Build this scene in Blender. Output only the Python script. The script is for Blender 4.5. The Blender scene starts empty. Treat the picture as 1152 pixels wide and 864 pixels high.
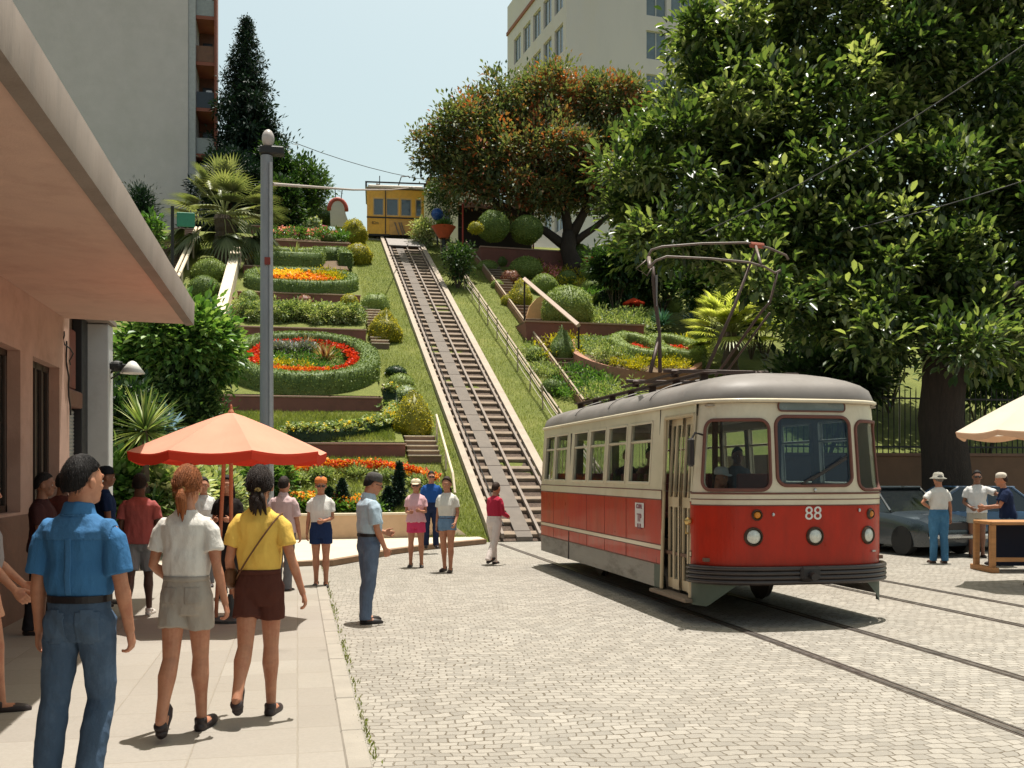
import bpy, bmesh, math, random
import numpy as np
from mathutils import Vector, Matrix, noise
R = math.radians
PI = math.pi
V = Vector
sc = bpy.context.scene
col = sc.collection
random.seed(7)
NR = np.random.default_rng(11)

# ---------------------------------------------------------------- camera
TH = math.atan(0.21)
CT, ST = math.cos(TH), math.sin(TH)
F, CX, CY, EYE = 1150.0, 576.0, 532.0, 1.7
cam_d = bpy.data.cameras.new('camera')
cam = bpy.data.objects.new('camera', cam_d); col.objects.link(cam)
cam.location = (0, 0, EYE); cam.rotation_euler = (PI / 2, 0, -TH)
cam_d.sensor_width = 36; cam_d.lens = 36 * F / 1152
cam_d.shift_y = (CY - 432) / 1152
cam_d.clip_start = 0.05; cam_d.clip_end = 4000
sc.camera = cam

def at(px, py, yc):
    xc = (px - CX) / F * yc
    return V((xc * CT + yc * ST, -xc * ST + yc * CT, EYE + (CY - py) * yc / F))
def gnd(px, py, z=0.0):
    return at(px, py, (EYE - z) * F / (py - CY))
def at_yc(px, yc, z=0.0):
    p = at(px, CY, yc); p.z = z; return p
# hill
Y0, SL, YT = 24.6, 0.441, 58.6
ZT = SL * (YT - Y0)
def hz(x, y):
    z = min(max(0.0, SL * (y - Y0)), ZT)
    if x > 12.6 and y > 25.75: z = max(z, 2.1)
    return z
def hill(px, py, off=0.0):
    lo, hi = 20.0, 75.0
    f = lambda d: (lambda p: p.z - off - hz(p.x, p.y))(at(px, py, d))
    prev = lo
    d = lo
    while d < hi:
        if f(d) < 0: break
        prev = d; d += 0.25
    lo, hi = prev, d
    for _ in range(20):
        m = (lo + hi) / 2
        if f(m) > 0: lo = m
        else: hi = m
    return at(px, py, lo)
def ppm(p):   # pixels per metre at point
    return F / (p.x * ST + p.y * CT)

# ---------------------------------------------------------------- tagging
def tag(o, label=None, cat=None, group=None, kind=None):
    if label: o['label'] = label
    if cat: o['category'] = cat
    if group: o['group'] = group
    if kind: o['kind'] = kind
    return o
def thing(name, label, cat, loc=(0, 0, 0), rotz=0, group=None):
    o = bpy.data.objects.new(name, None); col.objects.link(o)
    o.empty_display_size = 0.2
    o.location = loc; o.rotation_euler = (0, 0, rotz)
    return tag(o, label, cat, group)
def copy_tree(o, loc=None, rotz=None, label=None, parent=None, scale=None):
    c = o.copy(); col.objects.link(c)
    if parent is not None: c.parent = parent
    if loc is not None: c.location = loc
    if rotz is not None: c.rotation_euler = (0, 0, rotz)
    if scale is not None: c.scale = (scale, scale, scale) if not hasattr(scale, '__len__') else scale
    if label: c['label'] = label
    for ch in list(o.children): copy_tree(ch, parent=c)
    return c

# ---------------------------------------------------------------- mesh building
class MB:
    def __init__(s): s.v = []; s.f = []; s.mi = []; s.m = 0
    def add(s, vs, fs, m=None):
        b = len(s.v); s.v.extend([tuple(v) for v in vs])
        for f in fs: s.f.append(tuple(i + b for i in f)); s.mi.append(s.m if m is None else m)
        return b
    def quad(s, a, b, c, d): s.add([a, b, c, d], [(0, 1, 2, 3)])
    def box(s, c, size, rz=0, rx=0, ry=0, bev=0):
        M_ = Matrix.Translation(V(c)) @ Matrix.Rotation(rz, 4, 'Z') @ Matrix.Rotation(ry, 4, 'Y') @ Matrix.Rotation(rx, 4, 'X')
        hx, hy, hz_ = size[0] / 2, size[1] / 2, size[2] / 2
        b = min(bev, hx * .9, hy * .9, hz_ * .9)
        if b <= 0:
            vs = [M_ @ V((x, y, z)) for x in (-hx, hx) for y in (-hy, hy) for z in (-hz_, hz_)]
            s.add(vs, [(0, 1, 3, 2), (4, 6, 7, 5), (0, 4, 5, 1), (2, 3, 7, 6), (0, 2, 6, 4), (1, 5, 7, 3)])
        else:
            idx = {}; vs = []
            for sx in (-1, 1):
                for sy in (-1, 1):
                    for sz in (-1, 1):
                        for k in range(3):
                            d = [hx - b, hy - b, hz_ - b]; d[k] += b
                            idx[(sx, sy, sz, k)] = len(vs); vs.append(M_ @ V((sx * d[0], sy * d[1], sz * d[2])))
            fs = []
            for k in range(3):
                a, c2 = [i for i in range(3) if i != k]
                for sg in (-1, 1):
                    q = []
                    for (p, q2) in ((-1, -1), (1, -1), (1, 1), (-1, 1)):
                        t = [0, 0, 0]; t[k] = sg; t[a] = p; t[c2] = q2; q.append(idx[(*t, k)])
                    flip = (sg > 0) == (k == 1)
                    fs.append(tuple(q[::-1]) if flip else tuple(q))
            for a in range(3):
                k1, k2 = [i for i in range(3) if i != a]
                for s1 in (-1, 1):
                    for s2 in (-1, 1):
                        t = [0, 0, 0]; t[k1] = s1; t[k2] = s2
                        t1 = list(t); t1[a] = -1; t2 = list(t); t2[a] = 1
                        fs.append((idx[(*t1, k1)], idx[(*t2, k1)], idx[(*t2, k2)], idx[(*t1, k2)]))
            for sx in (-1, 1):
                for sy in (-1, 1):
                    for sz in (-1, 1): fs.append((idx[(sx, sy, sz, 0)], idx[(sx, sy, sz, 1)], idx[(sx, sy, sz, 2)]))
            s.add(vs, fs)
    def bx(s, x0, x1, y0, y1, z0, z1, bev=0):
        s.box(((x0 + x1) / 2, (y0 + y1) / 2, (z0 + z1) / 2), (abs(x1 - x0), abs(y1 - y0), abs(z1 - z0)), bev=bev)
    def rings(s, rs, closed=True, cap=True):
        n = len(rs[0]); vs = [p for r in rs for p in r]; fs = []
        for i in range(len(rs) - 1):
            for j in range(n if closed else n - 1):
                k = (j + 1) % n
                fs.append((i * n + j, i * n + k, (i + 1) * n + k, (i + 1) * n + j))
        if cap and closed:
            fs.append(tuple(range(n - 1, -1, -1))); fs.append(tuple((len(rs) - 1) * n + j for j in range(n)))
        s.add(vs, fs)
    def tube(s, pts, rad, n=8, flat=1.0, up=None, cap=True, round_=False):
        pts = [V(p) for p in pts]
        rr = list(rad) if hasattr(rad, '__len__') else [rad] * len(pts)
        if round_:
            d0 = (pts[0] - pts[1]).normalized(); d1 = (pts[-1] - pts[-2]).normalized()
            a, b = rr[0], rr[-1]
            pts = [pts[0] + d0 * a * .9, pts[0] + d0 * a * .6] + pts + [pts[-1] + d1 * b * .6, pts[-1] + d1 * b * .9]
            rr = [a * .4, a * .8] + rr + [b * .8, b * .4]
        t = (pts[1] - pts[0]).normalized()
        u = V(up) if up is not None else (V((0, 0, 1)) if abs(t.z) < .9 else V((0, 1, 0)))
        u = (u - t * u.dot(t)).normalized()
        rs = []
        for i, p in enumerate(pts):
            if i == 0: t = (pts[1] - p)
            elif i == len(pts) - 1: t = (p - pts[i - 1])
            else: t = (pts[i + 1] - p).normalized() + (p - pts[i - 1]).normalized()
            t.normalize()
            u = (u - t * u.dot(t)).normalized(); w = t.cross(u)
            rs.append([p + u * math.cos(2 * PI * k / n) * rr[i] + w * math.sin(2 * PI * k / n) * rr[i] * flat for k in range(n)])
        s.rings(rs, cap=cap)
    def lathe(s, prof, c=(0, 0, 0), n=24, axis=None):
        M_ = Matrix.Translation(V(c))
        if axis is not None: M_ = M_ @ V((0, 0, 1)).rotation_difference(V(axis)).to_matrix().to_4x4()
        rs = [[M_ @ V((max(r, 1e-4) * math.cos(2 * PI * k / n), max(r, 1e-4) * math.sin(2 * PI * k / n), z)) for k in range(n)] for r, z in prof]
        s.rings(rs, cap=True)
    def ball(s, c, r, nu=16, nv=10, M_=None, fn=None):
        rx, ry, rz = r if hasattr(r, '__len__') else (r, r, r)
        rs = []
        for i in range(nv + 1):
            a = PI * (i / nv) - PI / 2; a = max(-PI / 2 + .02, min(PI / 2 - .02, a))
            ring = []
            for k in range(nu):
                b = 2 * PI * k / nu
                d = V((math.cos(a) * math.cos(b), math.cos(a) * math.sin(b), math.sin(a)))
                q = fn(d) if fn else 1.0
                p = V((d.x * rx, d.y * ry, d.z * rz)) * q
                if M_ is not None: p = M_ @ p
                ring.append(V(c) + p)
            rs.append(ring)
        s.rings(rs)
    def prism(s, poly, z0, z1):
        n = len(poly)
        s.add([(x, y, z0) for x, y in poly] + [(x, y, z1) for x, y in poly],
              [tuple(range(n - 1, -1, -1)), tuple(range(n, 2 * n))] + [(i, (i + 1) % n, n + (i + 1) % n, n + i) for i in range(n)])
    def shift(s, d):
        d = V(d); s.v = [(x + d.x, y + d.y, z + d.z) for x, y, z in s.v]; return s
    def xf(s, M_): s.v = [tuple(M_ @ V(v)) for v in s.v]; return s
    def mesh(s, name):
        me = bpy.data.meshes.new(name); me.from_pydata(s.v, [], s.f); me.update(); return me
    def build(s, name, mats, parent=None, smooth=False, world=False, autos=None):
        if world and parent is not None: s.shift(-V(parent.location))
        me = s.mesh(name)
        mats = mats if isinstance(mats, (list, tuple)) else [mats]
        for m in mats: me.materials.append(m)
        if len(mats) > 1: me.polygons.foreach_set('material_index', s.mi)
        return link(name, me, parent, smooth, autos)
def link(name, me, parent=None, smooth=False, autos=None, fixn=True):
    if fixn:
        bm = bmesh.new(); bm.from_mesh(me)
        bmesh.ops.recalc_face_normals(bm, faces=bm.faces)
        if autos is not None:
            for e in bm.edges:
                if len(e.link_faces) == 2 and e.calc_face_angle(0) > R(autos): e.smooth = False
            smooth = True
        bm.to_mesh(me); bm.free()
    if smooth: me.polygons.foreach_set('use_smooth', [True] * len(me.polygons))
    me.update()
    o = bpy.data.objects.new(name, me); col.objects.link(o)
    if parent is not None: o.parent = parent
    return o
def np_mesh(name, vs, quads, mats, rnd=None, parent=None, mi=None, smooth=False):
    me = bpy.data.meshes.new(name)
    vs = np.asarray(vs, np.float32); quads = np.asarray(quads, np.int32)
    k = quads.shape[1]
    me.vertices.add(len(vs)); me.vertices.foreach_set('co', vs.ravel())
    me.loops.add(quads.size); me.loops.foreach_set('vertex_index', quads.ravel())
    me.polygons.add(len(quads)); me.polygons.foreach_set('loop_start', np.arange(len(quads), dtype=np.int32) * k)
    try: me.polygons.foreach_set('loop_total', np.full(len(quads), k, np.int32))
    except Exception: pass
    mats = mats if isinstance(mats, (list, tuple)) else [mats]
    for m in mats: me.materials.append(m)
    if mi is not None: me.polygons.foreach_set('material_index', np.asarray(mi, np.int32))
    if rnd is not None:
        a = me.attributes.new('rnd', 'FLOAT', 'POINT'); a.data.foreach_set('value', np.asarray(rnd, np.float32))
    if smooth: me.polygons.foreach_set('use_smooth', np.ones(len(quads), bool))
    me.update(calc_edges=True); me.validate()
    o = bpy.data.objects.new(name, me); col.objects.link(o)
    if parent is not None: o.parent = parent
    return o

# ---------------------------------------------------------------- materials
_mats = {}
def nt(name):
    m = bpy.data.materials.new(name); m.use_nodes = True
    t = m.node_tree; t.nodes.clear()
    out = t.nodes.new('ShaderNodeOutputMaterial')
    return m, t, out
def N(t, typ, ins=None, **kw):
    n = t.nodes.new(typ)
    for k, v in kw.items(): setattr(n, k, v)
    if ins:
        for k, v in ins.items():
            s_ = n.inputs[k]
            if isinstance(v, bpy.types.NodeSocket): t.links.new(v, s_)
            else: s_.default_value = v
    return n
def c4(c): return (c[0], c[1], c[2], 1)
def mixc(t, fac, a, b, mode='MIX'):
    n = t.nodes.new('ShaderNodeMix'); n.data_type = 'RGBA'; n.blend_type = mode
    for s_, v in ((n.inputs[0], fac), (n.inputs[6], a), (n.inputs[7], b)):
        if isinstance(v, bpy.types.NodeSocket): t.links.new(v, s_)
        else: s_.default_value = v if not isinstance(v, tuple) or len(v) == 4 else c4(v)
    return n.outputs[2]
def math_(t, op, a, b=0.0, c=None, clamp=False):
    n = t.nodes.new('ShaderNodeMath'); n.operation = op; n.use_clamp = clamp
    for i, v in enumerate((a, b) if c is None else (a, b, c)):
        if isinstance(v, bpy.types.NodeSocket): t.links.new(v, n.inputs[i])
        else: n.inputs[i].default_value = v
    return n.outputs[0]
def ramp(t, fac, stops):
    n = t.nodes.new('ShaderNodeValToRGB'); t.links.new(fac, n.inputs[0])
    e = n.color_ramp.elements
    while len(e) < len(stops): e.new(.5)
    for i, (p, c) in enumerate(stops): e[i].position = p; e[i].color = c4(c) if hasattr(c, '__len__') else (c, c, c, 1)
    return n.outputs[0]
def M(name, c, rough=.7, var=.12, scale=6., bump=.15, bscale=60., metal=0., spec=.4, stain=None, sscale=1.2, samt=.5, bdist=.01, stretch=None, coat=0., sheen=0.):
    if name in _mats: return _mats[name]
    m, t, out = nt(name)
    tc = N(t, 'ShaderNodeTexCoord').outputs['Object']
    if stretch:
        mp = N(t, 'ShaderNodeMapping', {'Vector': tc, 'Scale': stretch}); tcs = mp.outputs[0]
    else: tcs = tc
    n1 = N(t, 'ShaderNodeTexNoise', {'Vector': tcs, 'Scale': scale, 'Detail': 6., 'Roughness': .65})
    lo = tuple(x * (1 - var) for x in c); hi = tuple(min(1, x * (1 + var)) for x in c)
    cc = ramp(t, n1.outputs[0], [(.3, lo), (.7, hi)])
    if stain is not None:
        n3 = N(t, 'ShaderNodeTexNoise', {'Vector': tcs, 'Scale': sscale, 'Detail': 8., 'Roughness': .7})
        f = ramp(t, n3.outputs[0], [(.48, 0.), (.68, samt)])
        cc = mixc(t, f, cc, c4(stain))
    b = N(t, 'ShaderNodeBsdfPrincipled', {'Base Color': cc, 'Roughness': rough, 'Metallic': metal, 'Specular IOR Level': spec})
    if coat: b.inputs['Coat Weight'].default_value = coat; b.inputs['Coat Roughness'].default_value = .08
    if sheen: b.inputs['Sheen Weight'].default_value = sheen
    if bump:
        n2 = N(t, 'ShaderNodeTexNoise', {'Vector': tcs, 'Scale': bscale, 'Detail': 5., 'Roughness': .6})
        bp = N(t, 'ShaderNodeBump', {'Height': n2.outputs[0], 'Strength': bump, 'Distance': bdist})
        t.links.new(bp.outputs[0], b.inputs['Normal'])
        rr = ramp(t, n1.outputs[0], [(.3, max(0, rough - .08)), (.7, min(1, rough + .08))]); t.links.new(rr, b.inputs['Roughness'])
    t.links.new(b.outputs[0], out.inputs[0])
    _mats[name] = m; return m
def leafmat(name, stops, rough=.5, trans=.3, spec=.35):
    """foliage: leaf colour by per-leaf attribute 'rnd', some light let through"""
    if name in _mats: return _mats[name]
    m, t, out = nt(name)
    at_ = N(t, 'ShaderNodeAttribute', attribute_name='rnd')
    c = ramp(t, at_.outputs['Fac'], [(i / (len(stops) - 1), s_) for i, s_ in enumerate(stops)])
    b = N(t, 'ShaderNodeBsdfPrincipled', {'Base Color': c, 'Roughness': rough, 'Specular IOR Level': spec})
    tr = N(t, 'ShaderNodeBsdfTranslucent', {'Color': mixc(t, 1., c, (2.0, 2.1, .8, 1), 'MULTIPLY')})
    mx = N(t, 'ShaderNodeMixShader', {0: trans, 1: b.outputs[0], 2: tr.outputs[0]})
    t.links.new(mx.outputs[0], out.inputs[0]); _mats[name] = m; return m
def glassmat(name, tint=(.9, .95, .95), alpha=.25, rough=.03, dark=(.02, .03, .035)):
    if name in _mats: return _mats[name]
    m, t, out = nt(name)
    tr = N(t, 'ShaderNodeBsdfTransparent', {'Color': c4(tint)})
    n1 = N(t, 'ShaderNodeTexNoise', {'Scale': 1.5, 'Detail': 2.})
    bp = N(t, 'ShaderNodeBump', {'Height': n1.outputs[0], 'Strength': .12, 'Distance': .05})
    g = N(t, 'ShaderNodeBsdfPrincipled', {'Base Color': c4(dark), 'Roughness': rough, 'Specular IOR Level': .8, 'Normal': bp.outputs[0]})
    mx = N(t, 'ShaderNodeMixShader', {0: alpha, 1: tr.outputs[0], 2: g.outputs[0]})
    t.links.new(mx.outputs[0], out.inputs[0]); _mats[name] = m; return m
def grassmat(name, a, b, c):
    if name in _mats: return _mats[name]
    m, t, out = nt(name)
    tc = N(t, 'ShaderNodeTexCoord').outputs['Object']
    n1 = N(t, 'ShaderNodeTexNoise', {'Vector': tc, 'Scale': .8, 'Detail': 6., 'Roughness': .7})
    n2 = N(t, 'ShaderNodeTexNoise', {'Vector': tc, 'Scale': 14., 'Detail': 6., 'Roughness': .75})
    c1 = ramp(t, n1.outputs[0], [(.35, a), (.55, b), (.72, c)])
    c2 = mixc(t, .5, c1, ramp(t, n2.outputs[0], [(.3, tuple(x * .5 for x in b)), (.7, tuple(x * 1.25 for x in b))]))
    bs = N(t, 'ShaderNodeBsdfPrincipled', {'Base Color': c2, 'Roughness': .9, 'Specular IOR Level': .15})
    bp = N(t, 'ShaderNodeBump', {'Height': n2.outputs[0], 'Strength': .8, 'Distance': .06}); t.links.new(bp.outputs[0], bs.inputs['Normal'])
    t.links.new(bs.outputs[0], out.inputs[0]); _mats[name] = m; return m
def pavemat(name, bw, rh, mortar, c1, c2, cm, warp=.05, warp2=.012, bump=.6, stain=(.3, .26, .2), offset=.5, rot=0.):
    m, t, out = nt(name)
    tc = N(t, 'ShaderNodeTexCoord').outputs['Object']
    nw = N(t, 'ShaderNodeTexNoise', {'Vector': tc, 'Scale': .7, 'Detail': 2.})
    nw2 = N(t, 'ShaderNodeTexNoise', {'Vector': tc, 'Scale': 9., 'Detail': 2.})
    def sub(n, amt): 
        s1 = N(t, 'ShaderNodeVectorMath', {0: n.outputs['Color'], 1: (.5, .5, .5)}, operation='SUBTRACT')
        return N(t, 'ShaderNodeVectorMath', {0: s1.outputs[0], 'Scale': amt}, operation='SCALE').outputs[0]
    v = N(t, 'ShaderNodeVectorMath', {0: tc, 1: sub(nw, warp * 6)}, operation='ADD').outputs[0]
    v = N(t, 'ShaderNodeVectorMath', {0: v, 1: sub(nw2, warp2 * 6)}, operation='ADD').outputs[0]
    v = N(t, 'ShaderNodeMapping', {'Vector': v, 'Rotation': (0, 0, rot)}).outputs[0]
    br = N(t, 'ShaderNodeTexBrick', {'Vector': v, 'Color1': (0, 0, 0, 1), 'Color2': (1, 1, 1, 1), 'Mortar': (.5, .5, .5, 1), 'Scale': 1., 'Mortar Size': mortar, 'Mortar Smooth': .6,
                                      'Bias': 0., 'Brick Width': bw, 'Row Height': rh}, offset=offset)
    n3 = N(t, 'ShaderNodeTexNoise', {'Vector': tc, 'Scale': .45, 'Detail': 7., 'Roughness': .7})
    n4 = N(t, 'ShaderNodeTexNoise', {'Vector': tc, 'Scale': 40., 'Detail': 5., 'Roughness': .7})
    c = mixc(t, br.outputs[0], c4(c1), c4(c2))
    c = mixc(t, ramp(t, n4.outputs[0], [(.3, .0), (.75, .35)]), c, c4(tuple(x * .62 for x in c1)))
    c = mixc(t, ramp(t, n3.outputs[0], [(.45, .0), (.75, .45)]), c, c4(stain))
    n6 = N(t, 'ShaderNodeTexNoise', {'Vector': tc, 'Scale': .16, 'Detail': 5., 'Roughness': .6, 'Distortion': .6})
    c = mixc(t, ramp(t, n6.outputs[0], [(.46, .0), (.66, .38)]), c, c4(tuple(x * .72 for x in stain)))
    n7 = N(t, 'ShaderNodeTexNoise', {'Vector': tc, 'Scale': 1.6, 'Detail': 3., 'Roughness': .5})
    c = mixc(t, ramp(t, n7.outputs[0], [(.66, .0), (.76, .5)]), c, c4(tuple(x * .5 for x in stain)))
    # joints: width and dirt vary over the plaza
    n5 = N(t, 'ShaderNodeTexNoise', {'Vector': tc, 'Scale': 2.3, 'Detail': 4.})
    fm = math_(t, 'MULTIPLY', br.outputs[1], ramp(t, n5.outputs[0], [(.3, .45), (.6, 1.)]))
    c = mixc(t, fm, c, c4(cm))
    b = N(t, 'ShaderNodeBsdfPrincipled', {'Base Color': c, 'Roughness': .75, 'Specular IOR Level': .3})
    h = math_(t, 'ADD', math_(t, 'ADD', math_(t, 'MULTIPLY', br.outputs[1], -1.), math_(t, 'MULTIPLY', n4.outputs[0], .5)), math_(t, 'MULTIPLY', nw2.outputs[0], .5))
    bp = N(t, 'ShaderNodeBump', {'Height': h, 'Strength': bump, 'Distance': .012}); t.links.new(bp.outputs[0], b.inputs['Normal'])
    t.links.new(b.outputs[0], out.inputs[0]); _mats[name] = m; return m

# ---------------------------------------------------------------- leaves (numpy)
def leafcards(P, D, Nn, L, W, rnd, fold=.25):
    """one folded four-corner leaf per row of P: base P, along D, normal Nn"""
    n = len(P)
    D = D / (np.linalg.norm(D, axis=1, keepdims=True) + 1e-9)
    S = np.cross(D, Nn); S /= (np.linalg.norm(S, axis=1, keepdims=True) + 1e-9)
    U = np.cross(S, D)
    L = np.broadcast_to(np.asarray(L, float), (n,))[:, None]; W = np.broadcast_to(np.asarray(W, float), (n,))[:, None]
    a = P; b = P + D * L * .5 + S * W * .5 + U * W * fold; c = P + D * L; d = P + D * L * .5 - S * W * .5 + U * W * fold
    vs = np.stack([a, b, c, d], 1).reshape(-1, 3)
    q = np.arange(4 * n).reshape(-1, 4)
    return vs, q, np.repeat(rnd, 4)
def leafcards2(P, D, Nn, L, W, rnd, fold=.22):
    """six-cornered leaf of two halves folded along its midrib"""
    n = len(P); D = D / (np.linalg.norm(D, axis=1, keepdims=True) + 1e-9)
    S = np.cross(D, Nn); S /= (np.linalg.norm(S, axis=1, keepdims=True) + 1e-9); U = np.cross(S, D)
    L = np.broadcast_to(np.asarray(L, float), (n,))[:, None]; W = np.broadcast_to(np.asarray(W, float), (n,))[:, None]
    f = lambda t_, w_, s_, b_: P + D * L * t_ + S * W * w_ * s_ * .5 + U * (W * w_ * fold - L * b_)
    vs = np.stack([P, f(.28, .8, 1, 0), f(.66, .92, 1, .03), P + D * L - U * L * .12, f(.66, .92, -1, .03), f(.28, .8, -1, 0)], 1).reshape(-1, 3)
    q = (np.arange(n)[:, None, None] * 6 + np.array([[0, 1, 2, 3], [0, 3, 4, 5]])[None]).reshape(-1, 4)
    return vs, q, np.repeat(rnd, 6)
def rdir(n):
    v = NR.normal(size=(n, 3)); return v / np.linalg.norm(v, axis=1, keepdims=True)
def crown(ells, ncl, rcl, nleaf, L, W, shell=.45, up=.5, low=-1., lean=0., shape=1):
    """leaf cards in clumps through a set of ellipsoids (cx,cy,cz,rx,ry,rz)"""
    E = np.array(ells, float); vol = E[:, 3] * E[:, 4] * E[:, 5]; vol = vol ** .7
    k = NR.choice(len(E), ncl, p=vol / vol.sum())
    d = rdir(ncl); d[:, 2] = np.where(d[:, 2] < low, -d[:, 2], d[:, 2])
    r = NR.random(ncl) ** shell
    C = E[k, :3] + d * E[k, 3:] * r[:, None]
    crnd = .55 * NR.random(ncl) + .45 * NR.random(len(E))[k]
    m = ncl * nleaf
    ci = np.repeat(np.arange(ncl), nleaf)
    off = NR.normal(size=(m, 3)) * rcl * .5
    off *= (0.6 + .8 * NR.random(ncl))[ci][:, None]
    P = C[ci] + off
    D = off / rcl + rdir(m) * .7 + d[ci] * .6; D[:, 2] += up * .4 - .1
    Nn = rdir(m) * .6; Nn[:, 2] += .8 + up
    s_ = .6 + .8 * NR.random(m)
    rnd = np.clip((.55 * crnd[ci] + .45 * NR.random(m) - .5) * 1.55 + .5, 0, 1)
    return (leafcards2 if shape == 2 else leafcards)(P, D, Nn, L * s_, W * s_, rnd)
def cat_leaves(parts):
    vs, qs, rs = [], [], []; b = 0
    for v, q, r in parts: vs.append(v); qs.append(q + b); rs.append(r); b += len(v)
    return np.concatenate(vs), np.concatenate(qs), np.concatenate(rs)
def surf_leaves(mb, dens, L, W, out=.5, jitter=.02):
    """leaf cards on every face of a mesh builder's surface"""
    Pn, Dn, Nm = [], [], []
    for f in mb.f:
        p = [V(mb.v[i]) for i in f]
        if len(p) > 4: continue
        n = (p[1] - p[0]).cross(p[2] - p[0])
        if len(p) == 4: n2 = (p[2] - p[0]).cross(p[3] - p[0]); n = n + n2
        ar = n.length / 2
        if ar < 1e-8: continue
        n.normalize()
        k = ar * dens; k = int(k) + (random.random() < k - int(k))
        for _ in range(k):
            u, w = random.random(), random.random()
            if len(p) == 4: q = p[0].lerp(p[1], u).lerp(p[3].lerp(p[2], u), w)
            else:
                if u + w > 1: u, w = 1 - u, 1 - w
                q = p[0] + (p[1] - p[0]) * u + (p[2] - p[0]) * w
            Pn.append(q + n * random.uniform(-jitter, jitter * .6)); Nm.append(n)
    if not Pn: return None
    P = np.array([tuple(x) for x in Pn]); Nn = np.array([tuple(x) for x in Nm]); m = len(P)
    D = Nn * out + rdir(m); N2 = Nn + rdir(m) * .7
    s_ = .6 + .8 * NR.random(m)
    return leafcards(P, D, N2, L * s_, W * s_, NR.random(m))
def leafy_build(name, mb, mat, parent=None, dens=300, L=.07, W=.04, out=.5, world=False, jitter=.02, core_r=.25, flip=False):
    """a clipped plant: its core surface plus leaf cards all over it, in one mesh"""
    if world and parent is not None: mb.shift(-V(parent.location))
    bm = bmesh.new(); me = mb.mesh('t'); bm.from_mesh(me); bmesh.ops.recalc_face_normals(bm, faces=bm.faces)
    core = MB(); core.v = [tuple(v.co) for v in bm.verts]; core.f = [tuple(v.index for v in f.verts) for f in bm.faces]; bm.free()
    bpy.data.meshes.remove(me)
    lv = surf_leaves(core, dens, L, W, out, jitter)
    o = bpy.data.objects  # noqa
    qs = []
    for f in core.f:
        if len(f) == 4: qs.append(f)
        elif len(f) == 3: qs.append((f[0], f[1], f[2], f[2]))
        else:
            for i in range(1, len(f) - 1): qs.append((f[0], f[i], f[i + 1], f[i + 1]))
    cv = np.array(core.v); cq = [q for q in qs if q[2] != q[3]]; ct = [q[:3] for q in qs if q[2] == q[3]]
    # triangles become tiny-edged quads by inserting a midpoint
    extra = []; base = len(cv)
    for a, b, c in ct:
        extra.append((cv[a] + cv[c]) / 2); cq.append((a, b, c, base + len(extra) - 1))
    if extra: cv = np.concatenate([cv, np.array(extra)])
    parts = [(cv, np.array(cq), np.full(len(cv), core_r))]
    if lv is not None: parts.append(lv)
    vs, q, r = cat_leaves(parts)
    return np_mesh(name, vs, q, mat, r, parent)
def blob(c, r, nu=20, nv=12, amp=.06, fr=3., seed=0, flat_bottom=None):
    """an uneven ball, as mesh builder"""
    mb = MB()
    def fn(d): return 1 + amp * noise.noise(V((d.x * fr + seed, d.y * fr, d.z * fr))) * 2
    mb.ball(c, r, nu, nv, fn=fn)
    if flat_bottom is not None: mb.v = [(x, y, max(z, flat_bottom)) for x, y, z in mb.v]
    return mb
def blades(P, D, L, W, rnd, seg=3, droop=.5, curl=None):
    """long strap leaves from P along D that taper and droop; numpy"""
    n = len(P); D = D / np.linalg.norm(D, axis=1, keepdims=True)
    Z = np.array([0, 0, 1.]); S = np.cross(D, Z); S /= (np.linalg.norm(S, axis=1, keepdims=True) + 1e-6)
    L = np.broadcast_to(np.asarray(L, float), (n,))[:, None]; W = np.broadcast_to(np.asarray(W, float), (n,))[:, None]
    droop = np.broadcast_to(np.asarray(droop, float), (n,))[:, None]
    rows = []
    for i in range(seg + 1):
        t = i / seg
        c = P + D * L * t; c = c.copy(); c[:, 2] -= (droop * L * t * t)[:, 0]
        w = W * (.55 + .9 * t if t < .4 else .91 * (1 - (t - .4) / .6) + .03) * .5
        rows.append(c - S * w); rows.append(c + S * w)
    vs = np.stack(rows, 1)  # n, 2(seg+1), 3
    k = 2 * (seg + 1)
    q = []
    for i in range(seg): q.append([2 * i, 2 * i + 1, 2 * i + 3, 2 * i + 2])
    q = (np.arange(n)[:, None, None] * k + np.array(q)[None]).reshape(-1, 4)
    return vs.reshape(-1, 3), q, np.repeat(rnd, k)
def bark_tree(limbs, n=8):
    mb = MB()
    for pts, rad in limbs: mb.tube(pts, rad, n)
    return mb
def wob(a, b, k, amp, seed=0):
    a, b = V(a), V(b); out = []
    for i in range(k + 1):
        t = i / k; p = a.lerp(b, t); e = math.sin(PI * t) if 0 < i < k else 0
        p += V((noise.noise(V((seed, t * 2.3, 0))), noise.noise(V((seed, 5, t * 2.3))), .5 * noise.noise(V((9, seed, t * 2.3))))) * amp * 2 * e
        out.append(p)
    return out
def text_mesh(s_, size, mat, name, parent, M_, depth=.004):
    cu = bpy.data.curves.new(name, 'FONT'); cu.body = s_; cu.size = size; cu.extrude = depth; cu.align_x = 'CENTER'; cu.align_y = 'CENTER'
    to = bpy.data.objects.new('tmp', cu); col.objects.link(to)
    dg = bpy.context.evaluated_depsgraph_get(); me = bpy.data.meshes.new_from_object(to.evaluated_get(dg))
    bpy.data.objects.remove(to); me.transform(M_); me.materials.clear(); me.materials.append(mat)
    o = bpy.data.objects.new(name, me); col.objects.link(o); o.parent = parent; return o
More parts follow.
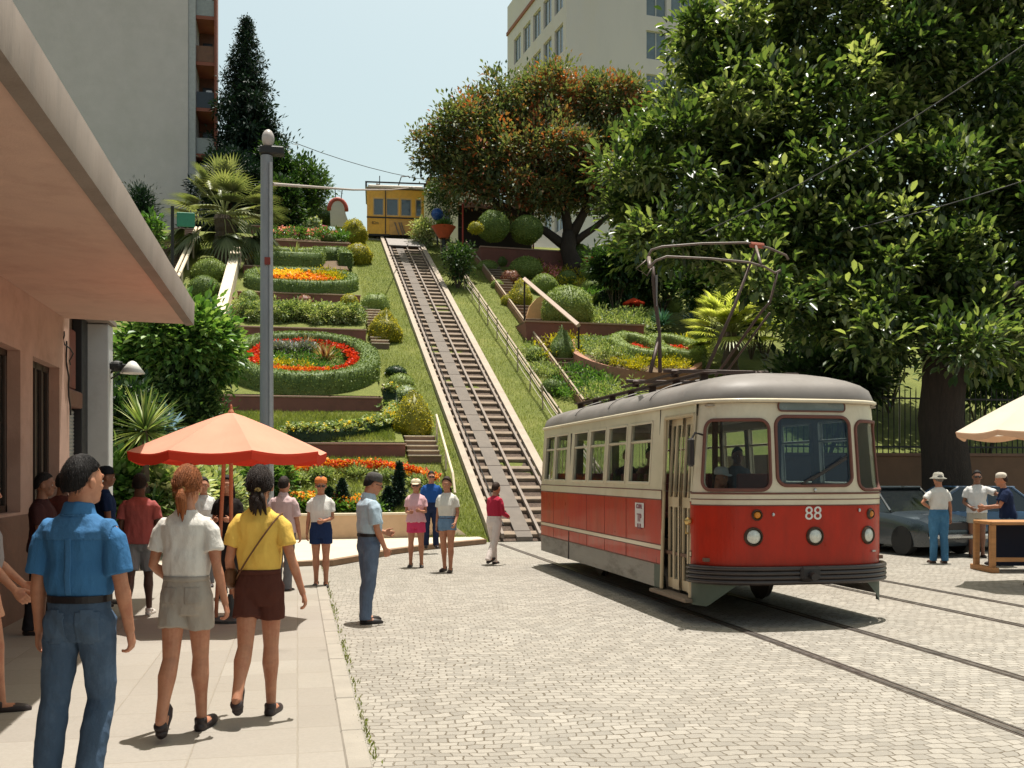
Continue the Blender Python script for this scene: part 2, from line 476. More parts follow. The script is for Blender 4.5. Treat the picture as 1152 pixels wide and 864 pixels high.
def panel(mb, P, us, zs, hole, depth=0., sub=1):
    """wall sheet over grid us x zs, leaving the cells for which hole(i, j) holds; reveals of given depth. P(u, z, d)"""
    for i in range(len(us) - 1):
        for j in range(len(zs) - 1):
            u0, u1, z0, z1 = us[i], us[i + 1], zs[j], zs[j + 1]
            if not hole(i, j):
                for k in range(sub):
                    a, b = u0 + (u1 - u0) * k / sub, u0 + (u1 - u0) * (k + 1) / sub
                    mb.quad(P(a, z0, 0), P(b, z0, 0), P(b, z1, 0), P(a, z1, 0))
            elif depth:
                mb.quad(P(u0, z0, 0), P(u1, z0, 0), P(u1, z0, depth), P(u0, z0, depth))
                mb.quad(P(u0, z1, 0), P(u1, z1, 0), P(u1, z1, depth), P(u0, z1, depth))
                mb.quad(P(u0, z0, 0), P(u0, z1, 0), P(u0, z1, depth), P(u0, z0, depth))
                mb.quad(P(u1, z0, 0), P(u1, z1, 0), P(u1, z1, depth), P(u1, z0, depth))
# ---------------------------------------------------------------- world and light
SUN_EL, SUN_AZ = 79.0, 38.0      # azimuth: degrees clockwise from +Y (uphill) towards +X
w = bpy.data.worlds.new('World'); sc.world = w; w.use_nodes = True
t = w.node_tree; bg = t.nodes['Background']
sky = t.nodes.new('ShaderNodeTexSky'); sky.sky_type = 'NISHITA'; sky.sun_disc = False
sky.sun_elevation = R(SUN_EL); sky.sun_rotation = R(SUN_AZ); sky.altitude = 200; sky.air_density = 1.0; sky.dust_density = 6.5; sky.ozone_density = 1.0
wz = N(t, 'ShaderNodeSeparateXYZ', {0: N(t, 'ShaderNodeTexCoord').outputs['Generated']}).outputs[2]   # added gradient: sky dimmed towards the zenith to cut fill light, horizon kept bright
zenith_dim = ramp(t, wz, [(.42, 1.), (.85, .42)])
tint = mixc(t, 1., mixc(t, 1., sky.outputs[0], (1.64, 1.66, 1.27, 1), 'MULTIPLY'), zenith_dim, 'MULTIPLY'); t.links.new(tint, bg.inputs[0]); bg.inputs[1].default_value = .108
sl = bpy.data.lights.new('sun', 'SUN'); sl.energy = 5.0; sl.angle = R(.5); sl.color = (1, .955, .88)
so = bpy.data.objects.new('sun', sl); col.objects.link(so)
sd = V((math.sin(R(SUN_AZ)) * math.cos(R(SUN_EL)), math.cos(R(SUN_AZ)) * math.cos(R(SUN_EL)), math.sin(R(SUN_EL))))
so.rotation_euler = sd.to_track_quat('Z', 'Y').to_euler(); so.location = sd * 60
sc.view_settings.view_transform = 'Standard'; sc.view_settings.look = 'None'; sc.view_settings.gamma = 1; sc.view_settings.exposure = 0.48
sc.cycles.max_bounces = 8; sc.cycles.transparent_max_bounces = 16; sc.cycles.use_denoising = True
sc.render.film_transparent = False

# ---------------------------------------------------------------- people
SKIN = lambda k: M('skin_' + k, {'tan': (.45, .205, .12), 'fair': (.50, .26, .17), 'brown': (.22, .10, .06), 'dark': (.09, .045, .03)}[k], .5, .14, 14, .3, 160, spec=.35, stain={'tan': (.34, .10, .055), 'fair': (.46, .17, .11), 'brown': (.16, .06, .035), 'dark': (.06, .03, .02)}[k], sscale=9, samt=.6, bdist=.002)
def haircol(k):
    c = {'black': (.012, .010, .010), 'brown': (.035, .018, .012), 'auburn': (.26, .085, .028), 'darkbrown': (.022, .013, .01), 'grey': (.15, .14, .13)}[k]
    return M('hair_' + k, c, .62, .5, 30, .6, 90, spec=.22, stretch=(1, 1, .12), bdist=.02)
def cloth(name, c, **k):
    kw = dict(rough=.88, var=.1, scale=5, bump=.55, bscale=11, spec=.12, bdist=.03, stretch=(1, 1, .6)); kw.update(k)
    return M('cloth_' + name, c, **kw)
def remeshed(mb, vox, name, it=6, folds=0., ffr=9., seed=0., fstretch=(1, 1, .35), hemf=0., hz0=1.0, hz1=1.35, fz=None):
    me = mb.mesh(name); bm = bmesh.new(); bm.from_mesh(me); bmesh.ops.recalc_face_normals(bm, faces=bm.faces); bm.to_mesh(me); bm.free()
    o = bpy.data.objects.new('tmp', me); col.objects.link(o)
    m = o.modifiers.new('r', 'REMESH'); m.mode = 'VOXEL'; m.voxel_size = vox; m.adaptivity = 0
    if it: s2 = o.modifiers.new('s', 'SMOOTH'); s2.iterations = it; s2.factor = .5
    dg = bpy.context.evaluated_depsgraph_get(); me2 = bpy.data.meshes.new_from_object(o.evaluated_get(dg))
    bpy.data.objects.remove(o); bpy.data.meshes.remove(me)
    if folds:
        n = len(me2.vertices); co = np.empty(n * 3, np.float32); me2.vertices.foreach_get('co', co); co = co.reshape(-1, 3)
        no = np.empty(n * 3, np.float32); me2.vertices.foreach_get('normal', no); no = no.reshape(-1, 3)
        dsp = np.empty(n, np.float32); nn = noise.noise
        for i in range(n):
            x, y, z = co[i]
            q = nn(V((x * ffr * fstretch[0] + seed, y * ffr * fstretch[1], z * ffr * fstretch[2] + .6 * (x + y) * ffr)))
            q2 = nn(V((x * ffr * 2.1, y * ffr * 2.1 + seed, z * ffr * 1.1 - (x - y) * ffr * .8)))
            q = (1 - abs(q) * 2.2) * .6 + q2 * .8
            th = math.atan2(y, x); dsp[i] = q * folds + (hemf * max(0, min(1, (hz1 - z) / (hz1 - hz0 + 1e-6))) * (math.sin(th * 7 + 3 * nn(V((z * 3, seed, th)))) + .6 * math.sin(th * 13 + seed)) if hemf else 0)
            if fz is not None: dsp[i] *= max(0, min(1, (z - fz) / .07))
        co += no * dsp[:, None]; me2.vertices.foreach_set('co', co.ravel())
    me2.polygons.foreach_set('use_smooth', np.ones(len(me2.polygons), bool)); me2.update()
    return me2
def patch(me, pred, off, name, mat, parent):
    """a piece of cloth lying on a garment: the faces whose centre satisfies pred, lifted by off"""
    vs, fs, idx = [], [], {}
    for p in me.polygons:
        if pred(p.center, p.normal):
            f = []
            for i in p.vertices:
                if i not in idx: idx[i] = len(vs); v = me.vertices[i]; vs.append(v.co + v.normal * off)
                f.append(idx[i])
            fs.append(f)
    if not fs: return None
    m2 = bpy.data.meshes.new(name); m2.from_pydata(vs, [], fs); m2.materials.append(mat)
    o = link(name, m2, parent, smooth=True, fixn=False)
    sm = o.modifiers.new('t', 'SOLIDIFY'); sm.thickness = .003; sm.offset = -1
    return o
def sup(n, e=.8):
    out = []
    for k in range(n):
        a = 2 * PI * k / n; c, s_ = math.cos(a), math.sin(a)
        out.append((math.copysign(abs(c) ** e, c), math.copysign(abs(s_) ** e, s_)))
    return out
def person(label, loc, rotz, H=1.75, female=False, skin='tan', legs=((5, 8, 2, 0), (-5, 5, 2, 0)), arms=None, head=(0, 0), lean=0.,
           top=('tee', 'white_tee', (.7, .7, .7)), bottom=('trousers', 'denim', (.1, .16, .28)), shoes=('shoe_dark', (.03, .02, .02)),
           hair=('short', 'black'), hat=None, glasses=False, vox=.009, belt=None, bag=None, tucked=True, extra=None, twist=0., group=None, bulk=1., name='person', z=None):
    """one person: continuous body mesh (trunk, limbs, fingers, head) with hair and clothing as children. Faces +Y. arms: per side (upper dir, fore dir, curl), x outward"""
    s = H / 1.75
    root = thing(name, label, 'person', loc, rotz, group)
    if arms is None: arms = (((.12, -.1, -1), (.06, .15, -1), 25), ((.12, .1, -1), (.06, .3, -1), 25))
    hipw = .080 if female else .088
    ring = [(.82, .09, .07, 0), (.87, .158 if female else .152, .100, .0), (.93, .164 if female else .156, .112, -.004), (1.00, .150, .104, -.002), (1.08, .122 if female else .140, .094, .004),
            (1.16, .130 if female else .150, .102, .006), (1.24, .140 if female else .160, .110 + (.012 if female else 0), .010 + (.01 if female else 0)),
            (1.32, .150 if female else .172, .112, .002), (1.385, .152 if female else .176, .094, -.008), (1.42, .136 if female else .156, .080, -.012), (1.445, .105 if female else .120, .070, -.012), (1.468, .076 if female else .088, .060, -.010), (1.495, .058 if female else .067, .056, -.004), (1.53, .053 if female else .062, .056, .002), (1.585, .053 if female else .060, .057, .012)]
    def bend(p):   # lean forward from the hips, twist of the shoulders
        p = V(p); k = max(0, min(1, (p.z - .92) / .5))
        a = R(lean) * k; q = p - V((0, 0, .92)); q = Matrix.Rotation(R(twist) * k, 3, 'Z') @ q
        if p.z > .92: q = Matrix.Rotation(-a, 3, 'X') @ q
        return q + V((0, 0, .92))
    b = MB()
    sp = sup(20, .85)
    def torso(mb, rs, ex=0., exf=None):
        rr = []
        for (z_, rx, ry, yo) in rs:
            e = ex if exf is None else exf(z_)
            rr.append([bend(V((c * (rx * bulk + e), yo + d * (ry * bulk + e), z_))) for c, d in sp])
        mb.rings(rr)
    torso(b, ring)
    # legs
    LG = []
    for sg, (hp, kn, ab, fp) in zip((-1, 1), legs):
        hip = V((sg * hipw, 0, .92)); a, k2, b2 = R(hp), R(hp - kn), R(ab)
        td = V((sg * math.sin(b2), math.sin(a) * math.cos(b2), -math.cos(a) * math.cos(b2)))
        sd_ = V((sg * math.sin(b2) * .4, math.sin(k2), -math.cos(k2))).normalized()
        knee = hip + td * .42; ank = knee + sd_ * .41
        back = V((0, -math.cos(k2), -math.sin(k2)))
        q = .092 if female else .086
        b.tube([hip + V((-sg * .012, 0, .05)), hip, hip.lerp(knee, .25), hip.lerp(knee, .6), knee, knee.lerp(ank, .28) + back * .016, knee.lerp(ank, .6) + back * .006, ank],
               [q * .8, q * bulk, (q - .002) * bulk, .071 * bulk, .053, .059, .042, .034], 14, up=(0, 1, 0))
        fa = R(fp); fd = V((sg * .12, math.cos(fa), -math.sin(fa))).normalized(); fn = V((0, math.sin(fa), math.cos(fa)))
        heel = ank - fd * .045 - fn * .045
        foot = [heel - fd * .008, heel + fd * .03, heel + fd * .09 - fn * .002, heel + fd * .16 - fn * .012, heel + fd * .215 - fn * .018, heel + fd * .235 - fn * .02]
        b.tube([ank + V((0, 0, .02)), ank - fn * .02, heel + fd * .03], [.034, .036, .032], 10)
        b.tube(foot, [.022, .034, .036, .040, .030, .014], 12, flat=.95, up=tuple(V((1, 0, 0))))
        LG.append((hip, knee, ank, heel, fd, fn, back))
        b.ball(hip + V((0, -.026, -.01)), (.080, .080, .095), 14, 10)
    # arms
    AR = []
    shx = .150 if female else .172
    for sg, (ua, fa_, curl) in zip((-1, 1), arms):
        sh = bend(V((sg * shx, -.008, 1.388)))
        u = V((sg * ua[0], ua[1], ua[2])).normalized(); f = V((sg * fa_[0], fa_[1], fa_[2])).normalized()
        el = sh + u * .275; wr = el + f * .245
        q = .040 if female else .046
        b.tube([sh + V((-sg * .07, 0, .006)), sh + V((-sg * .012, 0, .004)), sh + u * .055 + V((sg * .004, 0, 0)), sh.lerp(el, .5), el, el.lerp(wr, .25), el.lerp(wr, .7), wr, wr + f * .02],
               [.045, .053 * (q / .046), q * 1.12, q * 1.0, q * .80, q * .88, q * .66, q * .58, q * .56], 12)
        # hand
        fwd = V((0, 1, 0)) if abs(f.y) < .75 else V((0, .2, 1))
        tt = (fwd - f * fwd.dot(f)).normalized(); nn_ = f.cross(tt)
        if nn_.x * sg > 0: nn_ = -nn_           # palm towards the body
        hs = .92 if female else 1.0
        pal = [(0, .022, .019), (.02, .030, .018), (.05, .038, .016), (.08, .040, .014), (.092, .038, .012)]
        b.rings([[wr + f * (d * hs) + tt * math.cos(2 * PI * k / 12) * w_ * hs + nn_ * math.sin(2 * PI * k / 12) * h_ * hs for k in range(12)] for d, w_, h_ in pal])
        for j, (o_, ln) in enumerate(((.030, .068), (.010, .078), (-.010, .073), (-.029, .058))):
            p = wr + f * .08 * hs + tt * o_ * hs; dd = (f + tt * (o_ * 1.2)).normalized(); pts = [p - dd * .02, p]; c_ = R(curl * (1 + .12 * j))
            for g in range(3):
                dd = (Matrix.Rotation(c_ * (1.1 if g else .7), 3, f.cross(nn_)) @ dd); pts.append(pts[-1] + dd * ln * (.46, .31, .27)[g] * hs)
            b.tube(pts, [.009, .0095, .009, .0082, .0068], 8, round_=True)
        p = wr + f * .022 * hs + tt * .022 * hs; dd = (f * .75 + tt * .6 + nn_ * .35).normalized()
        pts = [p, p + dd * .04 * hs]; dd = (dd + f * .5 + nn_ * R(curl) * .6).normalized(); pts.append(pts[-1] + dd * .032 * hs); pts.append(pts[-1] + dd * .022 * hs)
        b.tube(pts, [.013, .0125, .010, .008], 8, round_=True)
        AR.append((sh, el, wr, u, f, tt, nn_))
    # head
    nk = bend(V((0, .005, 1.53)))
    HM = Matrix.Rotation(-R(lean) * .6, 3, 'X') @ Matrix.Rotation(R(head[0]), 3, 'Z') @ Matrix.Rotation(-R(head[1]), 3, 'X')
    hc = nk + HM @ V((0, .018, .108)); HM4 = HM.to_4x4()
    def hfn(d):
        k = 1.0
        if d.z < 0: k *= 1 - .20 * (-d.z) ** 1.3 * (1.3 - .5 * max(0, d.y))
        return k
    hk_ = 1.07
    b.ball(hc, (.075 * hk_, .095 * hk_, .116 * hk_), 24, 18, HM, hfn)
    H_ = lambda x, y, z_: hc + HM @ V((x * hk_, y * hk_, z_ * hk_))
    b.ball(H_(0, .030, -.060), (.056 * hk_, .058 * hk_, .060 * hk_), 16, 12, HM)
    b.tube([H_(0, .085, .015), H_(0, .097, -.012), H_(0, .107, -.030), H_(0, .094, -.038)], [.006, .008, .0115, .008], 8)
    b.ball(H_(0, .062, -.090), (.030, .022, .022), 10, 6); b.tube([H_(-.045, .080, .024), H_(0, .092, .026), H_(.045, .080, .024)], .010, 8)
    b.tube([H_(-.018, .084, -.060), H_(0, .090, -.060), H_(.018, .084, -.060)], .007, 8)
    for sg in (-1, 1): b.ball(H_(sg * .080, -.005, -.010), (.011, .021, .033), 10, 8, HM); b.ball(H_(sg * .036, .058, -.030), (.026, .022, .026), 10, 6)
    zs = [min(h.z - .02 for h in (l[3], l[3] + l[4] * .22)) for l in LG]
    dz = -min(zs) + .012 if z is None else z - .80
    T_ = Matrix.Translation((0, 0, dz * s)) @ Matrix.Scale(s, 4)
    def fin(me): me.transform(T_); return me
    def put(name_, me, mt, parent=root):
        me.materials.clear(); me.materials.append(mt); o = link(name_, fin(me), parent, fixn=False); return o
    seed = random.random() * 50
    put('body', remeshed(b, vox * .75 / 1.0 if vox < .008 else vox * .85, 'body', 9 if vox < .008 else 4), SKIN(skin))
    # eyes, lips
    for sg in (-1, 1):
        e = MB(); e.m = 0; e.ball(H_(sg * .031, .081, -.002), (.0125, .0075, .0065), 10, 6, HM); e.m = 1; e.ball(H_(sg * .031, .0872, -.002), (.0048, .002, .0045), 8, 6, HM)
        me = e.mesh('eye'); me.materials.append(M('eye_white', (.6, .56, .52), .3, .02)); me.materials.append(M('eye_iris', (.02, .012, .01), .2, .02)); me.polygons.foreach_set('material_index', e.mi)
        link('eye', fin(me), root, smooth=True, fixn=False)
    e = MB(); e.tube([H_(-.021, .081, -.061), H_(0, .0885, -.060), H_(.021, .081, -.061)], [.002, .0045, .002], 8); put('lips', e.mesh('lips'), M('lips', (.32, .10, .08), .5, .1))
    # hair
    if hair:
        st, hcname = hair
        hm = MB()
        def hf(d):
            k = 1.10 + .012 * noise.noise(V((d.x * 9 + seed, d.y * 9, d.z * 2))) + .012 * noise.noise(V((d.x * 28 + seed, d.y * 28, d.z * 5)))
            if st == 'short': k += .02 * noise.noise(V((d.x * 6, d.y * 6, d.z * 6 + seed)))
            pts_ = ((-1, -.60), (-.60, -.50), (-.32, -.30), (-.14, -.02), (.06, .20), (.45, .26), (.75, .50), (1, .60)) if st == 'short' else ((-1, -.50), (-.35, -.38), (.0, -.15), (.2, .12), (.45, .30), (.75, .55), (1, .66))
            zl = pts_[-1][1]
            for (ya, za), (yb, zb) in zip(pts_, pts_[1:]):
                if d.y <= yb: zl = za + (zb - za) * max(0, (d.y - ya)) / (yb - ya); break
            c_ = max(0, min(1, (d.z - zl + .03 * noise.noise(d * 14)) / .16)); c_ = c_ * c_ * (3 - 2 * c_)
            k = .62 + (k - .62) * c_
            return k
        hv = .985 if st == 'short' else 1.12
        hm.ball(hc + HM @ V((0, -.006, .006)), (.076 * hk_ * hv ** .5, .097 * hk_ * hv, .118 * hk_ * hv ** .5), 56, 36, HM, hf)
        if st in ('pony', 'lowbun', 'long'):
            if st == 'pony':
                bs = H_(0, -.122, -.015)
                for q in range(9):
                    o_ = V((random.uniform(-.022, .022), random.uniform(-.014, .014), 0))
                    ln = random.uniform(.17, .22)
                    hm.tube([H_(0, -.09, .01), bs + o_ * .4 + V((0, -.012, -.012)), bs + o_ * 1.1 + V((0, -.028, -ln * .35)), bs + o_ * 1.3 + V((random.uniform(-.01, .01), -.018, -ln * .7)), bs + o_ * .8 + V((random.uniform(-.015, .015), -.004, -ln))],
                            [.014, .012, .017, .013, .002], 8)
            elif st == 'lowbun':
                bs = H_(0, -.115, -.045)
                for q in range(16):
                    o_ = V((random.uniform(-.04, .04), random.uniform(-.03, .02), random.uniform(-.05, .02)))
                    hm.tube([H_(0, -.085, -.02), bs + o_ * .6, bs + o_ + V((0, -.02, -.03)), bs + o_ * 1.2 + V((random.uniform(-.02, .02), .0, -.095))], [.014, .018, .020, .004], 8)
            else:
                for q in range(22):
                    a = -PI / 2 + random.uniform(-1.5, 1.5)
                    p = V((math.cos(a) * .078, math.sin(a) * .09, 0)); ln = random.uniform(.2, .27)
                    hm.tube([H_(p.x * .9, p.y * .9, .03), H_(p.x * 1.06, p.y * 1.06, -.05), H_(p.x * 1.15, p.y * 1.15 - .01, -.13), H_(p.x * 1.1, p.y * 1.05 - .02, -ln)], [.02, .02, .018, .005], 8)
        if vox < .007:
            Pn, Dn = [], []
            for i in range(5200):
                d = V((random.gauss(0, 1), random.gauss(0, 1), random.gauss(0, 1))).normalized()
                if hf(d) < (1.085 if st == 'short' else 1.06): continue
                d2 = HM @ d; dn = V((0, 0, -1)) if st == 'short' else ((bs - (hc + d2 * .1)).normalized() if d.z > -.2 else V((0, 0, -1)))
                if st == 'short' and d.z > .3: dn = HM @ V((d.x * .4, d.y * 1.2 + .2, -.5))
                tg = (dn - d2 * dn.dot(d2)).normalized() + d2 * random.uniform(.0, .16) + V((random.gauss(0, .12), random.gauss(0, .12), random.gauss(0, .12)))
                Pn.append(tuple(hc + HM @ V((d.x * .076 * hk_ * hv ** .5 * (hf(d) - .01), d.y * .097 * hk_ * hv * (hf(d) - .01) - .006, d.z * .118 * hk_ * hv ** .5 * (hf(d) - .01) + .006)))); Dn.append(tuple(tg))
            v_, q_, r_ = blades(np.array(Pn), np.array(Dn), NR.uniform(.012, .026, len(Pn)) if st == 'short' else NR.uniform(.025, .055, len(Pn)), .0022, NR.random(len(Pn)), 2, .2)
            v_ = v_ * s; v_[:, 2] += dz * s
            np_mesh('hair_strands', v_, q_, haircol(hcname), r_, root)
        me = hm.mesh('hair'); me.polygons.foreach_set('use_smooth', [True] * len(me.polygons)); put('hair', me, haircol(hcname))
        if st in ('pony', 'lowbun'):
            tb = MB(); bs = H_(0, -.120, -.02); tb.lathe([(.014, -.006), (.022, -.004), (.022, .004), (.014, .006)], bs, 12, axis=(HM @ V((0, -1, -.4))))
            put('hair_tie', tb.mesh('hair_tie'), M('hair_tie', (.5, .35, .12), .6))
    if hat:
        hk, hcl = hat; ht = MB(); hb = hc + HM @ V((0, -.004, .045)); ax = HM @ V((0, -.05, 1))
        if hk == 'bucket': ht.lathe([(.155, -.035), (.158, -.030), (.100, .0), (.094, .055), (.070, .083), (.03, .09), (.001, .091)], hb, 24, axis=ax)
        else:
            ht.lathe([(.092, -.012), (.098, -.005), (.099, .03), (.088, .072), (.05, .094), (.001, .099)], hb, 24, axis=ax)
            if hk == 'cap' or hk == 'capback':
                sgn = 1 if hk == 'cap' else -1
                ht.tube([hb + HM @ V((0, sgn * .06, 0)), hb + HM @ V((0, sgn * .11, -.003)), hb + HM @ V((0, sgn * .15, -.014)), hb + HM @ V((0, sgn * .165, -.02))], [.075, .07, .055, .02], 16, flat=.06, up=(1, 0, 0))
        me = ht.mesh('hat'); me.polygons.foreach_set('use_smooth', [True] * len(me.polygons)); put('hat' if hk == 'bucket' else 'cap', me, cloth('hat_' + label[:30], hcl))
    if glasses:
        g = MB()
        for sg in (-1, 1):
            g.ball(H_(sg * .033, .100, -.002), (.027, .005, .020), 12, 8, HM); g.tube([H_(sg * .058, .095, .004), H_(sg * .078, .05, .004), H_(sg * .080, -.01, .0)], .003, 6)
        g.tube([H_(-.012, .103, .004), H_(.012, .103, .004)], .003, 6); put('sunglasses', g.mesh('sunglasses'), M('sunglass', (.012, .012, .014), .15, .0, bump=0, spec=.7))
    # bottoms
    kind, cn, cc_ = bottom
    cm = cloth(cn, cc_, stain=tuple(min(1, x * 1.7 + .02) for x in cc_), sscale=7, samt=.45) if 'denim' in cn else cloth(cn, cc_)
    q = MB(); waist = 1.05 if kind != 'lowshorts' else 1.01
    hr = [r for r in ring if r[0] < waist] + [(waist, (.150 if not female else .138) + (.0), .108, 0)]
    if kind in ('shorts', 'lowshorts'): hr = [(.80, .150, .098, 0), (.86, .164, .108, -.002)] + [r for r in hr if r[0] > .9]
    torso(q, hr, exf=lambda z_: .012)
    frac = {'trousers': 1.0, 'shorts': .0, 'lowshorts': .0}.get(kind, 0)
    for (hip, knee, ank, heel, fd, fn, back), sg in zip(LG, (-1, 1)):
        th = .098 if female else .095
        q.ball(hip + V((0, -.022, -.02)), (.088, .094, .11), 14, 10)
        if kind == 'trousers':
            q.tube([hip + V((-sg * .01, 0, .06)), hip, hip.lerp(knee, .3), hip.lerp(knee, .7), knee, knee.lerp(ank, .35) + back * .012, knee.lerp(ank, .75) + back * .008, ank - V((0, 0, .012)) + back * .006, ank - V((0, 0, .03)) + back * .006],
                   [th * .8, (th + .010) * bulk, th * bulk, .082 * bulk, .071, .072, .066, .068, .069], 16, up=(0, 1, 0))
        else:
            L_ = {'shorts': .50, 'lowshorts': .30, 'long': .78, 'skirt': .3}.get(kind, .44)
            q.tube([hip + V((-sg * .01, 0, .06)), hip, hip.lerp(knee, L_ * .5), hip.lerp(knee, L_), hip.lerp(knee, L_ + .015)], [th * .8, (th + .004) * bulk, (th + .002) * bulk, (th + .004) * bulk, (th + .002) * bulk], 18, up=(0, 1, 0))
    fd_ = .0065 if kind == 'trousers' else .005
    bme = remeshed(q, vox, 'bottom', 7, fd_, 8 if kind == 'trousers' else 11, seed, (1, 1, 1.3 if kind == 'trousers' else .5))
    bo = put('trousers' if kind == 'trousers' else 'shorts', bme, cm)
    # top
    kind2, tn, tc_ = top; tm = cloth(tn, tc_)
    q = MB(); hem = {True: 1.035, False: .92}[tucked]
    hr = [r for r in ring if hem + .02 < r[0] < 1.47]
    r0 = ring[2] if not tucked else (1.035, .142 if female else .150, .102, -.002)
    ez = .020 if kind2 != 'fit' else .010
    fl = .0 if tucked else .020
    hr = [(hem - .006, r0[1] * .985, r0[2] * .98, r0[3]), (hem, r0[1], r0[2], r0[3])] + hr + [(1.482, .068 if female else .076, .060, -.008)]
    torso(q, hr, exf=lambda z_: ((.010 if tucked else ez + fl) if z_ < 1.05 else ez + (fl if z_ < 1.12 else 0) + (.014 if tucked and z_ < 1.2 else 0)) if z_ < 1.40 else (.012 if z_ < 1.46 else .006))
    sl_ = {'tee': .62, 'shirt': .80, 'fit': .5, 'long': 1.0, 'sleeveless': 0.}[kind2]
    for (sh, el, wr, u, f, tt, nn_), sg in zip(AR, (-1, 1)):
        q0 = .040 if female else .046
        if kind2 == 'long':
            q.tube([sh + V((-sg * .09, 0, 0)), sh + V((-sg * .02, 0, .002)), sh.lerp(el, .3), sh.lerp(el, .8), el, el.lerp(wr, .4), el.lerp(wr, .93), wr], [.05, .060, q0 + .020, q0 + .016, q0 + .012, q0 + .008, q0, q0 - .004], 14)
        elif sl_ > 0:
            e2 = sh.lerp(el, sl_)
            q.tube([sh + V((-sg * .09, 0, 0)), sh + V((-sg * .02, 0, .003)), sh + u * .05 + V((sg * .002, 0, 0)), sh.lerp(el, sl_ * .6), e2, e2 + u * .006], [.05, .060 if not female else .053, q0 + .018, q0 + .020, q0 + .023, q0 + .019], 16, flat=1.12)
    if kind2 == 'shirt':   # collar
        nkb = bend(V((0, -.004, 1.495)))
        q.tube([nkb + V((0, 0, -.03)), nkb + V((0, .002, .0)), nkb + V((0, .006, .026))], [.092, .078, .070], 18, up=(1, 0, 0), flat=1.0)
    tme = remeshed(q, vox, 'top', 2, .0095, 8, seed + 9, (1, 1, .5), hemf=.0 if tucked else .004, hz0=hem, hz1=1.32, fz=hem if tucked else None)
    to = put('shirt' if kind2 in ('shirt', 'long') else 'tshirt', tme, tm)
    if tucked and not belt:
        q = MB(); q.rings([[bend(V((c * ((.132 if female else .142) * bulk + e), d * (.101 * bulk + e) - .002, z_))) for c, d in sup(32, .88)] for z_, e in ((1.020, .018), (1.022, .026), (1.052, .025), (1.054, .016))]); me = q.mesh('waistband'); me.polygons.foreach_set('use_smooth', [True] * len(me.polygons)); put('waistband', me, cm)
    if belt:
        q = MB(); rr = []
        for z_, e in ((1.020, .018), (1.022, .024), (1.056, .024), (1.058, .016)):
            rr.append([bend(V((c * (.142 * bulk + e + .002), d * (.103 * bulk + e + .002) - .002, z_))) for c, d in sup(32, .88)])
        q.rings(rr); put('belt', q.mesh('belt'), M('belt_leather', (.012, .010, .012), .4, .1))
    # shoes
    for (hip, knee, ank, heel, fd, fn, back) in LG:
        q = MB(); h0 = heel - fn * .012
        q.tube([h0 - fd * .022, h0 + fd * .0, h0 + fd * .08, h0 + fd * .15 - fn * .003, h0 + fd * .215 - fn * .008, h0 + fd * .250 - fn * .012], [.020, .037, .038, .043, .034, .014], 14, flat=1.0, up=tuple(V((1, 0, 0))))
        if shoes[0] != 'sandal': q.tube([h0 + fd * .03, h0 + fd * .03 + fn * .05, h0 + fd * .03 + fn * .062], [.040, .042, .038], 14)
        me = q.mesh('shoe'); me.polygons.foreach_set('use_smooth', [True] * len(me.polygons)); put('shoe', me, M('shoe_' + shoes[0], shoes[1], .5, .15))
    if bag:
        bk, bc = bag; q = MB()
        if bk == 'strap':     # cross-body strap with a small bag on the left hip
            pts = []
            for i in range(25):
                a = 2 * PI * i / 24; zc = 1.21 + .235 * math.sin(a); x_ = .155 * math.sin(a) * 1.0; sid = math.cos(a)
                pts.append(bend(V((x_ * 1.02, -.145 * sid * (1 if sid > 0 else 1), zc))))
            q.tube(pts, .006, 6, cap=False); q.ball(bend(V((-.20, .01, .99))), (.05, .10, .08), 14, 10); put('shoulder_bag', q.mesh('bag'), M('bag_leather', bc, .5, .2))
        else:
            q.ball((AR[0][2] + V((-.02, .0, -.22))), (.06, .13, .15), 16, 12); q.tube([AR[0][2] + V((0, .06, -.1)), AR[0][2] + V((0, 0, .0)) + AR[0][4] * .07, AR[0][2] + V((0, -.06, -.1))], .008, 6)
            put('handbag', q.mesh('bag'), M('bag_leather', bc, .5, .2))
    if extra: extra(root, locals(), T_)
    return root
# ---------------------------------------------------------------- ground
cobble = pavemat('cobbles', .120, .094, .0062, (.25, .23, .20), (.375, .345, .30), (.12, .095, .065), warp=.07, warp2=.0105, bump=.7, stain=(.27, .24, .20), rot=R(4))
slabs = pavemat('pavement_slabs', .62, .62, .008, (.285, .255, .22), (.33, .30, .26), (.24, .21, .17), warp=.0, warp2=.002, bump=.35, stain=(.27, .235, .19), offset=0.)
grass_m = grassmat('lawn', (.10, .13, .035), (.17, .19, .05), (.25, .24, .075))
dry_m = grassmat('track_side_grass', (.13, .14, .04), (.21, .21, .065), (.30, .27, .10))
earth = M('earth', (.16, .11, .07), .95, .3, 5, .6, 30)
xs = sorted(set([-400, -200, -100, -60, -40, -30, -20, -14, -10, -7, -5] + [x * .75 for x in range(-6, 42)] + [12.58, 12.62, 33, 36, 40, 50, 70, 120, 250, 400]))
ys = sorted(set([-60, -20, 0, 15, 22, 24.6, 25.74, 25.78] + [24.6 + .5 * i for i in range(69)] + [YT, 60, 64, 70, 90, 130, 250, 500, 900]))
g = MB(); nx = len(xs)
for y in ys:
    for x in xs:
        z = hz(x, y)
        if y > 26 and y < YT - .6: z += .06 * noise.noise(V((x * .5, y * .5, 0)))
        g.v.append((x, y, z))
for j in range(len(ys) - 1):
    for i in range(nx - 1):
        yc_, xc_ = (ys[j] + ys[j + 1]) / 2, (xs[i] + xs[i + 1]) / 2
        g.f.append((j * nx + i, j * nx + i + 1, (j + 1) * nx + i + 1, (j + 1) * nx + i)); g.mi.append(0 if yc_ > 24.6 else 1)
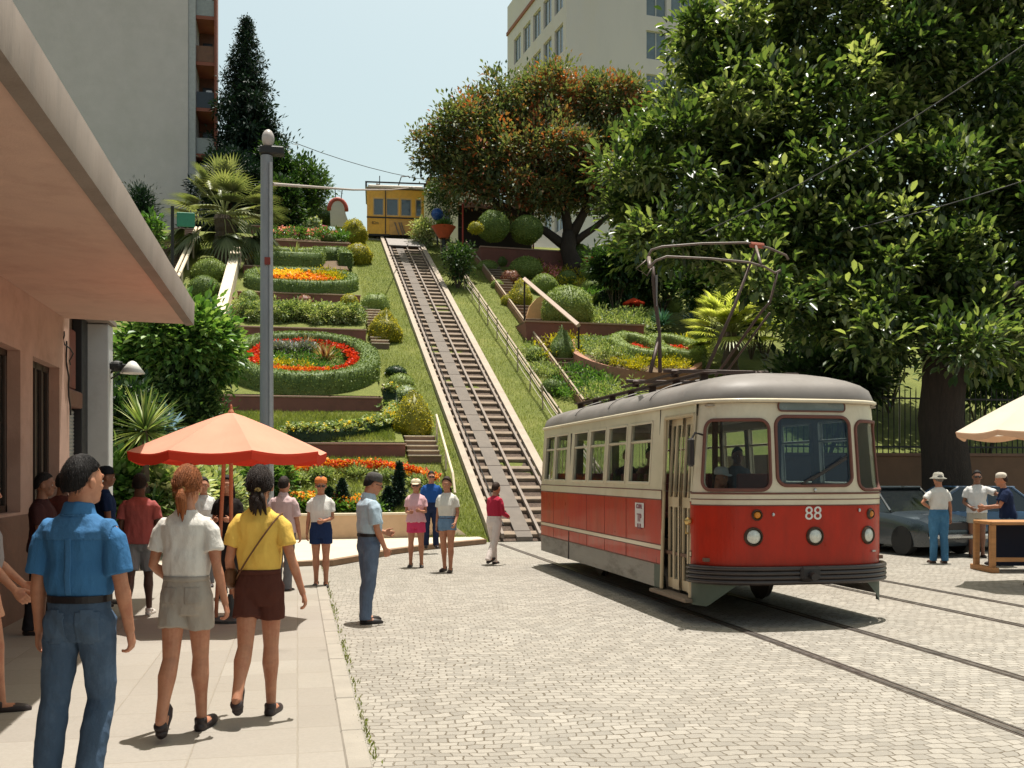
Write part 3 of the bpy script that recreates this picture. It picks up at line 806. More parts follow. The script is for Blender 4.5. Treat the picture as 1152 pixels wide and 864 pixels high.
tag(g.build('terrain', [grass_m, earth]), kind='structure')
def sheet(name, poly, z, mat, th=0.0, kind='structure'):
    mb = MB()
    if th: mb.prism(poly, z - th, z)
    else: mb.add([(x, y, z) for x, y in poly], [tuple(range(len(poly)))])
    return tag(mb.build(name, mat), kind=kind)
KX = .27
sheet('cobbled_plaza', [(KX + .15, -25), (70, -25), (70, 25.7), (KX + .15, 25.7)], .004, cobble)
sheet('cobbled_plaza', [(-14, 19.2), (KX + .15, 19.2), (KX + .15, 25.7), (-14, 25.7)], .004, cobble)
sheet('pavement', [(-14, -25), (KX, -25), (KX, 19.0), (-14, 19.0)], .035, slabs, .2)
kb = MB(); y = -20.0
while y < 19.0:
    ln = random.uniform(.75, 1.0); kb.box((KX + .076, y + ln / 2, -.02), (.15, ln - .012, .118 + random.uniform(-.004, .004)), rz=random.uniform(-.003, .003), bev=.012); y += ln
tag(kb.build('kerb', M('kerb_stone', (.29, .26, .22), .85, .12, 3, .4, 40)), kind='structure')
kb = MB(); x = -14.0
while x < KX + .1:
    ln = .9; kb.box((x + ln / 2, 19.08, -.02), (ln - .012, .15, .118), bev=.012); x += ln
tag(kb.build('kerb', M('kerb_stone', (.29, .26, .22))), kind='structure')
# weeds along the kerb
P = np.stack([KX + .16 + NR.normal(size=900) * .025, NR.uniform(3, 18.5, 900), np.full(900, .004)], 1)
P = P[NR.random(900) < (.35 + .65 * (np.sin(P[:, 1] * 2.1) > .3))]
D = rdir(len(P)) * .6; D[:, 2] = 1
vv = leafcards(P, D, rdir(len(P)), .045, .012, NR.random(len(P)))
tag(np_mesh('weeds', vv[0], vv[1], leafmat('weed', [(.12, .16, .03), (.2, .2, .06)]), vv[2]), kind='stuff')
# raised paved apron before the low wall, with a curved kerb
apron = [gnd(372, 637), gnd(400, 632), gnd(440, 624), gnd(480, 618.5), gnd(520, 614.5), gnd(545, 612)]
pl = [(-6.5, apron[0].y - 1.0), (apron[0].x - .9, apron[0].y - .4)] + [(p.x, p.y) for p in apron] + [(apron[-1].x, 25.2), (-6.5, 25.2)]
ap = MB(); ap.prism(pl, -.05, .13)
tag(ap.build('raised_apron', M('apron_concrete', (.52, .45, .36), .9, .08, 2, .3, 40)), kind='structure')
kb = MB(); kb.tube([(apron[0].x - .9, apron[0].y - .45, .07)] + [(p.x, p.y - .06, .07) for p in apron], .075, 4, up=(0, 1, 1))
tag(kb.build('curved_kerb', M('brown_kerb', (.24, .15, .09), .85, .2, 4, .3, 40)), kind='structure')
# ---------------------------------------------------------------- street rails
steel = M('rail_steel', (.20, .18, .165), .38, .25, 9, .1, 90, metal=.8)
groove = M('rail_bed', (.10, .08, .065), .9, .3, 12, .5, 80)
def rail_pair(xa, gauge, y0, y1, name, bendx=0):
    root_pts = lambda x0: [(x0 + bendx * ((15 - y) / 15) ** 2 if y < 15 else x0, y) for y in np.linspace(y0, y1, 40)]
    for k in (0, 1):
        pts = root_pts(xa + k * gauge)
        for off, wd, z_, mt, nm in ((0, .135, .008, groove, 'rail_bed'), (-.028, .05, .014, steel, name), (.042, .022, .013, steel, name)):
            mb = MB(); pr = [V((x + off - wd / 2, y, 0)) for x, y in pts]; pq = [V((x + off + wd / 2, y, 0)) for x, y in pts]
            rs = [[V((a.x, a.y, -.01)), V((b.x, b.y, -.01)), V((b.x, b.y, z_)), V((a.x, a.y, z_))] for a, b in zip(pr, pq)]
            mb.rings(rs); tag(mb.build(name, mt), kind='structure')
rail_pair(4.72, 1.2, -15, 24.0, 'tram_rail', -.25)
rail_pair(7.85, 1.15, -15, 25.2, 'tram_rail', .1)

# ---------------------------------------------------------------- near building on the left
WX = -3.1
plaster = M('salmon_plaster', (.47, .30, .235), .9, .09, 3, .5, 55, stain=(.30, .175, .13), sscale=1.4, samt=.5, bdist=.006)
conc = M('fascia_concrete', (.22, .18, .15), .9, .2, 5, .4, 40, stain=(.12, .09, .07), sscale=2.5, samt=.6, stretch=(1, 1, .25))
plinth = M('brown_plinth', (.21, .12, .085), .85, .15, 4, .3, 40, stain=(.12, .08, .06))
darkglass = M('dark_shop_glass', (.015, .014, .013), .12, .1, 3, .03, 10, spec=.6)
woodf = M('dark_frame_wood', (.045, .028, .02), .5, .2, 12, .2, 60, stretch=(4, 4, .4))
sb = thing('shop_building', 'salmon plastered shop front with a deep concrete canopy over the pavement', 'building', (WX, 8, 0))
mb = MB()
ys_ = [-6, -2.0, 0.2, 3.0, 5.0, 8.2, 10.4, 12.6, 13.16, 14.56, 15.16]
zs_ = [0, 1.25, 3.1, 4.1]
win_i = (1, 3, 5, 6); door_i = (8,)
win = {(1, 1), (3, 1), (6, 1)}; doors = {(8, 0), (8, 1)}
panel(mb, lambda u, z, d: V((WX - d, u, z)), ys_, zs_, lambda i, j: (i, j) in win or (i, j) in doors, .22)
mb.quad((WX, 15.16, 0), (WX - 6, 15.16, 0), (WX - 6, 15.16, 4.1), (WX, 15.16, 4.1))
mb.quad((WX - 6, -6, 0), (WX, -6, 0), (WX, -6, 4.1), (WX - 6, -6, 4.1))
mb.quad((WX - 6, -6, 0), (WX - 6, 15.16, 0), (WX - 6, 15.16, 4.1), (WX - 6, -6, 4.1))
mb.build('wall', plaster, sb, world=True)
mb = MB(); mb.bx(WX - 6, WX + .05, -6, 15.16, 4.1, 4.22); mb.build('roof', conc, sb, world=True)
# canopy: soffit slab tapering to a thick fascia
mb = MB(); cx0, cx1 = WX + .004, -1.42
prof = [(cx0, 3.80), (cx1 - .10, 3.77), (cx1 - .10, 4.06), (cx0, 4.10)]
mb.rings([[V((x, y, z)) for x, z in prof] for y in (-6.2, 14.85)])
mb.build('canopy_slab', M('soffit', (.52, .355, .28), .9, .07, 2.5, .4, 50, stain=(.33, .20, .15), sscale=1.0, samt=.45, bdist=.005), sb, world=True)
mb = MB(); yy = list(np.linspace(-6.2, 14.85, 30))
rs = []
for y in yy:
    e = .006 * noise.noise(V((y * 1.3, 0, 0)))
    rs.append([V((cx1 - .098, y, 3.745 + e)), V((cx1 + .01, y, 3.755 + e)), V((cx1 + .02 + e, y, 4.07)), V((cx1 - .02, y, 4.13 + e)), V((cx1 - .098, y, 4.13))])
mb.rings(rs)
mb.build('canopy_fascia', conc, sb, world=True, autos=40)
for (i, j) in ((1, 1), (3, 1), (6, 1)):
    y0, y1 = ys_[i], ys_[i + 1]
    f = MB(); X_ = WX - .17
    for a, b in ((y0, y0 + .07), (y1 - .07, y1), ((y0 + y1) / 2 - .03, (y0 + y1) / 2 + .03)): f.bx(X_ - .03, X_ + .03, a, b, 1.25, 3.1, .008)
    f.bx(X_ - .03, X_ + .03, y0, y1, 1.25, 1.33); f.bx(X_ - .03, X_ + .03, y0, y1, 3.03, 3.1)
    wf = f.build('window', woodf, sb, world=True)
    p = MB(); p.quad(V((X_, y0, 1.25)) - sb.location, V((X_, y1, 1.25)) - sb.location, V((X_, y1, 3.1)) - sb.location, V((X_, y0, 3.1)) - sb.location); p.build('pane', darkglass, wf)
y0, y1 = 13.16, 14.56; f = MB(); X_ = WX - .16
for k in range(5): yv = y0 + .03 + k * (y1 - y0 - .06) / 4; f.bx(X_ - .03, X_ + .03, yv - .03, yv + .03, .06, 3.1, .006)
f.bx(X_ - .03, X_ + .03, y0, y1, 3.02, 3.1); f.bx(X_ - .03, X_ + .03, y0, y1, .06, .22); f.bx(X_ - .03, X_ + .03, y0, y1, 1.0, 1.1)
dr = f.build('door', woodf, sb, world=True)
p = MB(); p.quad(V((X_, y0, .06)) - sb.location, V((X_, y1, .06)) - sb.location, V((X_, y1, 3.1)) - sb.location, V((X_, y0, 3.1)) - sb.location); p.build('pane', darkglass, dr)
h = MB(); h.tube([V((X_ + .05, 13.9, .95)) - sb.location, V((X_ + .09, 13.9, 1.0)) - sb.location, V((X_ + .09, 13.9, 1.3)) - sb.location, V((X_ + .05, 13.9, 1.35)) - sb.location], .012, 8); h.build('handle', steel, dr)
p = MB()
for a, b in ((-6, 13.155), (14.565, 15.17)): p.bx(WX - .1, WX + .015, a, b, .0, 1.22, .01)
p.build('plinth', plinth, sb, world=True)
c = MB(); c.tube(wob((WX + .02, 14.9, 3.5), (WX + .03, 15.1, 2.5), 8, .06, 3), .012, 6); c.tube(wob((WX + .03, 14.7, 3.6), (WX + .02, 15.12, 3.2), 8, .1, 8), .01, 6); c.build('cable', M('black_cable', (.015, .015, .015), .6), sb, world=True)
# neighbour: recessed roller shutter and a pale pillar
nb = thing('corner_shop', 'narrow recessed shop with a ribbed roller shutter beside a pale pillar', 'building', (-3.3, 16.4, 0))
mb = MB(); mb.bx(-9.2, -3.45, 15.18, 17.55, 0, 4.15); mb.build('wall', M('grey_wall_dark', (.18, .12, .09), .9), nb, world=True)
mb = MB(); n_ = 46
rs = []
for i in range(n_ * 4 + 1):
    z = .12 + 2.55 * i / (n_ * 4); d = .014 * abs(math.sin(PI * i / 4))
    rs.append([V((-3.42 + d, 15.3, z)), V((-3.42 + d, 17.0, z))])
mb.rings(rs, closed=False, cap=False); mb.build('roller_shutter', M('shutter_steel', (.34, .33, .31), .5, .12, 4, .1, 50, metal=.3), nb, world=True, smooth=True)
mb = MB(); mb.bx(-3.44, -3.28, 15.3, 17.0, 2.70, 2.95, .02); mb.build('shutter_box', M('rust_box', (.14, .06, .04), .6), nb, world=True)
mb = MB(); mb.bx(-3.44, -3.36, 15.35, 16.9, 2.98, 3.9, .02); mb.build('sign_board', M('reddish_board', (.16, .045, .03), .6, .3), nb, world=True)
mb = MB(); mb.bx(-3.44, -3.3, 17.05, 17.5, 0, 4.15, .01); mb.build('post', M('black_post', (.02, .02, .022), .5), nb, world=True)
mb = MB(); mb.bx(-3.42, -3.0, 17.6, 18.0, 0, 4.12, .015); mb.build('pillar', M('pale_pillar', (.50, .50, .49), .85, .06, 3, .2, 40, stain=(.36, .35, .33), sscale=2), nb, world=True)
mb = MB(); mb.bx(-9.0, -2.95, 15.2, 18.05, 4.13, 4.2); mb.build('roof', conc, nb, world=True)
# old lamp on the pillar
wl = thing('wall_lamp', 'black wall lamp with white enamel shade fixed to the pale pillar', 'lamp', (-3.0, 17.8, 3.35))
mb = MB(); mb.tube([(0, 0, 0), (.15, -.1, .12), (.32, -.15, .1)], .022, 8); mb.tube([(0, 0, -.1), (.2, -.1, .0), (.3, -.15, .08)], .014, 8); mb.ball((.1, -.08, .1), (.12, .08, .09), 10, 8)
mb.tube(wob((-.5, -.1, .05), (.2, -.12, .15), 10, .12, 4), .02, 6); mb.build('bracket', M('black_iron', (.02, .02, .02), .6), wl)
mb = MB(); mb.lathe([(.02, .12), (.06, .1), (.2, -.08), (.19, -.085), (.05, .08)], (.36, -.16, .06), 20); mb.build('shade', M('white_enamel', (.68, .66, .62), .4, .05), wl, smooth=True)

# ---------------------------------------------------------------- tall buildings
concg = M('tower_concrete', (.60, .55, .55), .95, .05, 1.2, .5, 14, stain=(.50, .47, .45), sscale=.35, samt=.5, bdist=.03)
tw = thing('apartment_tower', 'tall windowless grey concrete tower with red brown balconies down its right edge', 'building', (-14, 67.8, ZT))
mb = MB(); mb.bx(-34, -6.8, 67.8, 82, ZT - 1, 56); mb.build('wall', concg, tw, world=True)
mb = MB(); mb.bx(-6.79, -6.35, 67.9, 82, ZT - 1, 56.3); mb.build('corner_pier', M('pier_grey', (.42, .43, .45), .9), tw, world=True)
redm = M('balcony_red', (.27, .09, .06), .7, .15, 3, .2, 20)
brn = M('balcony_wood', (.17, .085, .055), .7, .2, 3, .2, 20)
mb = MB(); mb.bx(-6.34, -5.2, 70.4, 71.2, ZT + 6.5, 56); mb.build('recess_wall', brn, tw, world=True)
mb = MB(); mb.bx(-5.2, -5.05, 68.0, 69.2, ZT + 4.0, 56.2); mb.build('side_screen', redm, tw, world=True)
zf = ZT + 6.9; k = 0
dk = M('balcony_dark_glass', (.03, .035, .045), .2, .1)
while zf < 55:
    mb = MB(); mb.bx(-6.34, -5.21, 68.1, 70.39, zf, zf + .22); b_ = mb.build('balcony', redm, tw, world=True)
    loc = V(tw.location)
    mb = MB(); mb.bx(-6.32, -5.24, 68.12, 68.17, zf + .24, zf + 1.25); mb.shift(-loc); mb.build('railing', [M('railing_grey', (.30, .32, .33), .4), dk, brn][k % 3], b_)
    mb = MB(); mb.bx(-6.1, -5.5, 70.3, 70.38, zf + .24, zf + 2.3); mb.shift(-loc); mb.build('balcony_door', dk, b_)
    if k % 2: mb = MB(); mb.bx(-5.75, -5.35, 68.3, 68.7, zf + .22, zf + 1.45, .05); mb.shift(-loc); mb.build('laundry', M('laundry', (.62, .62, .64), .8), b_)
    zf += 2.95; k += 1
mb = MB(); mb.bx(-6.34, -5.1, 68.0, 71.2, ZT - 1, ZT + 6.4); mb.build('ground_storey', M('tower_white', (.55, .54, .5), .8), tw, world=True)
mb = MB(); mb.bx(-5.95, -5.35, 67.95, 68.0, ZT + 4.0, ZT + 6.1); mb.build('window', brn, tw, world=True)

beige = M('office_beige', (.66, .62, .61), .9, .05, .6, .35, 12, stain=(.60, .54, .46), sscale=.3, samt=.5, stretch=(1, 1, .3), bdist=.02)
crn = at(637, CY, 80); a1 = -R(6.4)
U1 = V((-math.sin(math.atan(379 / F)), 0, 0))
# directions in camera frame turned to world
def camdir(xc, yc): return V((xc * CT + yc * ST, -xc * ST + yc * CT, 0)).normalized()
dl = camdir(-.3296, 1.0); dr_ = camdir(1.0, .3296)
ob = thing('office_block', 'tall beige office block with strip windows behind the trees', 'building', (crn.x, crn.y, ZT))
HB = 44.6
PL = lambda u, z, d: V((crn.x, crn.y, 0)) + dl * u + dr_ * d + V((0, 0, z))
PR = lambda u, z, d: V((crn.x, crn.y, 0)) + dr_ * u + dl * d + V((0, 0, z))
usl = [0, .7, 2.6, 3.3, 5.2, 5.9, 7.8, 8.5, 10.4, 11.1, 13.0, 14.9]; zsl = [ZT, 21]
zz = 21.0
while zz < 41: zsl += [zz + 2.3, zz + 3.5]; zz += 3.5
zsl = [z for z in zsl if z < 43.5] + [HB]
usr = [0, 6.9, 8.7, 9.1, 10.9, 11.3, 13.1, 14.2, 16.0]
mb = MB()
hL = lambda i, j: i % 2 == 1 and i < 10 and j % 2 == 1 and j < len(zsl) - 2
hR = lambda i, j: i % 2 == 1 and i < 7 and j % 2 == 1 and j < len(zsl) - 2
panel(mb, PL, usl, zsl, hL, .25); panel(mb, PR, usr, zsl, hR, .25)
e1, e2, e3 = V((crn.x, crn.y, 0)) + dl * 14.9, V((crn.x, crn.y, 0)) + dl * 14.9 + dr_ * 16, V((crn.x, crn.y, 0)) + dr_ * 16
for a, b in ((e1, e2), (e3, e2)): mb.quad(a + V((0, 0, ZT)), b + V((0, 0, ZT)), b + V((0, 0, HB)), a + V((0, 0, HB)))
mb.build('wall', beige, ob, world=True)
mb = MB(); mb.quad(*[V((crn.x, crn.y, HB + .003)) + q for q in (V((0, 0, 0)), dr_ * 16, dr_ * 16 + dl * 14.9, dl * 14.9)]); mb.build('roof', conc, ob, world=True)
mb = MB()
for i in range(len(usl) - 1):
    pass
mb.add([PL(-.05, 41.9, -.12), PL(14.9, 41.9, -.12), PL(14.9, 42.2, -.12), PL(-.05, 42.2, -.12), PL(-.05, 41.9, .0), PL(14.9, 41.9, .0), PL(14.9, 42.2, .0), PL(-.05, 42.2, .0)], [(0, 1, 2, 3), (0, 1, 5, 4), (3, 2, 6, 7), (0, 3, 7, 4), (1, 2, 6, 5)])
mb.build('red_band', M('terracotta_band', (.30, .12, .08), .8), ob, world=True)
frm = M('window_frame_white', (.52, .52, .50), .6); gl_o = M('office_glass', (.10, .13, .15), .08, .3, .8, .02, 5, spec=.9)
for P_, us_, hf_ in ((PL, usl, hL), (PR, usr, hR)):
    for i in range(len(us_) - 1):
        for j in range(len(zsl) - 1):
            if not hf_(i, j): continue
            u0, u1, z0, z1 = us_[i], us_[i + 1], zsl[j], zsl[j + 1]
            f = MB()
            def bar(a, b, c, d):
                vs = [P_(a, c, .12), P_(b, c, .12), P_(b, d, .12), P_(a, d, .12), P_(a, c, .2), P_(b, c, .2), P_(b, d, .2), P_(a, d, .2)]
                f.add(vs, [(0, 1, 2, 3), (0, 1, 5, 4), (1, 2, 6, 5), (2, 3, 7, 6), (3, 0, 4, 7), (4, 5, 6, 7)])
            for a in (u0, (u0 + u1) / 2 - .04, u1 - .08): bar(a, a + .08, z0, z1)
            bar(u0, u1, z0, z0 + .08); bar(u0, u1, z1 - .08, z1)
            wf = f.build('window', frm, ob, world=True)
            p = MB(); p.quad(P_(u0, z0, .17), P_(u1, z0, .17), P_(u1, z1, .17), P_(u0, z1, .17)); p.shift(-V(ob.location)); p.build('pane', gl_o, wf)

# low buildings and cafe on the upper plateau
def house(label, x0, x1, y0, y1, z0, z1, mat, roofm, pitch=0.8, wins=3, name='house'):
    hs_ = thing(name, label, 'building', ((x0 + x1) / 2, y0, z0))
    us_ = [x0]; wd = (x1 - x0) / (wins * 2 + 1)
    for k in range(wins * 2 + 1): us_.append(us_[-1] + wd)
    zz_ = [z0, z0 + (z1 - z0) * .35, z0 + (z1 - z0) * .72, z1]
    mb = MB(); panel(mb, lambda u, z, d: V((u, y0 + d, z)), us_, zz_, lambda i, j: i % 2 == 1 and j == 1, .15)
    mb.quad((x0, y0, z0), (x0, y1, z0), (x0, y1, z1), (x0, y0, z1)); mb.quad((x1, y0, z0), (x1, y1, z0), (x1, y1, z1), (x1, y0, z1)); mb.quad((x0, y1, z0), (x1, y1, z0), (x1, y1, z1), (x0, y1, z1))
    mb.build('wall', mat, hs_, world=True)
    mb = MB(); ym = (y0 + y1) / 2
    mb.add([(x0 - .3, y0 - .4, z1 + .003), (x1 + .3, y0 - .4, z1 + .003), (x1 + .3, y1 + .4, z1 + .003), (x0 - .3, y1 + .4, z1 + .003), (x0 + .8, ym, z1 + pitch), (x1 - .8, ym, z1 + pitch)], [(0, 1, 5, 4), (2, 3, 4, 5), (1, 2, 5), (3, 0, 4), (0, 3, 2, 1)])
    mb.build('roof', roofm, hs_, world=True)
    for i in range(1, len(us_) - 1, 2):
        f = MB(); a, b, c_, d = us_[i], us_[i + 1], zz_[1], zz_[2]
        f.bx(a, b, y0 + .1, y0 + .13, c_, d); w1 = f.build('window', woodf, hs_, world=True)
        p = MB(); p.bx(a + .06, b - .06, y0 + .09, y0 + .099, c_ + .06, d - .06); p.shift(-V(hs_.location)); p.build('pane', darkglass, w1)
    return hs_
cream = M('cream_render', (.60, .53, .43), .9, .06, 1, .2, 20); tile = M('clay_tile', (.36, .17, .11), .85, .2, 6, .5, 30); whiter = M('white_roof', (.62, .57, .49), .8, .06, 1)
p0, p1 = at(486, 235, 74), at(560, 235, 74)
house('cream rendered villa behind the yellow funicular car', p0.x, p1.x, p0.y, p0.y + 7, ZT, ZT + 8.0, cream, tile)
p0, p1 = at(590, 235, 78), at(760, 235, 78)
house('long low house with a pale roof seen under the broad tree', p0.x, p1.x, p0.y, p0.y + 8, ZT, ZT + 3.4, tile, whiter, 2.8, 5)
p0, p1 = at(955, 400, 46), at(1035, 400, 46)
# ---------------------------------------------------------------- foliage materials
L_big = leafmat('broad_leaf', [(.015, .035, .013), (.032, .058, .02), (.07, .11, .035), (.16, .205, .075), (.34, .37, .19)], .36, .33, .5)
L_mid = leafmat('small_leaf_red_tips', [(.025, .045, .022), (.05, .08, .038), (.09, .13, .062), (.14, .17, .085), (.17, .20, .10), (.21, .20, .105), (.31, .145, .07), (.42, .11, .05)], .5, .2)
L_con = leafmat('needles', [(.005, .016, .012), (.010, .030, .020), (.02, .05, .028)], .6, .08)
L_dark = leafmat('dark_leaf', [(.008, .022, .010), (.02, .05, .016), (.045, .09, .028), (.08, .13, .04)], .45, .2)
L_fresh = leafmat('fresh_leaf', [(.02, .06, .015), (.05, .12, .03), (.11, .21, .05), (.24, .34, .12)], .4, .25)
L_topi = leafmat('clipped_leaf', [(.10, .145, .035), (.18, .24, .055), (.27, .34, .09), (.37, .43, .15)], .6, .15)
L_hedge = leafmat('hedge_leaf', [(.06, .10, .025), (.11, .165, .04), (.17, .235, .06), (.25, .31, .09)], .6, .15)
L_gold = leafmat('golden_leaf', [(.06, .08, .01), (.24, .23, .02), (.46, .39, .025), (.62, .50, .04)], .5, .25)
L_pale = leafmat('pale_leaf', [(.06, .11, .04), (.17, .23, .09), (.33, .38, .19), (.50, .50, .30)], .5, .2)
L_yucca = leafmat('yucca_blade', [(.05, .09, .03), (.12, .18, .06), (.28, .33, .13), (.42, .44, .20)], .4, .2)
L_palm = leafmat('palm_frond', [(.06, .08, .04), (.13, .16, .08), (.24, .26, .14), (.36, .36, .22)], .45, .2)
L_palmy = leafmat('bright_palm_frond', [(.08, .10, .03), (.30, .34, .09), (.52, .54, .20), (.68, .65, .34)], .4, .3)
L_blue = leafmat('blue_agave_leaf', [(.08, .14, .18), (.16, .27, .34), (.28, .42, .52)], .5, .1)
L_teal = leafmat('teal_leaf', [(.03, .10, .08), (.08, .20, .16), (.18, .34, .26)], .5, .1)
L_grey = leafmat('grey_succulent', [(.10, .12, .11), (.22, .24, .23), (.38, .38, .37)], .5, .1)
L_rust = leafmat('rust_blade', [(.10, .03, .02), (.24, .08, .05), (.36, .22, .14), (.42, .36, .25)], .5, .2)
F_red = leafmat('red_petal', [(.38, .02, .012), (.55, .04, .02), (.70, .09, .03)], .6, .2)
F_org = leafmat('orange_petal', [(.55, .10, .02), (.70, .24, .03), (.75, .42, .05)], .6, .2)
F_yel = leafmat('yellow_petal', [(.60, .34, .03), (.72, .52, .05), (.75, .62, .15)], .6, .2)
F_pink = leafmat('pink_petal', [(.60, .18, .22), (.72, .34, .36)], .6, .2)
bark_d = M('dark_bark', (.045, .032, .025), .95, .35, 6, .9, 18, stretch=(3, 3, .5), bdist=.04)
bark_b = M('brown_bark', (.10, .075, .055), .95, .3, 6, .9, 18, stretch=(3, 3, .5), bdist=.04)
plum = M('plum_wall', (.235, .098, .080), .9, .12, 3, .35, 30, stain=(.16, .075, .06), sscale=1.6, samt=.6)
plum_cap = M('plum_cap', (.40, .26, .20), .9, .1, 4, .2, 30)
tan = M('tan_render', (.58, .40, .25), .9, .08, 3, .25, 30, stain=(.46, .30, .18))
creamw = M('cream_wall', (.66, .56, .42), .9, .06, 3, .2, 30)
soil = M('bed_soil', (.13, .085, .05), .95, .3, 8, .6, 40)
sleeper = M('sleeper_timber', (.25, .19, .14), .9, .35, 3, .5, 20, stretch=(1, 6, 1))

# ---------------------------------------------------------------- funicular track
TX0, TX1 = 4.63, 6.88
def tz(y): return SL * (y - Y0)
sn = math.sqrt(1 + SL * SL)
def on_slope(x, y, off=0.): return V((x, y, tz(y) + off))
TY0, TY1 = 24.6, 58.4
bed = MB()
for a, b in zip(np.linspace(TY0, TY1, 61)[:-1], np.linspace(TY0, TY1, 61)[1:]):
    bed.quad(on_slope(TX0 + .2, a, .02), on_slope(TX1 - .2, a, .02), on_slope(TX1 - .2, b, .02), on_slope(TX0 + .2, b, .02))
tag(bed.build('track_bed', M('ballast', (.115, .08, .06), .95, .4, 14, 1., 40, bdist=.05)), kind='structure')
fr = thing('funicular_track', 'steep funicular track with pale concrete edges running up the garden hill', 'track', (5.7, Y0, 0))
edge = M('track_edge_concrete', (.40, .335, .27), .9, .14, 3, .4, 30, stain=(.30, .24, .19), sscale=2)
def strip(x0, x1, z0, z1, mat, name, y0=TY0, y1=TY1, bev=0, n=30):
    mb = MB(); rs = []
    for y in np.linspace(y0, y1, n): rs.append([on_slope(x0, y, z0), on_slope(x1, y, z0), on_slope(x1, y, z1), on_slope(x0, y, z1)])
    mb.rings(rs); return mb.build(name, mat, fr, world=True)
strip(TX0 - .02, TX0 + .17, -.2, .22, edge, 'track_edge'); strip(TX1 - .20, TX1 + .04, -.2, .22, edge, 'track_edge')
rst = M('rusty_rail', (.20, .155, .125), .6, .3, 9, .2, 90)
for x_ in (TX0 + .27, TX0 + 1.22, TX1 - .36): strip(x_, x_ + .07, .10, .21, rst, 'rail')
strip(TX0 + .66, TX0 + 1.06, .02, .125, M('centre_slab', (.165, .14, .12), .9, .2, 2.5, .4, 30, stain=(.15, .125, .105), sscale=1.5, samt=.7), 'centre_slab')
jm = MB(); y = TY0 + .3
while y < TY1: jm.box(on_slope(TX0 + .86, y, .128), (.4, .03, .006), rx=math.atan(SL)); y += 1.25
jm.build('slab_joints', M('joint_dark', (.08, .06, .05), .9), fr, world=True)
sm_ = MB(); y = TY0 + .25; k = 0; slp = None
while y < TY1:
    s_ = MB(); s_.box((0, 0, 0), (1.9, .20, .12), rx=math.atan(SL), rz=random.uniform(-.012, .012), bev=.012); s_.shift(V(on_slope((TX0 + TX1) / 2 + random.uniform(-.02, .02), y, .055)) - V(fr.location))
    s_.build('sleeper', sleeper, fr); y += .62; k += 1
cb_ = MB(); cb_.tube([on_slope(TX0 + .42, y, .17) for y in np.linspace(TY0 + .5, TY1, 10)], .014, 6); cb_.build('haul_cable', M('black_cable', (.015, .015, .015), .6), fr, world=True)
bp_ = MB(); bp_.box(on_slope((TX0 + TX1) / 2, 56.9, .26), (1.75, 1.8, .07), rx=math.atan(SL), bev=.01); bp_.build('platform_plate', M('plate_grey', (.30, .27, .25), .8), fr, world=True)

# ---------------------------------------------------------------- stepped garden on the left of the track
GX0, GX1 = -2.35, 2.75
T = [(29.5, 2.10, 2.55), (32.9, 3.62, 4.12), (39.9, 6.72, 7.25), (45.3, 9.10, 9.50), (49.8, 11.1, 11.5), (54.7, 13.25, 13.85), (58.7, 14.95, 15.5)]
def bedz(y):
    for i, (ya, zb, zt) in enumerate(T):
        nx_ = T[i + 1] if i + 1 < len(T) else (64, 15.6, 15.6)
        if ya <= y < nx_[0]: return zt + (nx_[1] - zt) * (y - ya) / (nx_[0] - ya)
    return hz(0, y)
wl_lab = ['low plum retaining wall above the bottom flower arc', 'plum retaining wall with rounded ends just below the big oval hedge', 'plum retaining wall between the oval flower bed and pale shrubs', 'thin plum retaining wall under the orange oval bed', 'short plum retaining wall below the angular hedge', 'plum retaining wall below the pink parasol terrace', 'topmost plum retaining wall under the leafy bush row']
for i, (ya, zb, zt) in enumerate(T):
    nx_ = T[i + 1] if i + 1 < len(T) else (63, 15.5, 15.5)
    gx1 = [3.05, 2.65, 2.6, 2.7, 2.4, 2.75, 1.2][i]; gx0 = -2.5
    w_ = thing('retaining_wall', wl_lab[i], 'wall', ((gx0 + gx1) / 2, ya, zb), 0, 'plum retaining walls of the stepped garden')
    mb = MB(); mb.bx(gx0, gx1, ya, ya + .24, zb - .6, zt - .05, .01); mb.build('wall_face', plum, w_, world=True)
    mb = MB(); mb.bx(gx0 - .03, gx1 + .03, ya - .03, ya + .27, zt - .048, zt + .01, .01); mb.build('coping', plum_cap, w_, world=True)
    b_ = MB(); n_ = 8
    for a, c_ in zip(np.linspace(ya + .24, nx_[0], n_ + 1)[:-1], np.linspace(ya + .24, nx_[0], n_ + 1)[1:]):
        b_.quad((gx0, a, bedz(a) - .03), (gx1, a, bedz(a) - .03), (gx1, c_, bedz(c_ - 1e-3) - .03), (gx0, c_, bedz(c_ - 1e-3) - .03))
    for xx in (gx0, gx1): b_.add([(xx, ya + .24, zt - .03), (xx, nx_[0], nx_[1] - .03), (xx, nx_[0], nx_[1] - 1.2), (xx, ya + .24, zb - .6)], [(0, 1, 2, 3)])
    tag(b_.build('terrace_ground', grass_m if i in (0, 1, 2, 3) else soil), kind='structure')

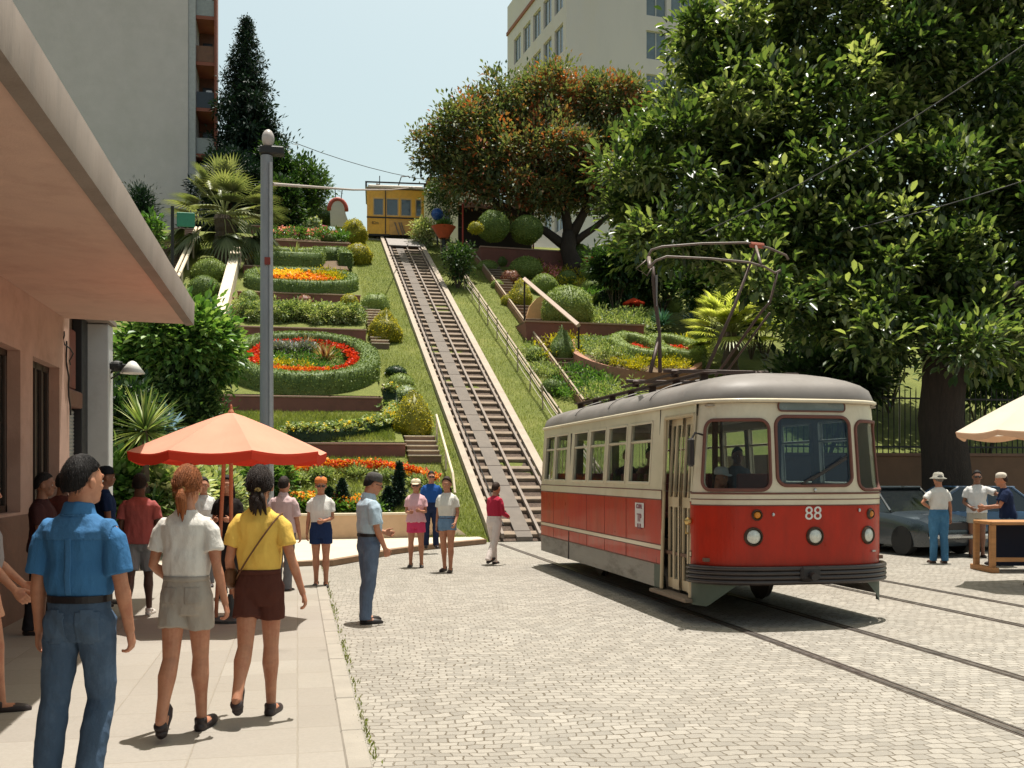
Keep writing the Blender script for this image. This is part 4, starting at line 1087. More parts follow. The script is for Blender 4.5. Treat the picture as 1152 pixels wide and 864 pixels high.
def hedge_strip(name, label, cat, pts, width, h, mat, zf, group=None, dens=260, L=.07, W=.04, closed=False, root=None, amp=.03, zb=-.15, pname=None):
    """clipped hedge of given width along pts (x, y); zf gives the ground"""
    n = len(pts); rs = []
    for i, (x, y) in enumerate(pts):
        a = V(pts[i - 1] if (closed or i) else pts[i]); b = V(pts[(i + 1) % n] if (closed or i < n - 1) else pts[i])
        t_ = (b - a).normalized(); nn_ = V((-t_[1], t_[0]))
        z = zf(x, y); ww = width[i] if hasattr(width, '__len__') else width
        r = []
        for u, v_ in ((-.5, zb), (-.52, h * .5), (-.49, h * .93), (-.38, h), (0, h * 1.02), (.38, h), (.49, h * .93), (.52, h * .5), (.5, zb)):
            q = V((x, y)) + nn_ * ww * u; e = 1 + amp * noise.noise(V((x * 2, y * 2, u * 3)))
            zz_ = zf(q[0], q[1]) if v_ < 0 else (z * .35 + .65 * zf(q[0], q[1]))
            r.append(V((q[0], q[1], zz_ + v_ * e)))
        rs.append(r)
    if closed: rs.append(rs[0])
    mb = MB(); mb.rings(rs, closed=False, cap=False)
    if not closed:
        for r in (rs[0], rs[-1]): mb.add(r, [tuple(range(9))]); mb.quad(r[0], r[1], r[7], r[8]); mb.quad(r[1], r[2], r[6], r[7]); 
    if root is None:
        c_ = V((sum(p[0] for p in pts) / n, sum(p[1] for p in pts) / n, 0)); c_.z = zf(c_.x, c_.y)
        o = leafy_build(name, mb.shift(-c_), mat, None, dens, L, W)
        o.location = c_; tag(o, label, cat, group); return o
    return leafy_build(pname or name, mb, mat, root, dens, L, W, world=True)
def ell(cx, cy, rx, ry, n=40, a0=0, a1=360, e=1.0):
    out = []
    for i in range(n):
        a = R(a0 + (a1 - a0) * i / (n if abs(a1 - a0) == 360 else n - 1)); c_, s_ = math.cos(a), math.sin(a)
        out.append((cx + rx * math.copysign(abs(c_) ** e, c_), cy + ry * math.copysign(abs(s_) ** e, s_)))
    return out
def flowers(name, root, pts, width, n, mat, zf, h=.18, L=.09, lmat=None, world=True):
    """tufts of petals scattered along a line of points"""
    pts = np.array(pts, float); k = NR.integers(0, len(pts) - 1, n); t_ = NR.random(n)[:, None]
    p = pts[k] * (1 - t_) + pts[k + 1] * t_; p = p + NR.normal(size=(n, 2)) * width * .3
    z = np.array([zf(a, b) for a, b in p]) + h * (.5 + .6 * NR.random(n))
    C = np.column_stack([p, z]); per = 6; ci = np.repeat(np.arange(n), per)
    P = C[ci] + NR.normal(size=(n * per, 3)) * .03; D = rdir(n * per); D[:, 2] = abs(D[:, 2]) * .6 + .2
    Nn = rdir(n * per) * .5; Nn[:, 2] += 1
    v_, q, r = leafcards(P, D, Nn, L, L * .7, np.clip(NR.random(n)[ci] * .7 + .3 * NR.random(n * per), 0, 1))
    if world and root is not None: v_ = v_ - np.array(root.location)
    return np_mesh(name, v_, q, mat, r, root)
def leafpatch(name, root, cpts, n, mat, rc=.2, L=.1, W=.05, per=30, up=.6, world=True):
    """low plants: clumps of leaves at (x,y,z) centres"""
    C = np.array(cpts, float); k = NR.integers(0, len(C), n); m = n * per; ci = np.repeat(np.arange(n), per)
    C2 = C[k] + NR.normal(size=(n, 3)) * np.array([.12, .12, .02])
    P = C2[ci] + NR.normal(size=(m, 3)) * rc * np.array([.5, .5, .35]); D = (P - C2[ci]) / rc + rdir(m) * .5; D[:, 2] += up
    Nn = rdir(m) * .6; Nn[:, 2] += 1
    v_, q, r = leafcards(P, D, Nn, L * (.6 + .8 * NR.random(m)), W, np.clip(.5 * NR.random(n)[ci] + .5 * NR.random(m), 0, 1))
    if world and root is not None: v_ = v_ - np.array(root.location)
    return np_mesh(name, v_, q, mat, r, root)
zf = lambda x, y: bedz(y)
hzf = lambda x, y: hz(x, y)
# big oval bed
ob1 = thing('oval_flower_bed', 'large oval bed with a clipped hedge rim and a ring of red flowers', 'flower bed', (.2, 36.4, bedz(36.4)))
hedge_strip('hedge_rim', '', '', ell(.2, 36.15, 2.3, 2.72, 44, e=.92), .6, .6, L_hedge, zf, closed=True, root=ob1, dens=500, L=.06)
flowers('red_flower_ring', ob1, ell(.25, 36.5, 1.75, 2.05, 44) + [ell(.25, 36.5, 1.75, 2.05, 44)[0]], .26, 900, F_red, zf, .36, .10)
leafpatch('ground_cover', ob1, [(x, y, bedz(y) + .25) for x, y in [(random.uniform(-1.4, 1.5), random.uniform(34.8, 38.2)) for _ in range(60)] if ((x - .2) / 1.5) ** 2 + ((y - 36.4) / 1.8) ** 2 < 1], 120, L_fresh, .25)
leafpatch('golden_plants', ob1, [(-.5 + random.uniform(-.7, .7), 35.3 + random.uniform(-.4, .4), bedz(35.3) + .3) for _ in range(20)], 50, L_gold, .22)
leafpatch('grey_succulents', ob1, [(-.2 + random.uniform(-.8, .6), 37.5 + random.uniform(-.4, .4), bedz(37.5) + .35) for _ in range(20)], 60, L_grey, .22, .12, .06)
leafpatch('orange_flowers', ob1, [(x, 34.55 + .3 * abs(x) * .3, bedz(34.6) + .35) for x in np.linspace(-1.0, 1.1, 14)], 40, F_org, .12, .07, .05)
def rosette(name, root, c, n, L, W, mat, el=(10, 80), droop=.35, world=True, seg=3):
    az = NR.uniform(0, 2 * PI, n); e_ = np.radians(NR.uniform(el[0], el[1], n))
    D = np.stack([np.cos(az) * np.cos(e_), np.sin(az) * np.cos(e_), np.sin(e_)], 1)
    P = np.array(c)[None] + D * .05
    v_, q, r = blades(P, D, L * NR.uniform(.7, 1.1, n), W, NR.random(n), seg, droop * NR.uniform(.5, 1.5, n))
    if world and root is not None: v_ = v_ - np.array(root.location)
    return np_mesh(name, v_, q, mat, r, root)
rosette('spiky_red_plant', ob1, (.95, 36.2, bedz(36.2) + .2), 90, 1.0, .05, L_rust, (15, 85), .25)
rosette('spiky_red_plant', ob1, (.3, 37.6, bedz(37.6) + .3), 50, .7, .05, L_rust, (15, 85), .25)
# orange oval bed
ob2 = thing('oval_flower_bed', 'upper oval bed of orange and yellow flowers inside a dark hedge', 'flower bed', (.2, 47.4, bedz(47.4)))
hedge_strip('hedge_rim', '', '', ell(.2, 47.3, 2.25, 1.75, 36, e=.75), .5, .5, L_hedge, zf, closed=True, root=ob2, dens=320, L=.08)
flowers('orange_flowers', ob2, [(random.uniform(-1.5, 1.8), random.uniform(46.3, 48.2)) for _ in range(50)], .3, 500, F_org, zf, .42, .12)
flowers('yellow_flowers', ob2, [(random.uniform(-1.3, .6), random.uniform(46.6, 48.5)) for _ in range(50)], .3, 300, F_yel, zf, .45, .12)
leafpatch('golden_plants', ob2, [(1.5, 47.6, bedz(47.6) + .4), (1.1, 48, bedz(48) + .4), (1.7, 47.2, bedz(47.2) + .3)], 60, L_gold, .35, .1)
rosette('sword_leaves', ob2, (-1.6, 47.2, bedz(47.2) + .3), 20, .8, .06, L_yucca, (40, 85))
# pale shrub row
ps = thing('shrub_row', 'row of pale green white-tipped shrubs above the oval flower bed', 'shrub', (.2, 41.8, bedz(41.8)))
mb = []
for k in range(16):
    x = -2.2 + k * .30; y = 41.2 + random.uniform(-.3, .5)
    v_, q, r = crown([(x - .2, y - 41.8, bedz(y) + .28 - bedz(41.8), .38, .55, .42)], 45, .14, 26, .10, .055, .35, .6)
    mb.append((v_, q, r))
v_, q, r = cat_leaves(mb); np_mesh('foliage', v_, q, L_pale, r, ps)
# angular hedges
hedge_strip('angular_hedge', 'angular clipped hedge stepping round the upper terrace corner', 'hedge', [(-2.0, 50.5), (-.6, 50.45), (.9, 50.5), (1.1, 52.6), (2.3, 52.9), (2.35, 51.0)], .62, .62, L_hedge, zf, dens=260, L=.09)
hedge_strip('low_hedge', 'low pale clipped hedge behind the angular one', 'hedge', [(-1.9, 53.6), (0, 53.2), (1.0, 53.9), (2.2, 54.0)], .6, .4, L_topi, zf, dens=260, L=.09)
aga = thing('agave', 'green agave rosette in the angular hedge corner', 'plant', (-.1, 52.0, bedz(52)))
rosette('leaves', aga, (-.1, 52.0, bedz(52) + .1), 26, .85, .14, L_yucca, (15, 80), .1)
# pink parasol terrace
ptr = thing('ground_cover_bed', 'leafy bed with pink and white blooms on the parasol terrace', 'flower bed', (.4, 56.3, bedz(56.3)))
leafpatch('foliage', ptr, [(random.uniform(-1.8, 2.6), random.uniform(55.2, 57.8), bedz(56) + .3) for _ in range(60)], 130, L_fresh, .3, .16, .07)
flowers('pink_flowers', ptr, [(random.uniform(-1.6, 2.2), random.uniform(55.2, 57.6)) for _ in range(50)], .3, 160, F_pink, zf, .5, .12)
hedge_strip('round_topped_hedge', 'long leafy hedge along the very top terrace', 'hedge', [(-3.2, 61.5), (-1.5, 61.3), (0, 61.3), (1.3, 61.0)], 1.2, 1.15, L_pale, lambda x, y: 15.3, dens=160, L=.16, W=.09, amp=.3)
# lawn with pale arc of flowers
fa = thing('flower_arc', 'curved border of pale yellow blooms edging the small lawn terrace', 'flower bed', (1.2, 30.8, bedz(30.8)))
arc = [(x, y) for x, y in ell(.0, 32.4, 3.0, 2.45, 30, -95, 15)] 
hedge_strip('low_rim', '', '', arc, .42, .26, L_dark, zf, root=fa, dens=200, L=.07)
flowers('pale_flowers', fa, arc, .42, 900, L_pale, zf, .34, .10); flowers('yellow_flowers', fa, arc, .35, 160, F_yel, zf, .36, .08)
arc2 = [tuple(hill(px, py).xy) for px, py in ((310, 548), (335, 538), (360, 533), (400, 531), (440, 534), (470, 541), (492, 549))]
fb = thing('flower_arc', 'long arc of orange and red flowers across the bottom lawn', 'flower bed', (1.2, 28, hz(1, 28)))
flowers('orange_flowers', fb, arc2, .22, 330, F_org, hzf, .28, .09); flowers('red_flowers', fb, arc2, .22, 260, F_red, hzf, .30, .08)
leafpatch('leaves', fb, [(x, y - .3, hz(x, y - .3) + .12) for x, y in arc2], 170, L_pale, .18, .10, .05)
arc3 = [tuple(hill(px, py).xy) for px, py in ((330, 570), (352, 573), (372, 571), (395, 575), (415, 578))]
fc = thing('flower_arc', 'small bed of orange flowers right behind the tan wall', 'flower bed', (0, 26, hz(0, 26)))
flowers('orange_flowers', fc, arc3, .3, 150, F_org, hzf, .3, .08); flowers('yellow_flowers', fc, arc3, .3, 70, F_yel, hzf, .3, .08)
leafpatch('leaves', fc, [(x, y, hz(x, y) + .1) for x, y in arc3], 120, L_fresh, .2, .1, .05)

# ---------------------------------------------------------------- topiary and shrubs
def topi(name, label, px, py, r, mat, squash=1., group=None, cone=False, cat='shrub', off=0., dens=None, on=None, L=None, amp=.05, stalk=False):
    """clipped plant whose middle shows at px, py with radius r pixels"""
    if on is None: b = hill(px, py + r * squash * .85)
    else: b = on
    k = ppm(b); rm = r / k; b = V((b.x, b.y + rm * .6, b.z)); 
    mb = MB(); sd_ = random.random() * 90
    if cone:
        def fn(d): return (1 + amp * 2 * noise.noise(V((d.x * 3 + sd_, d.y * 3, d.z * 3))))
    else:
        def fn(d): return 1 + amp * noise.noise(V((d.x * 2.5 + sd_, d.y * 2.5, d.z * 2.5))) * 2
    hgt = rm * squash
    mb.ball((0, 0, hgt * .8), (rm, rm, hgt), 22, 14, fn=fn)
    if cone: mb.v = [(x * (1 - .62 * max(0, min(1, (z / hgt - .6) / 1.2))), y * (1 - .62 * max(0, min(1, (z / hgt - .6) / 1.2))), z) for x, y, z in mb.v]
    ar = 4 * PI * rm * rm; L_ = L or max(.05, .022 + rm * .055)
    o = leafy_build(name, mb, mat, None, dens or min(900, 9000 / ar), L_, L_ * .55, .6 if amp < .1 else .9, jitter=.03 if amp < .1 else .08)
    o.location = b; o['crown_r'] = 0; del o['crown_r']
    tag(o, label, cat, group); return o
GT = 'clipped bushes along the funicular track'
topi('golden_bush', 'golden bush beside the yellow car, highest of the track-side row', 398, 262, 14, L_gold, 1.15, GT, amp=.15)
topi('golden_bush', 'golden bush next down from the one by the yellow car', 404, 286, 15, L_gold, .95, GT, amp=.15)
topi('golden_bush', 'small golden cone bush left of the top bushes', 385, 252, 8, L_gold, 1.4, GT, cone=True, amp=.15)
topi('round_bush', 'pale green round bush by the upper garden stairs', 423, 341, 15, L_topi, .9, GT, amp=.1)
topi('golden_bush', 'golden two-tiered bush beside the upper garden stairs', 434, 368, 19, L_gold, 1.15, GT, cone=True, amp=.2)
topi('box_hedge', 'dark flat-topped clipped block on the grass verge', 446, 418, 12, L_dark, .6, GT)
topi('round_bush', 'low round golden-green bush above the pale bush', 452, 431, 15, L_topi, .75, GT, amp=.08)
topi('round_bush', 'pale mottled round bush right above the lowest golden cone', 458, 447, 16, L_pale, .9, GT, amp=.1)
topi('golden_cone_bush', 'large golden cone-shaped bush, lowest beside the track', 466, 468, 23, L_gold, 1.35, GT, cone=True, amp=.12)
GL = 'clipped round bushes at the left garden edge'
topi('round_bush', 'upper clipped green bush beside the cream railing', 235, 304, 20, L_topi, .75, GL)
topi('round_bush', 'lower clipped green bush beside the cream railing', 229, 324, 18, L_hedge, .9, GL)
# small cypress trees behind the tan wall
for i, (px, py0, py1, lb) in enumerate(((449, 518, 568, 'tallest dark dwarf conifer beside the standing man in pale blue shirt'), (385, 538, 572, 'dark dwarf conifer behind the low tan wall, second from the left'), (370, 548, 574, 'short dark dwarf conifer behind the low tan wall, leftmost'), (437, 548, 572, 'small stubby dwarf conifer left of the tallest one'))):
    b = hill(px, py1); k_ = ppm(b); h_ = (py1 - py0) / k_; r_ = 9 / k_
    tr = thing('dwarf_conifer', lb, 'tree', b, 0, 'dwarf conifers behind the tan wall')
    m1 = MB(); m1.tube([(0, 0, -.1), (0, 0, h_ * .5)], [.05, .03], 8); m1.build('trunk', bark_b, tr)
    pr = []
    for q in range(9):
        z = h_ * (.12 + .86 * q / 9); rr = r_ * (1 - q / 9.3)
        v_, qq, r = crown([(0, 0, z, rr, rr, h_ * .05)], 14, rr * .5, 24, .09, .03, .3, 0)
        pr.append((v_, qq, r))
    v_, qq, r = cat_leaves(pr); np_mesh('foliage', v_, qq, L_con, r, tr)

# ---------------------------------------------------------------- steps on the left garden
def stairs(label, x0, x1, y0, y1, n, zfn, mat_t, group=None, riser=None):
    st = thing('garden_steps', label, 'steps', ((x0 + x1) / 2, y0, zfn(y0)), 0, group)
    dy = (y1 - y0) / n
    bd = MB()
    for i in range(n):
        ya = y0 + i * dy; z = zfn(ya + dy) + .06
        bd.bx(x0 + .02, x1 - .02, ya + .03, ya + dy + .06, z - .55, z - .045)
    bd.build('step_body', riser or M('step_riser', (.18, .12, .085), .9), st, world=True)
    for i in range(n):
        ya = y0 + i * dy; z = zfn(ya + dy) + .06
        tr = MB(); tr.bx(x0, x1, ya, ya + dy + .02, z - .042, z, .01); tr.build('tread', mat_t, st, world=True)
    return st
tread = M('tread_stone', (.50, .42, .32), .9, .15, 4, .3, 40)
tzf = lambda y: tz(y) + .06
stairs('middle garden steps between the pale shrubs and golden bush', 2.75, 3.45, 39.0, 45.4, 17, tzf, tread)
stairs('short garden steps beside the big oval hedge', 2.8, 3.6, 33.0, 35.0, 6, tzf, tread)
s1 = stairs('lowest garden steps with a pale sloping handrail', 3.1, 4.05, 29.0, 30.7, 5, tzf, tread)
hr_ = MB(); hr_.tube([on_slope(4.1, 26.9, .15), on_slope(4.1, 27.3, .5), on_slope(4.1, 30.6, .8)], .035, 8); hr_.tube([on_slope(4.1, 30.5, -.1), on_slope(4.1, 30.5, .8)], .03, 8); hr_.tube([on_slope(4.1, 28.6, -.1), on_slope(4.1, 28.6, .62)], .03, 8)
hr_.build('handrail', creamw, s1, world=True)
# far left: cream stair wall, brown steps, cream railing
cw = thing('stair_wall', 'sloping cream wall climbing beside the left garden stairs', 'wall', (-3.2, 38, tz(38)))
mb = MB(); rs = []
for y in np.linspace(31, 52, 22): rs.append([V((-3.15, y, tz(y) - .5)), V((-2.7, y, tz(y) - .5)), V((-2.7, y, tz(y) + .75)), V((-3.15, y, tz(y) + .75))])
mb.rings(rs); mb.build('wall_body', creamw, cw, world=True)
stairs('narrow brick steps between the cream wall and the oval hedge', -2.68, -2.42, 29.6, 45, 34, lambda y: tz(y) + .05, M('brick_tread', (.42, .24, .17), .9, .2))
stairs('dark steps climbing at the foot of the grey tower', -6.6, -5.2, 44, 58, 30, lambda y: tz(y) + .1, M('dark_tread', (.16, .12, .10), .9, .2))
rl = thing('stair_railing', 'pale sloping railing left of the clipped bushes', 'railing', (-5.1, 50, tz(50)))
for k, xx in enumerate((-5.12, -4.92)):
    mb = MB(); mb.tube([V((xx, y, tz(y) + .95)) for y in (45, 50, 55)], .075, 8); mb.build('rail', creamw, rl, world=True)
for y in (45.2, 47.5, 50, 52.5, 54.8): mb = MB(); mb.tube([(-5.02, y, tz(y) - .2), (-5.02, y, tz(y) + .95)], .05, 8); mb.build('post', creamw, rl, world=True)

# snail-like arch, pink parasol
sn_ = thing('white_arch', 'white rounded board with a red rim and two prongs on the top terrace', 'sign', at(380, 255, 60.5))
mb = MB(); poly = [(-.42, 0), (-.45, .8)] + [(.45 * -math.cos(a), 1.05 + .5 * math.sin(a)) for a in np.linspace(0, PI, 12)] + [(.45, .8), (.7, .1), (.7, 0)]
vs = [V((x, -.06, z)) for x, z in poly] + [V((x, .06, z)) for x, z in poly]; n_ = len(poly)
mb.add(vs, [tuple(range(n_)), tuple(range(2 * n_ - 1, n_ - 1, -1))] + [(i, (i + 1) % n_, n_ + (i + 1) % n_, n_ + i) for i in range(n_)]); mb.build('board', M('white_board', (.62, .58, .50), .7, .05), sn_)
mb = MB(); mb.tube([V((.5 * -math.cos(a), 0, 1.0 + .62 * math.sin(a))) for a in np.linspace(-.1, PI + .1, 14)], .13, 8); mb.build('rim', M('red_rim', (.42, .08, .05), .6, .1), sn_, smooth=True)
mb = MB(); mb.tube([(-.12, 0, 1.7), (-.16, 0, 2.2)], .03, 6); mb.tube([(.2, 0, 1.7), (.26, 0, 2.2)], .03, 6); mb.build('prongs', M('black_iron', (.02, .02, .02), .6), sn_)
# ---------------------------------------------------------------- right side of the track
wood_l = M('weathered_rail_wood', (.42, .33, .24), .85, .2, 5, .4, 30)
fn_ = thing('wire_fence', 'thin wire fence on leaning posts along the grass strip beside the track', 'fence', (8.2, 40, tz(40)))
fx = lambda y: 7.75 + .012 * (57 - y)
posts_y = list(np.arange(27.5, 57.5, 1.9))
for y in posts_y:
    mb = MB(); mb.tube([on_slope(fx(y), y, -.2), on_slope(fx(y) + random.uniform(-.05, .05), y + random.uniform(-.05, .05), .85)], .028, 6); mb.build('post', wood_l, fn_, world=True)
for h_ in (.3, .55, .8):
    mb = MB(); pts = []
    for y in np.arange(27.5, 56.3, .63): pts.append(on_slope(fx(y), y, h_ - .04 * math.sin(PI * ((y - 27.5) % 1.9) / 1.9)))
    mb.tube(pts, .012, 5); mb.build('wire', M('fence_wire', (.45, .40, .33), .6), fn_, world=True)
gr2 = thing('pipe_rail', 'pair of pale pipes running down the slope next to the wire fence', 'pipe', (8.6, 40, tz(40)))
for dx in (0, .14): mb = MB(); mb.tube([on_slope(fx(y) + .35 + dx, y, .12) for y in (26.5, 36, 46, 57.5)], .03, 8); mb.build('pipe', wood_l, gr2, world=True)
# brown stringer and steps
a_, b_ = hill(524, 278), hill(652, 456)
stf = thing('hillside_stairs', 'long flight of timber steps with a brown edge board right of the track', 'steps', (b_.x, b_.y, b_.z))
def lineX(y): return b_.x + (a_.x - b_.x) * (y - b_.y) / (a_.y - b_.y)
mb = MB(); rs = []
for y in np.linspace(b_.y - .5, a_.y, 20):
    x = lineX(y); rs.append([on_slope(x - .06, y, -.3), on_slope(x + .06, y, -.3), on_slope(x + .06, y, .32), on_slope(x - .06, y, .32)])
mb.rings(rs); mb.build('edge_board', M('stringer_brown', (.27, .15, .095), .85, .25, 3, .4, 30, stain=(.14, .08, .05)), stf, world=True)
hb = MB(); hb.tube([on_slope(lineX(y), y, .38) for y in np.linspace(b_.y - .5, a_.y, 12)], .04, 6); hb.build('handrail', wood_l, stf, world=True)
n_ = 46; ysx = np.linspace(b_.y, a_.y - 1, n_)
for i in range(n_ - 1):
    y = ysx[i]; x = lineX(y) + .06; z = tz(ysx[i + 1]) + .05; dy = ysx[1] - ysx[0]
    mb = MB(); mb.bx(x, x + .85, y, y + dy + .03, z - .05, z, .008); mb.build('tread', sleeper, stf, world=True)
mb = MB()
for i in range(n_ - 1):
    y = ysx[i]; x = lineX(y) + .08; z = tz(ysx[i + 1]); dy = ysx[1] - ysx[0]
    mb.bx(x, x + .8, y + .05, y + dy + .04, z - .5, z - .005)
mb.build('step_body', M('step_riser', (.18, .12, .085), .9), stf, world=True)

def rwall(label, px0, px1, pyb, h_, depth=2.0, mat=plum, name='retaining_wall'):
    p0, p1 = hill(px0, pyb), hill(px1, pyb)
    p1.y = p0.y + .35 * (p1.y - p0.y)
    w_ = thing(name, label, 'wall', p0, 0, 'plum retaining walls of the right-hand garden')
    z0 = min(p0.z, p1.z); zt = z0 + h_
    dirv = (V((p1.x, p1.y, 0)) - V((p0.x, p0.y, 0))); Ln = dirv.length; dirv.normalize(); nn_ = V((-dirv.y, dirv.x, 0))
    A = V((p0.x, p0.y, 0)); B = A + dirv * Ln
    mb = MB(); mb.prism([(A.x, A.y), (B.x, B.y), (B + nn_ * depth).xy[:], (A + nn_ * depth).xy[:]], z0 - .8, zt - .06); mb.build('wall_face', mat, w_, world=True)
    e = .04; A2, B2 = A - dirv * e - nn_ * e, B + dirv * e - nn_ * e
    mb = MB(); mb.prism([A2.xy[:], B2.xy[:], (B2 + nn_ * (.3)).xy[:], (A2 + nn_ * (.3)).xy[:]], zt - .058, zt + .01); mb.build('coping', plum_cap, w_, world=True)
    mb = MB(); mb.prism([(A + nn_ * .27).xy[:], (B + nn_ * .27).xy[:], (B + nn_ * depth).xy[:], (A + nn_ * depth).xy[:]], zt - .058, zt + .02); mb.build('bed', soil, w_, world=True)
    return w_, A, B, nn_, zt
w1 = rwall('plum wall with two clipped balls on top, below the cafe awning', 541, 690, 299, 1.05, 3.2)
w2 = rwall('plum wall in front of the largest clipped ball', 592, 722, 384, .85, 2.4)
GB = 'clipped balls of the right-hand garden'
topi('round_bush', 'left one of two clipped balls on top of the plum wall', 557, 260, 18, L_hedge, .95, GB, on=V((*at(557, 272, 51.5).xy, w1[4] - .1)))
topi('round_bush', 'clipped ball on the plum wall, right of its twin', 595, 263, 18, L_hedge, .85, GB, on=V((*at(595, 272, 52).xy, w1[4] - .1)))
topi('golden_bush', 'small golden mound at the left end of the plum wall', 536, 270, 8, L_gold, .8, GB, on=V((*at(536, 272, 50.5).xy, w1[4] - .1)), amp=.1)
topi('round_bush', 'clipped ball below the broad tree trunk', 650, 288, 21, L_hedge, .8, GB)
topi('round_bush', 'mid green clipped ball left of the small red parasol, above the biggest one', 594, 301, 19, L_topi, .75, GB)
topi('round_bush', 'flat clipped green disc beside the timber stairs', 550, 299, 12, L_topi, .65, GB)
topi('cone_bush', 'tiny dark clipped cone beside the flat green disc', 565, 292, 7, L_hedge, 1.3, GB, cone=True)
topi('golden_cone_bush', 'golden cone bush left of the biggest clipped ball', 587, 331, 14, L_gold, 1.4, GB, cone=True, amp=.12)
topi('large_round_bush', 'biggest clipped green ball in the right-hand garden', 643, 333, 29, L_topi, .92, GB, dens=420, on=V((*at(643, 358, 43.2).xy, w2[4] - .02)))
topi('cone_bush', 'dark two-tiered cone bush in front of the plum wall', 635, 390, 15, L_hedge, 1.5, GB, cone=True, amp=.15)
topi('round_bush', 'shaded clipped mound right of the biggest ball', 690, 336, 20, L_dark, .6, GB)
topi('round_bush', 'brown-green low bush beside the timber stairs', 575, 312, 11, L_rust, .8, GB, amp=.15)
hd = hill(700, 374); hedge_strip('low_hedge', 'low dark clipped hedge under the plum wall', 'hedge', [tuple(hill(x, 392).xy) for x in (650, 680, 712)], .7, .45, L_hedge, hzf, dens=250)
# orange arch shape and pale beam
oa = thing('arch_slab', 'pale orange quarter-round slab leaning beside the golden cone bush', 'ornament', hill(603, 362))
mb = MB(); poly = [(0, 0), (1.15, 0), (1.15, 1.25), (.85, 1.2), (.5, 1.0), (.2, .65)]
n_ = len(poly); vs = [V((x - .5, -.12, z)) for x, z in poly] + [V((x - .5, .12, z)) for x, z in poly]
mb.add(vs, [tuple(range(n_)), tuple(range(2 * n_ - 1, n_ - 1, -1))] + [(i, (i + 1) % n_, n_ + (i + 1) % n_, n_ + i) for i in range(n_)]); mb.build('slab', M('orange_render', (.60, .36, .17), .85), oa)
dkp = bark_d
bm_ = thing('pale_beam', 'long pale pink beam sloping down across the plum wall', 'beam', at(590, 314, 43))
mb = MB(); A = V((0, 0, 0)); B = V(at(651, 366, 38.6)) - V(bm_.location); mb.tube([A, B], .10, 4, up=(0, 0, 1)); mb.build('beam', M('pale_pink_paint', (.62, .48, .40), .7, .05), bm_)
mb = MB(); mb.tube([A + V((0, 0, -.08)), A + V((0, 0, -2.2))], .04, 6); mb.build('post', dkp, bm_)
mb = MB(); mb.tube([B + V((0, 0, -.08)), B + V((0, 0, -.9))], .04, 6); mb.build('post', dkp, bm_)
# planter with spiral hedges
pc = hill(716, 412); k_ = ppm(pc)
rp = thing('round_planter', 'large round planter with brown rim, pale plants and looping green hedges', 'planter', (pc.x, pc.y, pc.z))
prx = 74 / k_; pry = 3.0
pz = lambda x, y: pc.z + .35 + (y - pc.y) * .36
pts = ell(pc.x, pc.y + .3, prx, pry, 44)
mb = MB(); rs = []
for (x, y), (x2, y2) in zip(pts + [pts[0]], ell(pc.x, pc.y + .3, prx - .28, pry - .28, 44) + [ell(pc.x, pc.y + .3, prx - .28, pry - .28, 44)[0]]):
    z = pz(x, y); rs.append([V((x, y, z - 1.2)), V((x, y, z + .12)), V((x2, y2, z + .12)), V((x2, y2, z - .3))])
mb.rings(rs, closed=False, cap=False); mb.build('rim', M('brick_rim', (.36, .18, .12), .85, .15, 4, .3, 30), rp, world=True)
mb = MB(); q = ell(pc.x, pc.y + .3, prx - .2, pry - .2, 44); mb.add([(x, y, pz(x, y) - .02) for x, y in q], [tuple(range(44))]); mb.build('bed', soil, rp, world=True)
for nm, cx_, rr_, mt in (('hedge_loop', -.05, 1, L_topi), ('hedge_loop', 1.5, 1, L_topi)):
    hedge_strip(nm, '', '', ell(pc.x + cx_ + .35, pc.y + .6, .80, 1.45, 26), .50, .50, mt, pz, closed=True, root=rp, dens=380, L=.06)
leafpatch('pale_plants', rp, [(pc.x + random.uniform(-1.9, -.6), pc.y + random.uniform(-1.3, 1.9), pc.z + .45 + .36 * 0) for _ in range(10)] + [(x, y, pz(x, y) + .12) for x, y in [(pc.x + random.uniform(-2.0, -.5), pc.y + random.uniform(-1.4, 2.2)) for _ in range(40)]], 170, L_pale, .26)
leafpatch('golden_plants', rp, [(x, y, pz(x, y) + .12) for x, y in [(pc.x + random.uniform(-1.4, 2.0), pc.y + random.uniform(-2.0, -.9)) for _ in range(30)] if ((x - pc.x) / prx) ** 2 + ((y - pc.y) / pry) ** 2 < .8], 90, L_gold, .22)
for cx_ in (.3, 1.85): flowers('red_flowers', rp, [(pc.x + cx_ + random.uniform(-.35, .35), pc.y + .5 + random.uniform(-.7, .7)) for _ in range(14)], .15, 160, F_red, pz, .25, .09)
# pale shrubs bed and blue agaves, palms
pb = thing('shrub_bed', 'pale grey-green shrub bed on the plum wall', 'shrub', hill(700, 362))
leafpatch('foliage', pb, [tuple(hill(random.uniform(668, 725), random.uniform(352, 368), .4)) for _ in range(30)], 100, L_pale, .4, .14, .07)
pb = thing('shrub_bed', 'golden and pale shrubs beside the dark cone bush', 'shrub', hill(650, 395))
leafpatch('foliage', pb, [tuple(hill(random.uniform(612, 660), random.uniform(378, 402), .2)) for _ in range(30)], 80, L_gold, .3, .12, .06)
pb = thing('shrub_bed', 'pale flowering shrubs at the foot of the timber stairs', 'shrub', hill(600, 405))
leafpatch('foliage', pb, [tuple(hill(px, py, .15)) for px, py in ((596, 392), (602, 402), (612, 412), (622, 420), (606, 415))], 60, L_pale, .3, .10, .05)
def plantros(name, label, cat, px, py, n, L, W, mat, el, droop, off=0.):
    b = hill(px, py); o = thing(name, label, cat, b); rosette('leaves', o, (b.x, b.y, b.z + off), n, L, W, mat, el, droop); return o
plantros('agave', 'blue-green feathery plant right of the pantograph arm', 'plant', 745, 372, 160, 1.1, .07, L_teal, (5, 80), .3, .2)
